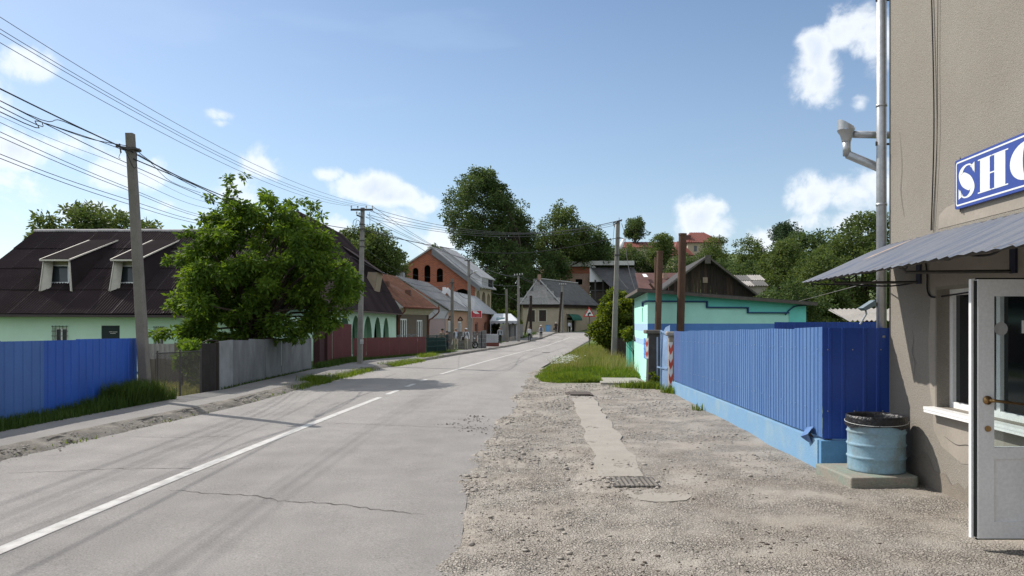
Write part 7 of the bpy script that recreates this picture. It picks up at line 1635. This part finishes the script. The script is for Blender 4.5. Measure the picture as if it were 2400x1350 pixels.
# round-crowned lone tree on the hilltop and the hill wood
HT = [('lone_tree', 'round lone tree on the hilltop right of the lamp pole', [(1466,545),(1472,515),(1488,507),(1502,515),(1508,535),(1516,550),(1498,560),(1478,560)], 205, 30, 3600, .55, tree_leaf),
      ('hill_tree', 'tree before the left end of the red hill roof', [(1520,600),(1530,555),(1548,542),(1575,552),(1582,590),(1570,620),(1530,625)], 165, 34, 3600, .5, tree_leaf2),
      ('hill_tree', 'pointed tree in front of the hill villa', [(1640,600),(1650,570),(1668,550),(1690,560),(1708,580),(1718,610),(1700,640),(1650,640)], 150, 40, 4200, .45, tree_leaf2),
      ('hill_tree', 'tree with layered branches right of the villa', [(1718,600),(1730,560),(1755,552),(1775,575),(1795,580),(1800,620),(1780,650),(1725,650)], 140, 40, 4200, .45, tree_leaf2),
      ('pine_tree', 'dark pine with flattish top on the right skyline', [(1815,545),(1822,525),(1845,516),(1868,530),(1872,545),(1860,580),(1825,580)], 120, 26, 4200, .34, conifer_leaf),
      ('hill_tree', 'dark bushy tree left of the villa wing', [(1470,620),(1490,575),(1530,570),(1560,590),(1575,630),(1560,660),(1480,650)], 170, 40, 4600, .5, tree_leaf),
      ('hill_tree', 'dark tree below the villa wing', [(1560,640),(1575,605),(1610,590),(1640,600),(1655,640),(1620,670),(1570,665)], 130, 36, 4200, .42, tree_leaf),
      ('hill_tree', 'tree behind the ridge of the barn', [(1640,640),(1665,610),(1710,615),(1740,640),(1730,690),(1650,680)], 110, 36, 4200, .4, tree_leaf),
      ('hill_tree', 'dark tree behind the small gabled shed', [(1700,640),(1740,615),(1790,620),(1810,650),(1800,700),(1710,690)], 90, 40, 4600, .36, tree_leaf),
      ('hill_tree', 'tree between the pole and the slab-roofed house', [(1420,600),(1445,575),(1475,570),(1495,600),(1490,650),(1430,650)], 172, 30, 3400, .5, tree_leaf2)]
for i, (nm, lb, poly, Y, nc_, nl_, sz_, mt) in enumerate(HT):
    C, Rr = fill_poly(poly, Y, nc_, 60+i, 5, .7*Y/120, 1.7*Y/130); c = C.mean(0); bs = (c[0], Y, gz(c[0], Y)); th = max(2, C[:,2].min()-bs[2]+1)
    tree(nm, lb, bs, C, Rr, nl_*2, sz_*.75, mt, .35, th, 80+i, group='trees on the hillside', asp=.55, nl=14)
# big bushes and trees behind the shop yard
BB = [('yard_tree', 'rounded tree mass nearest the drainpipe behind the yard', [(1925,760),(1905,640),(1930,560),(1965,525),(2010,500),(2060,505),(2100,540),(2110,760)], 44, 120, 17000, .21, tree_leaf2),
      ('yard_tree', 'leafy tree left of the drainpipe, grey-green and drooping', [(1860,760),(1850,680),(1880,610),(1925,580),(1965,610),(1975,700),(1960,760)], 38, 90, 12000, .18, tree_leaf2),
      ('yard_tree', 'light green bushy tree behind the small gabled shed', [(1770,700),(1785,620),(1815,570),(1850,560),(1880,590),(1890,660),(1880,740),(1790,740)], 56, 90, 11000, .24, tree_leaf2),
      ('yard_tree', 'tall tree at the back below the pine', [(1800,600),(1825,560),(1870,545),(1920,540),(1950,560),(1950,640),(1810,650)], 76, 70, 8000, .32, tree_leaf),
      ('yard_tree', 'dark undergrowth tree low behind the turquoise shed', [(1780,760),(1785,690),(1830,660),(1900,670),(1930,720),(1930,770)], 35, 60, 8000, .17, tree_leaf)]
for i, (nm, lb, poly, Y, nc_, nl_, sz_, mt) in enumerate(BB):
    C, Rr = fill_poly(poly, Y, nc_, 100+i, 3, .35*Y/42, .85*Y/42); c = C.mean(0); bs = (c[0], Y, gz(c[0], Y)); tree(nm, lb, bs, C, Rr, int(nl_*1.6), sz_*.85, mt, .22, 1.2, 110+i, group='trees behind the shop yard', asp=.5, nl=26, shell=.45)
# round bush by the pole, small ailanthus shoot, vine on the kiosk
C, Rr = fill_poly([(1372,775),(1402,750),(1406,722),(1418,692),(1440,674),(1478,690),(1488,740),(1486,800),(1462,815),(1440,825),(1432,845),(1420,838),(1425,815),(1395,800)], 42.5, 110, 120, 1.3, .25, .55); tree('round_bush', 'bright green round bush beside the warning sign', (5.6, 42.5, gz(5.6,42.5)), C, Rr, 21000, .135, bush_leaf, .08, .5, 121, cat='bush', asp=.7, nl=20, shell=.5)
C, Rr = fill_poly([(1455,775),(1475,765),(1492,770),(1492,795),(1462,795)], 30.6, 9, 122, .3, .12, .22); tree('sapling', 'light green sapling over the turquoise panel', (4.9, 30.6, gz(4.9,30.6)), C, Rr, 700, .16, bush_leaf, .02, .9, 123, cat='sapling', asp=.35, nl=8)
C, Rr = fill_poly([(1160,745),(1168,728),(1190,724),(1212,735),(1222,752),(1218,775),(1205,755),(1180,738)], 99, 26, 124, .8, .3, .6); tree('vine', 'yellow-green vine above the pale canopy', (-.4, 99, gz(-.4,99)), C, Rr, 1500, .3, bush_leaf, .06, 1.5, 125, cat='vine', nl=10)
C, Rr = fill_poly([(1150,762),(1172,760),(1172,770),(1152,772)], 95, 6, 126, .4, .15, .3); tree('vine', 'small sprig of vine under the canopy by the garage door', (-1.8, 95, gz(-1.8,95)), C, Rr, 260, .25, bush_leaf, .03, 1.2, 127, cat='vine', nl=4)
# weed plant at the pillar
C, Rr = fill_poly([(1526,885),(1532,872),(1538,880),(1534,905)], 22.3, 5, 130, .12, .05, .10); tree('weed', 'single weed stalk in front of the dark gate pillar', (4.18, 22.3, gz(4.18,22.3)), C, Rr, 90, .12, bush_leaf, .012, .3, 131, cat='weed', nl=5)

# ---------------------------------------------------------------- wires
def wire(label, pts, rad, n=26, sag=0, mat=None, group=None, name='power_line', cat='wire'):
    """through the given points (quadratic for three, straight with sag for two)"""
    P = [Vector(p) for p in pts]; out = []
    if len(P) == 2:
        for i in range(n+1): t = i/n; out.append(lerp(P[0], P[1], t)-Z3*(4*sag*t*(1-t)))
    elif len(P) == 3:
        L0 = (P[1]-P[0]).length; L1 = (P[2]-P[1]).length; tm = L0/(L0+L1)
        for i in range(n+1):
            t = i/n; a = (t-tm)*(t-1)/tm; b = t*(t-1)/(tm*(tm-1)); c = t*(t-tm)/(1-tm); out.append(P[0]*a+P[1]*b+P[2]*c)
    else: out = [Vector(p) for p in catmull(P, max(3, n//len(P)))]
    return obj(name, MB().tube(out, rad, 5), mat or wire_m, label=label, cat=cat, group=group, smooth=True)
G1 = 'four bare wires along the street on the left'
for i, (y0_, lb) in enumerate(((100,'lowest of the four bare wires running to the crossarm'), (78,'third of the four bare wires running to the crossarm'), (68,'second of the four bare wires running to the crossarm'), (40,'topmost of the four bare wires running to the crossarm'))):
    wire(lb, [UPX[i], at(0, y0_, 11.2), Vector((-7.9+.35*i, -8, 7.6))], .0055, 40, group=G1)
G2 = 'black cables through the clamp of the leaning pole'
tp_a = at(306, 354, 16.6)
wire('thick black cable sagging from the leaning pole to the crossarm pole', [tp_a, at(560, 473, 24), at(846, 540, 35.9)], .015, 30, mat=cable_m, group=G2)
wire('second black cable twisted below the thick one past the walnut top', [at(312, 372, 16.65), at(500, 455, 21.5), at(600, 520, 27), at(700, 560, 33)], .013, 30, mat=cable_m, group=G2)
wire('thin cable bowing up from the clamp to the black bundle', [at(322, 354, 16.6), at(390, 402, 19), at(460, 440, 21)], .009, 20, mat=cable_m, group=G2)
wire('slack loop of thin cable right of the leaning pole', [at(325, 362, 16.6), at(352, 380, 17.4), at(400, 425, 19.2), at(470, 452, 21)], .006, 20, mat=cable_m, group=G2)
wire('thick black cable coming down to the clamp from the upper left', [tp_a, at(0, 208, 12.0), Vector((-9.3, -6, 7.4))], .013, 30, mat=cable_m, group=G2)
wire('thinner cable crossing under the thick one left of the leaning pole', [at(290, 348, 16.6), at(150, 285, 14.6), at(0, 236, 12.3), Vector((-9.2, 4, 6.4))], .008, 30, mat=cable_m, group=G2)
wire('wavy black cable hanging lower left of the leaning pole', [at(298, 342, 16.6), at(210, 325, 15.4), at(90, 284, 13.7), at(0, 262, 12.5), Vector((-9.4, 4, 6.2))], .009, 36, mat=cable_m, group=G2)
wire('slack black cable meeting the clamp from the left', [at(290, 352, 16.6), at(230, 330, 15.6), at(110, 290, 14), at(0, 250, 12.5), Vector((-9.4, 4, 6.4))], .008, 36, mat=cable_m, group=G2)
wire('black cable passing behind the leaning pole below the clamp', [at(0, 236, 13.0), at(150, 312, 15.4), at(308, 387, 18.4), at(520, 480, 27)], .009, 36, mat=cable_m, group=G2)
G3 = 'thin wires passing behind the leaning pole towards the green house'
for y0_, y1_, y2_, rd, lb in ((272,397,473,.0045,'highest thin wire behind the leaning pole'),(287,420,487,.006,'second thin wire behind the leaning pole'),(309,444,506,.007,'upper wire of the middle pair behind the leaning pole'),(321,450,511,.007,'lower wire of the middle pair behind the leaning pole'),(361,471,521,.0075,'upper wire of the lowest pair behind the leaning pole'),(371,481,527,.0075,'lower wire of the lowest pair behind the leaning pole')):
    wire(lb, [Vector((-9.0, 6, at(0,y0_,13.5).z+.5)), at(0, y0_, 13.5), at(310, y1_, 19), at(480, y2_, 28), at(640, y2_+24, 41.8)], rd, 40, group=G3)
G4 = 'wires over the road between the crossarm pole and the bush pole'
for i, (x, y, m_, lb) in enumerate(((874,488,543,'topmost wire spanning the road to the bush pole'),(868,495,546,'second wire spanning the road to the bush pole'),(860,502,549,'third wire spanning the road to the bush pole'),(857,508,554,'lowest of the four bare wires spanning the road'))):
    wire(lb, [at(x, y, 35.9), at(1150, m_, 37.8), RPX[i]], .010, 36, group=G4)
wire('black cable sagging low across the road to the bush pole', [at(852, 541, 35.9), at(1060, 583, 38), at(1240, 592, 39.5), at(1446, 558, 40)], .018, 40, mat=cable_m)
wire('black cable running from the crossarm pole down to the lamp pole bracket', [at(856, 539, 35.9), at(950, 563, 37), at(1030, 610, 52), at(1099, 650, 63.2)], .013, 40, mat=cable_m)
G5 = 'wires from the crossarm pole to the lamp pole'
for i, (x, y, x2, lb) in enumerate(((874,484,1089,'uppermost wire from the crossarm to the lamp pole'),(873,494,1095,'second wire from the crossarm to the lamp pole'),(862,504,1101,'third wire from the crossarm to the lamp pole'),(857,509,1106,'lowest wire from the crossarm to the lamp pole'))):
    wire(lb, [at(x, y, 35.9), at(x2, 609, 63.3)], .010, 24, .25, group=G5)
wire('cable to the brick house passing the pink roof', [at(848, 575, 35.9), at(930, 632, 60), at(1010, 650, 85), at(1060, 638, 96.5)], .008, 24)
wire('wire from the arcade roof to the stub pole', [at(822, 600, 52), at(950, 660, 56), at(1059, 664, 63)], .014, 24)
G6 = 'wires beyond the lamp pole towards the far poles'
for i, (x, y, x2, y2_, Y2, lb) in enumerate(((1107,611,1206,646,85.8,'upper wire between the lamp pole and the canopy pole'),(1105,614,1224,650,85.8,'lower wire between the lamp pole and the canopy pole'),(1104,650,1213,668,86,'cable between the lamp pole and the canopy pole'),(1104,660,1187,690,84,'cable from the lamp pole to the thin dark pole'),(1060,664,1099,700,63.4,'slack cable between the stub pole and the lamp pole'))):
    wire(lb, [at(x, y, 63.4 if x > 1090 else 63), at(x2, y2_, Y2)], .015, 20, .35, group=G6)
for i, (x, y, x2, y2_, lb) in enumerate(((1224,648,1312,666,'upper wire from the canopy pole to the corner house pole'),(1222,652,1322,670,'lower wire from the canopy pole to the corner house pole'),(1216,680,1244,696,'short cable to the black wooden pole'),(1188,690,1244,700,'slack cable from the thin dark pole to the wooden pole'))):
    wire(lb, [at(x, y, 86), at(x2, y2_, 117 if x2 > 1300 else 110)], .02, 20, .6, group=G6)
G7 = 'black cables dropping from the bush pole to the shed roof'
wire('black cable dropping from the pole top down to the shed roof', [at(1457, 524, 39.9), at(1464, 548, 39), at(1466, 575, 37.5), at(1474, 630, 33), at(1490, 683, 27)], .014, 30, mat=cable_m, group=G7)
wire('second black cable hanging from the pole side to the shed eave', [at(1446, 560, 39.9), at(1449, 640, 38.5), at(1462, 665, 35), at(1474, 678, 30)], .014, 30, mat=cable_m, group=G7)
wire('slack cable hanging down left of the bush pole', [at(1440, 528, 39.8), at(1437, 565, 39.7), at(1437, 620, 39.7), at(1436, 660, 39.6), at(1440, 690, 39.7)], .010, 26, mat=cable_m, group=G7)
wire('thin cable from the awning across the yard to the shed', [at(2055, 657, 9.0), at(1985, 676, 14), at(1872, 706, 25)], .007, 24, sag=0, mat=M('pale_cable', (.16,.15,.14), .7))
# ---------------------------------------------------------------- people
skin_m = M('skin', (.30,.165,.115), .6, .05, 3); hair_g = M('grey_hair', (.20,.19,.18), .8); hair_d = M('dark_hair', (.02,.016,.014), .8)
def cloth(n, c): return M(n, c, .9, .1, 6)
shoe_m = cloth('dark_shoe', (.025,.022,.02))
def person(label, px, Y, H, face, shirt, trousers, stride=.25, arm=.12, sleeves=True, cap=None, hair=hair_g, bag=None, side=1, pack=None, extra=None, jacket=None, zoff=0, lean=0):
    """face: turn about Z, 0 = walking towards the camera"""
    x = (px-1200)/F*Y; g = gz(x, Y)+.09*0+zoff
    if extra == 'road': g = h0(Y)+.03
    k = H/1.76; V = []; E = []; Rd = []
    def v(p, r): V.append(Vector(p)*k); Rd.append(r*k); return len(V)-1
    def chain(i, pts):
        for p, r in pts: j = v(p, r); E.append((i, j)); i = j
        return i
    s = stride/2
    pel = v((0, .0, .93), .145)
    ch = chain(pel, [((0, .01-lean*.2, 1.10), .145), ((0, .0-lean*.5, 1.30), .165), ((0, .015-lean*.7, 1.43), .125)])
    nk = chain(ch, [((0, .0-lean, 1.51), .058), ((0, -.015-lean, 1.57), .075), ((0, -.02-lean, 1.65), .098), ((0, -.01-lean, 1.725), .072)])
    for sg in (-1, 1):
        f = -s*sg
        chain(pel, [((.095*sg, f*.15, .84), .095), ((.10*sg, f*.55-.02, .50), .068), ((.10*sg, f+.02+.02*(f > 0), .12), .048), ((.105*sg, f-.01, .045), .045), ((.115*sg, f-.15, .03), .036)])
        a = arm*sg; el = chain(ch, [((.19*sg, .01-lean*.7, 1.40), .072), ((.245*sg, .03+a*.3-lean*.3, 1.12), .052), ((.255*sg, -.03+a, .90), .040), ((.255*sg, -.045+a, .84), .035)])
        hand = el
        for q in range(4): chain(hand, [((.24*sg+.006*sg, -.075+a+.018*q, .775+.004*abs(q-1.5)), .0115), ((.232*sg, -.07+a+.018*q, .735+.006*abs(q-1.5)), .010)])
        chain(hand, [((.225*sg, -.085+a, .81), .012), ((.215*sg, -.10+a, .785), .010)])
    me = bpy.data.meshes.new('person_body'); me.from_pydata([tuple(p) for p in V], E, []); ob = bpy.data.objects.new('tmp', me); COL.objects.link(ob)
    md = ob.modifiers.new('skin', 'SKIN'); 
    for i, sv in enumerate(me.skin_vertices[0].data): sv.radius = (Rd[i], Rd[i]*(.72 if i in (0, 1, 2, 3) else 1)); sv.use_root = (i == 0)
    sb = ob.modifiers.new('sub', 'SUBSURF'); sb.levels = 1; sb.render_levels = 1
    dg = bpy.context.evaluated_depsgraph_get(); dg.update(); m2 = bpy.data.meshes.new_from_object(ob.evaluated_get(dg)); bpy.data.objects.remove(ob)
    o = bpy.data.objects.new('person', m2); COL.objects.link(o); tag(o, label, 'person')
    m2.materials.clear()
    for m in (skin_m, shirt, trousers, shoe_m, jacket or shirt): m2.materials.append(m)
    for p in m2.polygons:
        c = p.center/k; r = abs(c.x)
        if c.z < .075: i = 3
        elif c.z < .92 and r < .205: i = 2
        elif c.z > 1.47 and r < .15: i = 0
        elif r > .205 and c.z < (.89 if sleeves else 1.16): i = 0
        else: i = 4 if (jacket and (r > .07 or c.y > 0)) else 1
        p.material_index = i
    m2.polygons.foreach_set('use_smooth', [True]*len(m2.polygons))
    o.location = (x, Y, g); o.rotation_euler = (0, 0, face); ROOT[o.name] = (0, 0, 0)
    def child(nm, mb, m, sm=True):
        c = obj(nm, mb, m, o, smooth=sm); return c
    hc = Vector((0, -.015-lean, 1.66))*k
    mb = MB(); mb.lathe([(.104*k,-.02*k),(.107*k,.03*k),(.09*k,.075*k),(.05*k,.10*k),(0,.108*k)], 14, tuple(hc+Vector((0,.016*k,0)))); child('hair', mb, hair) if not cap else None
    if cap:
        mb = MB(); mb.lathe([(.112*k,.015*k),(.114*k,.05*k),(.095*k,.10*k),(.05*k,.125*k),(0,.13*k)], 14, tuple(hc)); mb.add([hc+Vector((x_*k, y_*k, .02*k)) for x_, y_ in ((-.08,-.09),(.08,-.09),(.06,-.19),(-.06,-.19))], [(0,1,2,3)]); child('cap', mb, cap)
    mb = MB()
    for sg in (-1, 1): mb.obox(hc+Vector((sg*.035*k, -.094*k, .0)), (.012*k,0,0), (0,.006*k,0), (0,0,.005*k))
    child('eye', mb, hair_d, False)
    mb = MB(); mb.add([hc+Vector(p)*k for p in ((0,-.098,.005),(-.017,-.09,-.04),(.017,-.09,-.04),(0,-.128,-.035))], [(0,1,3),(0,3,2),(1,2,3)]); child('nose', mb, skin_m)
    mb = MB()
    for sg in (-1, 1): mb.obox(hc+Vector((sg*.102*k, 0, -.005*k)), (.010*k,0,0), (0,.02*k,0), (0,0,.03*k))
    child('ear', mb, skin_m, False)
    def world(p): return Vector((x, Y, g))+Matrix.Rotation(face, 3, 'Z') @ (Vector(p)*k)
    o['_w'] = 0; del o['_w']; return o, world, k
def bagobj(name, label, cat, w, c, sx_, sy_, sz_, m, handle=True):
    mb = MB(); P = [w((c[0]+x*sx_*(1-.25*(z > 0)), c[1]+y*sy_*(1-.3*(z > 0)), c[2]+z*sz_)) for z in (-1, -.3, .4, 1) for x, y in ((-.8,-1),(.8,-1),(1,-.6),(1,.6),(.8,1),(-.8,1),(-1,.6),(-1,-.6))]
    mb.add(P, [tuple(reversed(range(8))), tuple(range(24, 32))]+[(r*8+i, r*8+(i+1) % 8, (r+1)*8+(i+1) % 8, (r+1)*8+i) for r in range(3) for i in range(8)])
    if handle: mb.tube([w((c[0], c[1]-sy_*.4, c[2]+sz_)), w((c[0], c[1], c[2]+sz_*1.7)), w((c[0], c[1]+sy_*.4, c[2]+sz_))], .012, 5)
    return obj(name, mb, m, label=label, cat=cat, smooth=True)
def straps(o, w, m, pack=None, cross=False, label=None):
    mb = MB()
    for sg in (-1, 1): mb.tube([w((.11*sg, .10, 1.42)), w((.115*sg, -.0, 1.49)), w((.115*sg, -.115, 1.38)), w((.13*sg, -.135, 1.22)), w((.17*sg, -.03, 1.10))], .022, 5)
    if cross: mb.tube([w((.13, -.03, 1.47)), w((.02, -.155, 1.25)), w((-.17, -.12, 1.0))], .02, 5)
    if pack: 
        n0 = len(mb.v); c = (0, .20, 1.25)
        for z0_, z1_, s_ in ((-.24,.20,1),): 
            P = [w((c[0]+x*.15, c[1]+y*.09, c[2]+z)) for z in (-.24, -.2, .14, .22) for x, y in ((-.8,-1),(.8,-1),(1,-.5),(1,.6),(.7,1),(-.7,1),(-1,.6),(-1,-.5))]
            mb.add(P, [tuple(reversed(range(8))), tuple(range(24, 32))]+[(r*8+i, r*8+(i+1) % 8, (r+1)*8+(i+1) % 8, (r+1)*8+i) for r in range(3) for i in range(8)])
    return obj('backpack', mb, m, label=label, cat='backpack', smooth=True)
khaki = cloth('khaki_trousers', (.36,.32,.25)); navy = cloth('navy_trousers', (.015,.018,.03)); black_c = cloth('black_cloth', (.014,.014,.016)); pale_shirt = cloth('pale_blue_shirt', (.44,.47,.54)); white_s = cloth('white_shirt', (.56,.57,.60)); grey_j = cloth('grey_jacket', (.12,.11,.11)); grey_s = cloth('grey_shirt', (.33,.35,.38)); tan_s = cloth('tan_top', (.22,.17,.13))
cap_w = cloth('white_cap', (.68,.67,.64)); brown_bag = cloth('dark_bag', (.035,.022,.022)); paper = M('white_paper', (.62,.61,.58), .8)
o, w_, k = person('man in a grey jacket and khaki trousers walking towards the camera, bare-headed', 1069, 62, 1.76, .12, pale_shirt, khaki, .30, .06, jacket=grey_j, hair=hair_g)
mb = MB(); mb.prism([w_((-.30,-.05,.84)), w_((-.27,-.05,.84)), w_((-.31,-.04,.42)), w_((-.35,-.04,.44))], w_((0,.12,0))-w_((0,0,0))); obj('folded_paper', mb, paper, label='white folded paper in the hand of the man in the jacket', cat='paper')
o, w_, k = person('man with a white cap, pale shirt and khaki trousers walking towards the camera', 1092.5, 62.3, 1.76, -.1, white_s, khaki, .24, .05, cap=cap_w)
straps(o, w_, black_c, cross=True, label='black shoulder straps over the pale shirt of the white-capped man')
bagobj('shoulder_bag', 'dark shoulder bag at the hip of the white-capped man', 'bag', w_, (-.24, -.08, .92), .09, .13, .13, brown_bag, False)
mb = MB(); mb.prism([w_((-.33,-.16,1.13)), w_((-.38,-.16,1.10)), w_((-.44,-.13,.70)), w_((-.41,-.13,.70))], w_((0,.05,0))-w_((0,0,0))); obj('rolled_paper', mb, paper, label='rolled white papers carried by the white-capped man', cat='paper')
o, w_, k = person('man in a grey shirt and black trousers coming along the pavement alone', 1172, 79, 1.74, -.08, grey_s, black_c, .22, .08, hair=hair_g)
straps(o, w_, black_c, pack=True, label='dark backpack worn by the man in the grey shirt')
o, w_, k = person('person seen from behind with a pale rucksack, left of those walking away', 1241, 88.5, 1.75, math.pi-.1, grey_s, navy, .14, .05, hair=hair_d)
straps(o, w_, cloth('pale_rucksack', (.50,.50,.53)), pack=True, label='pale rucksack on the leftmost person walking away'); bagobj('hand_bag', 'dark bag in the hand of the person with the pale rucksack', 'bag', w_, (-.27, -.02, .60), .07, .16, .14, black_c)
o, w_, k = person('person with a white cap walking away at the road edge', 1268, 97, 1.76, math.pi+.1, white_s, navy, .16, .04, cap=cap_w, extra='road')
straps(o, w_, cloth('blue_grey_pack', (.13,.15,.20)), pack=True, label='blue-grey backpack of the white-capped person at the road edge')
o, w_, k = person('person in black walking away by the kerb end with white hair', 1303, 114, 1.75, math.pi, black_c, black_c, .2, .08, hair=M('white_hair', (.55,.54,.52), .8), sleeves=False)
bagobj('duffel_bag', 'black duffel bag carried by the person in black', 'bag', w_, (.30, 0, .72), .09, .22, .16, black_c)
o, w_, k = person('person in a white top carrying a bag beyond the kerb end', 1335, 123, 1.76, math.pi-.3, white_s, black_c, .5, .1, hair=hair_d, extra='road')
straps(o, w_, cloth('white_pack', (.55,.55,.57)), pack=True, label='white backpack of the farthest walking person'); bagobj('carrier_bag', 'white carrier bag in the hand of the farthest walking person', 'bag', w_, (-.30, 0, .55), .06, .14, .17, cap_w)
person('person in a tan top standing behind the dark green gate', 1036.5, 56.5, 1.72, .5, tan_s, navy, .05, 0, hair=hair_d, sleeves=False)
person('dark-haired person whose head just shows behind the gatepost', 1047.5, 57.8, 1.55, 1.2, cloth('dark_top', (.04,.035,.04)), navy, .05, 0, hair=hair_d)
# parked moped behind the lamp pole
mo = thing('moped', 'dark parked moped half hidden behind the lamp pole', 'moped', tuple(at(1112, 818, 65.5)))
Y = 65.3; g = gz(at(1112,757,Y).x, Y)
wx = at(1113.5, 757, Y).x
def ring(mb, c, r_, t_, n=18): mb.tube([c+Vector((r_*math.cos(a)*.8, r_*math.cos(a)*.6, r_*math.sin(a))) for a in np.linspace(0, 2*math.pi, n)], t_, 6, cap=False)
c1 = Vector((wx, Y, g+.30)); c0 = c1+Vector((-.95, -.7, 0))*1.0
for c in (c0, c1):
    mb = MB(); ring(mb, c, .25, .06); wh = obj('wheel', mb, rubber, mo, smooth=True); mb = MB(); ring(mb, c, .16, .02); mb.tube([c+Vector((-.03,.04,0)), c+Vector((.03,-.04,0))], .05, 8); obj('rim', mb, zinc, wh)
d = (c1-c0); mb = MB(); mb.tube(catmull([c0+Z3*.05, c0+d*.25+Z3*.12, c0+d*.5+Z3*.10, c1-d*.2+Z3*.25, c1-d*.02+Z3*.0], 5).tolist(), .07, 7); mb.tube([c1-d*.02, c1-d*.14+Z3*.62], .04, 6); mb.tube([c1-d*.2+Z3*.3, c1+d*.1+Z3*.28], [.08,.05], 6); obj('frame', mb, steel_dark, mo, smooth=True)
mb = MB(); mb.tube([c0-d*.05+Z3*.46, c0+d*.2+Z3*.50, c0+d*.48+Z3*.46], [.09,.12,.07], 8, flat=.6); obj('seat', mb, rubber, mo, smooth=True)
mb = MB(); q = c1-d*.15+Z3*.66; sd = Vector((.3,-.4,0)); mb.tube([q-sd, q, q+sd], .018, 6); obj('handlebar', mb, steel_dark, mo); mb = MB(); mb.tube([c1-d*.12+Z3*.55, c1-d*.04+Z3*.54], [.05,.09], 8); obj('headlight', mb, zinc, mo)
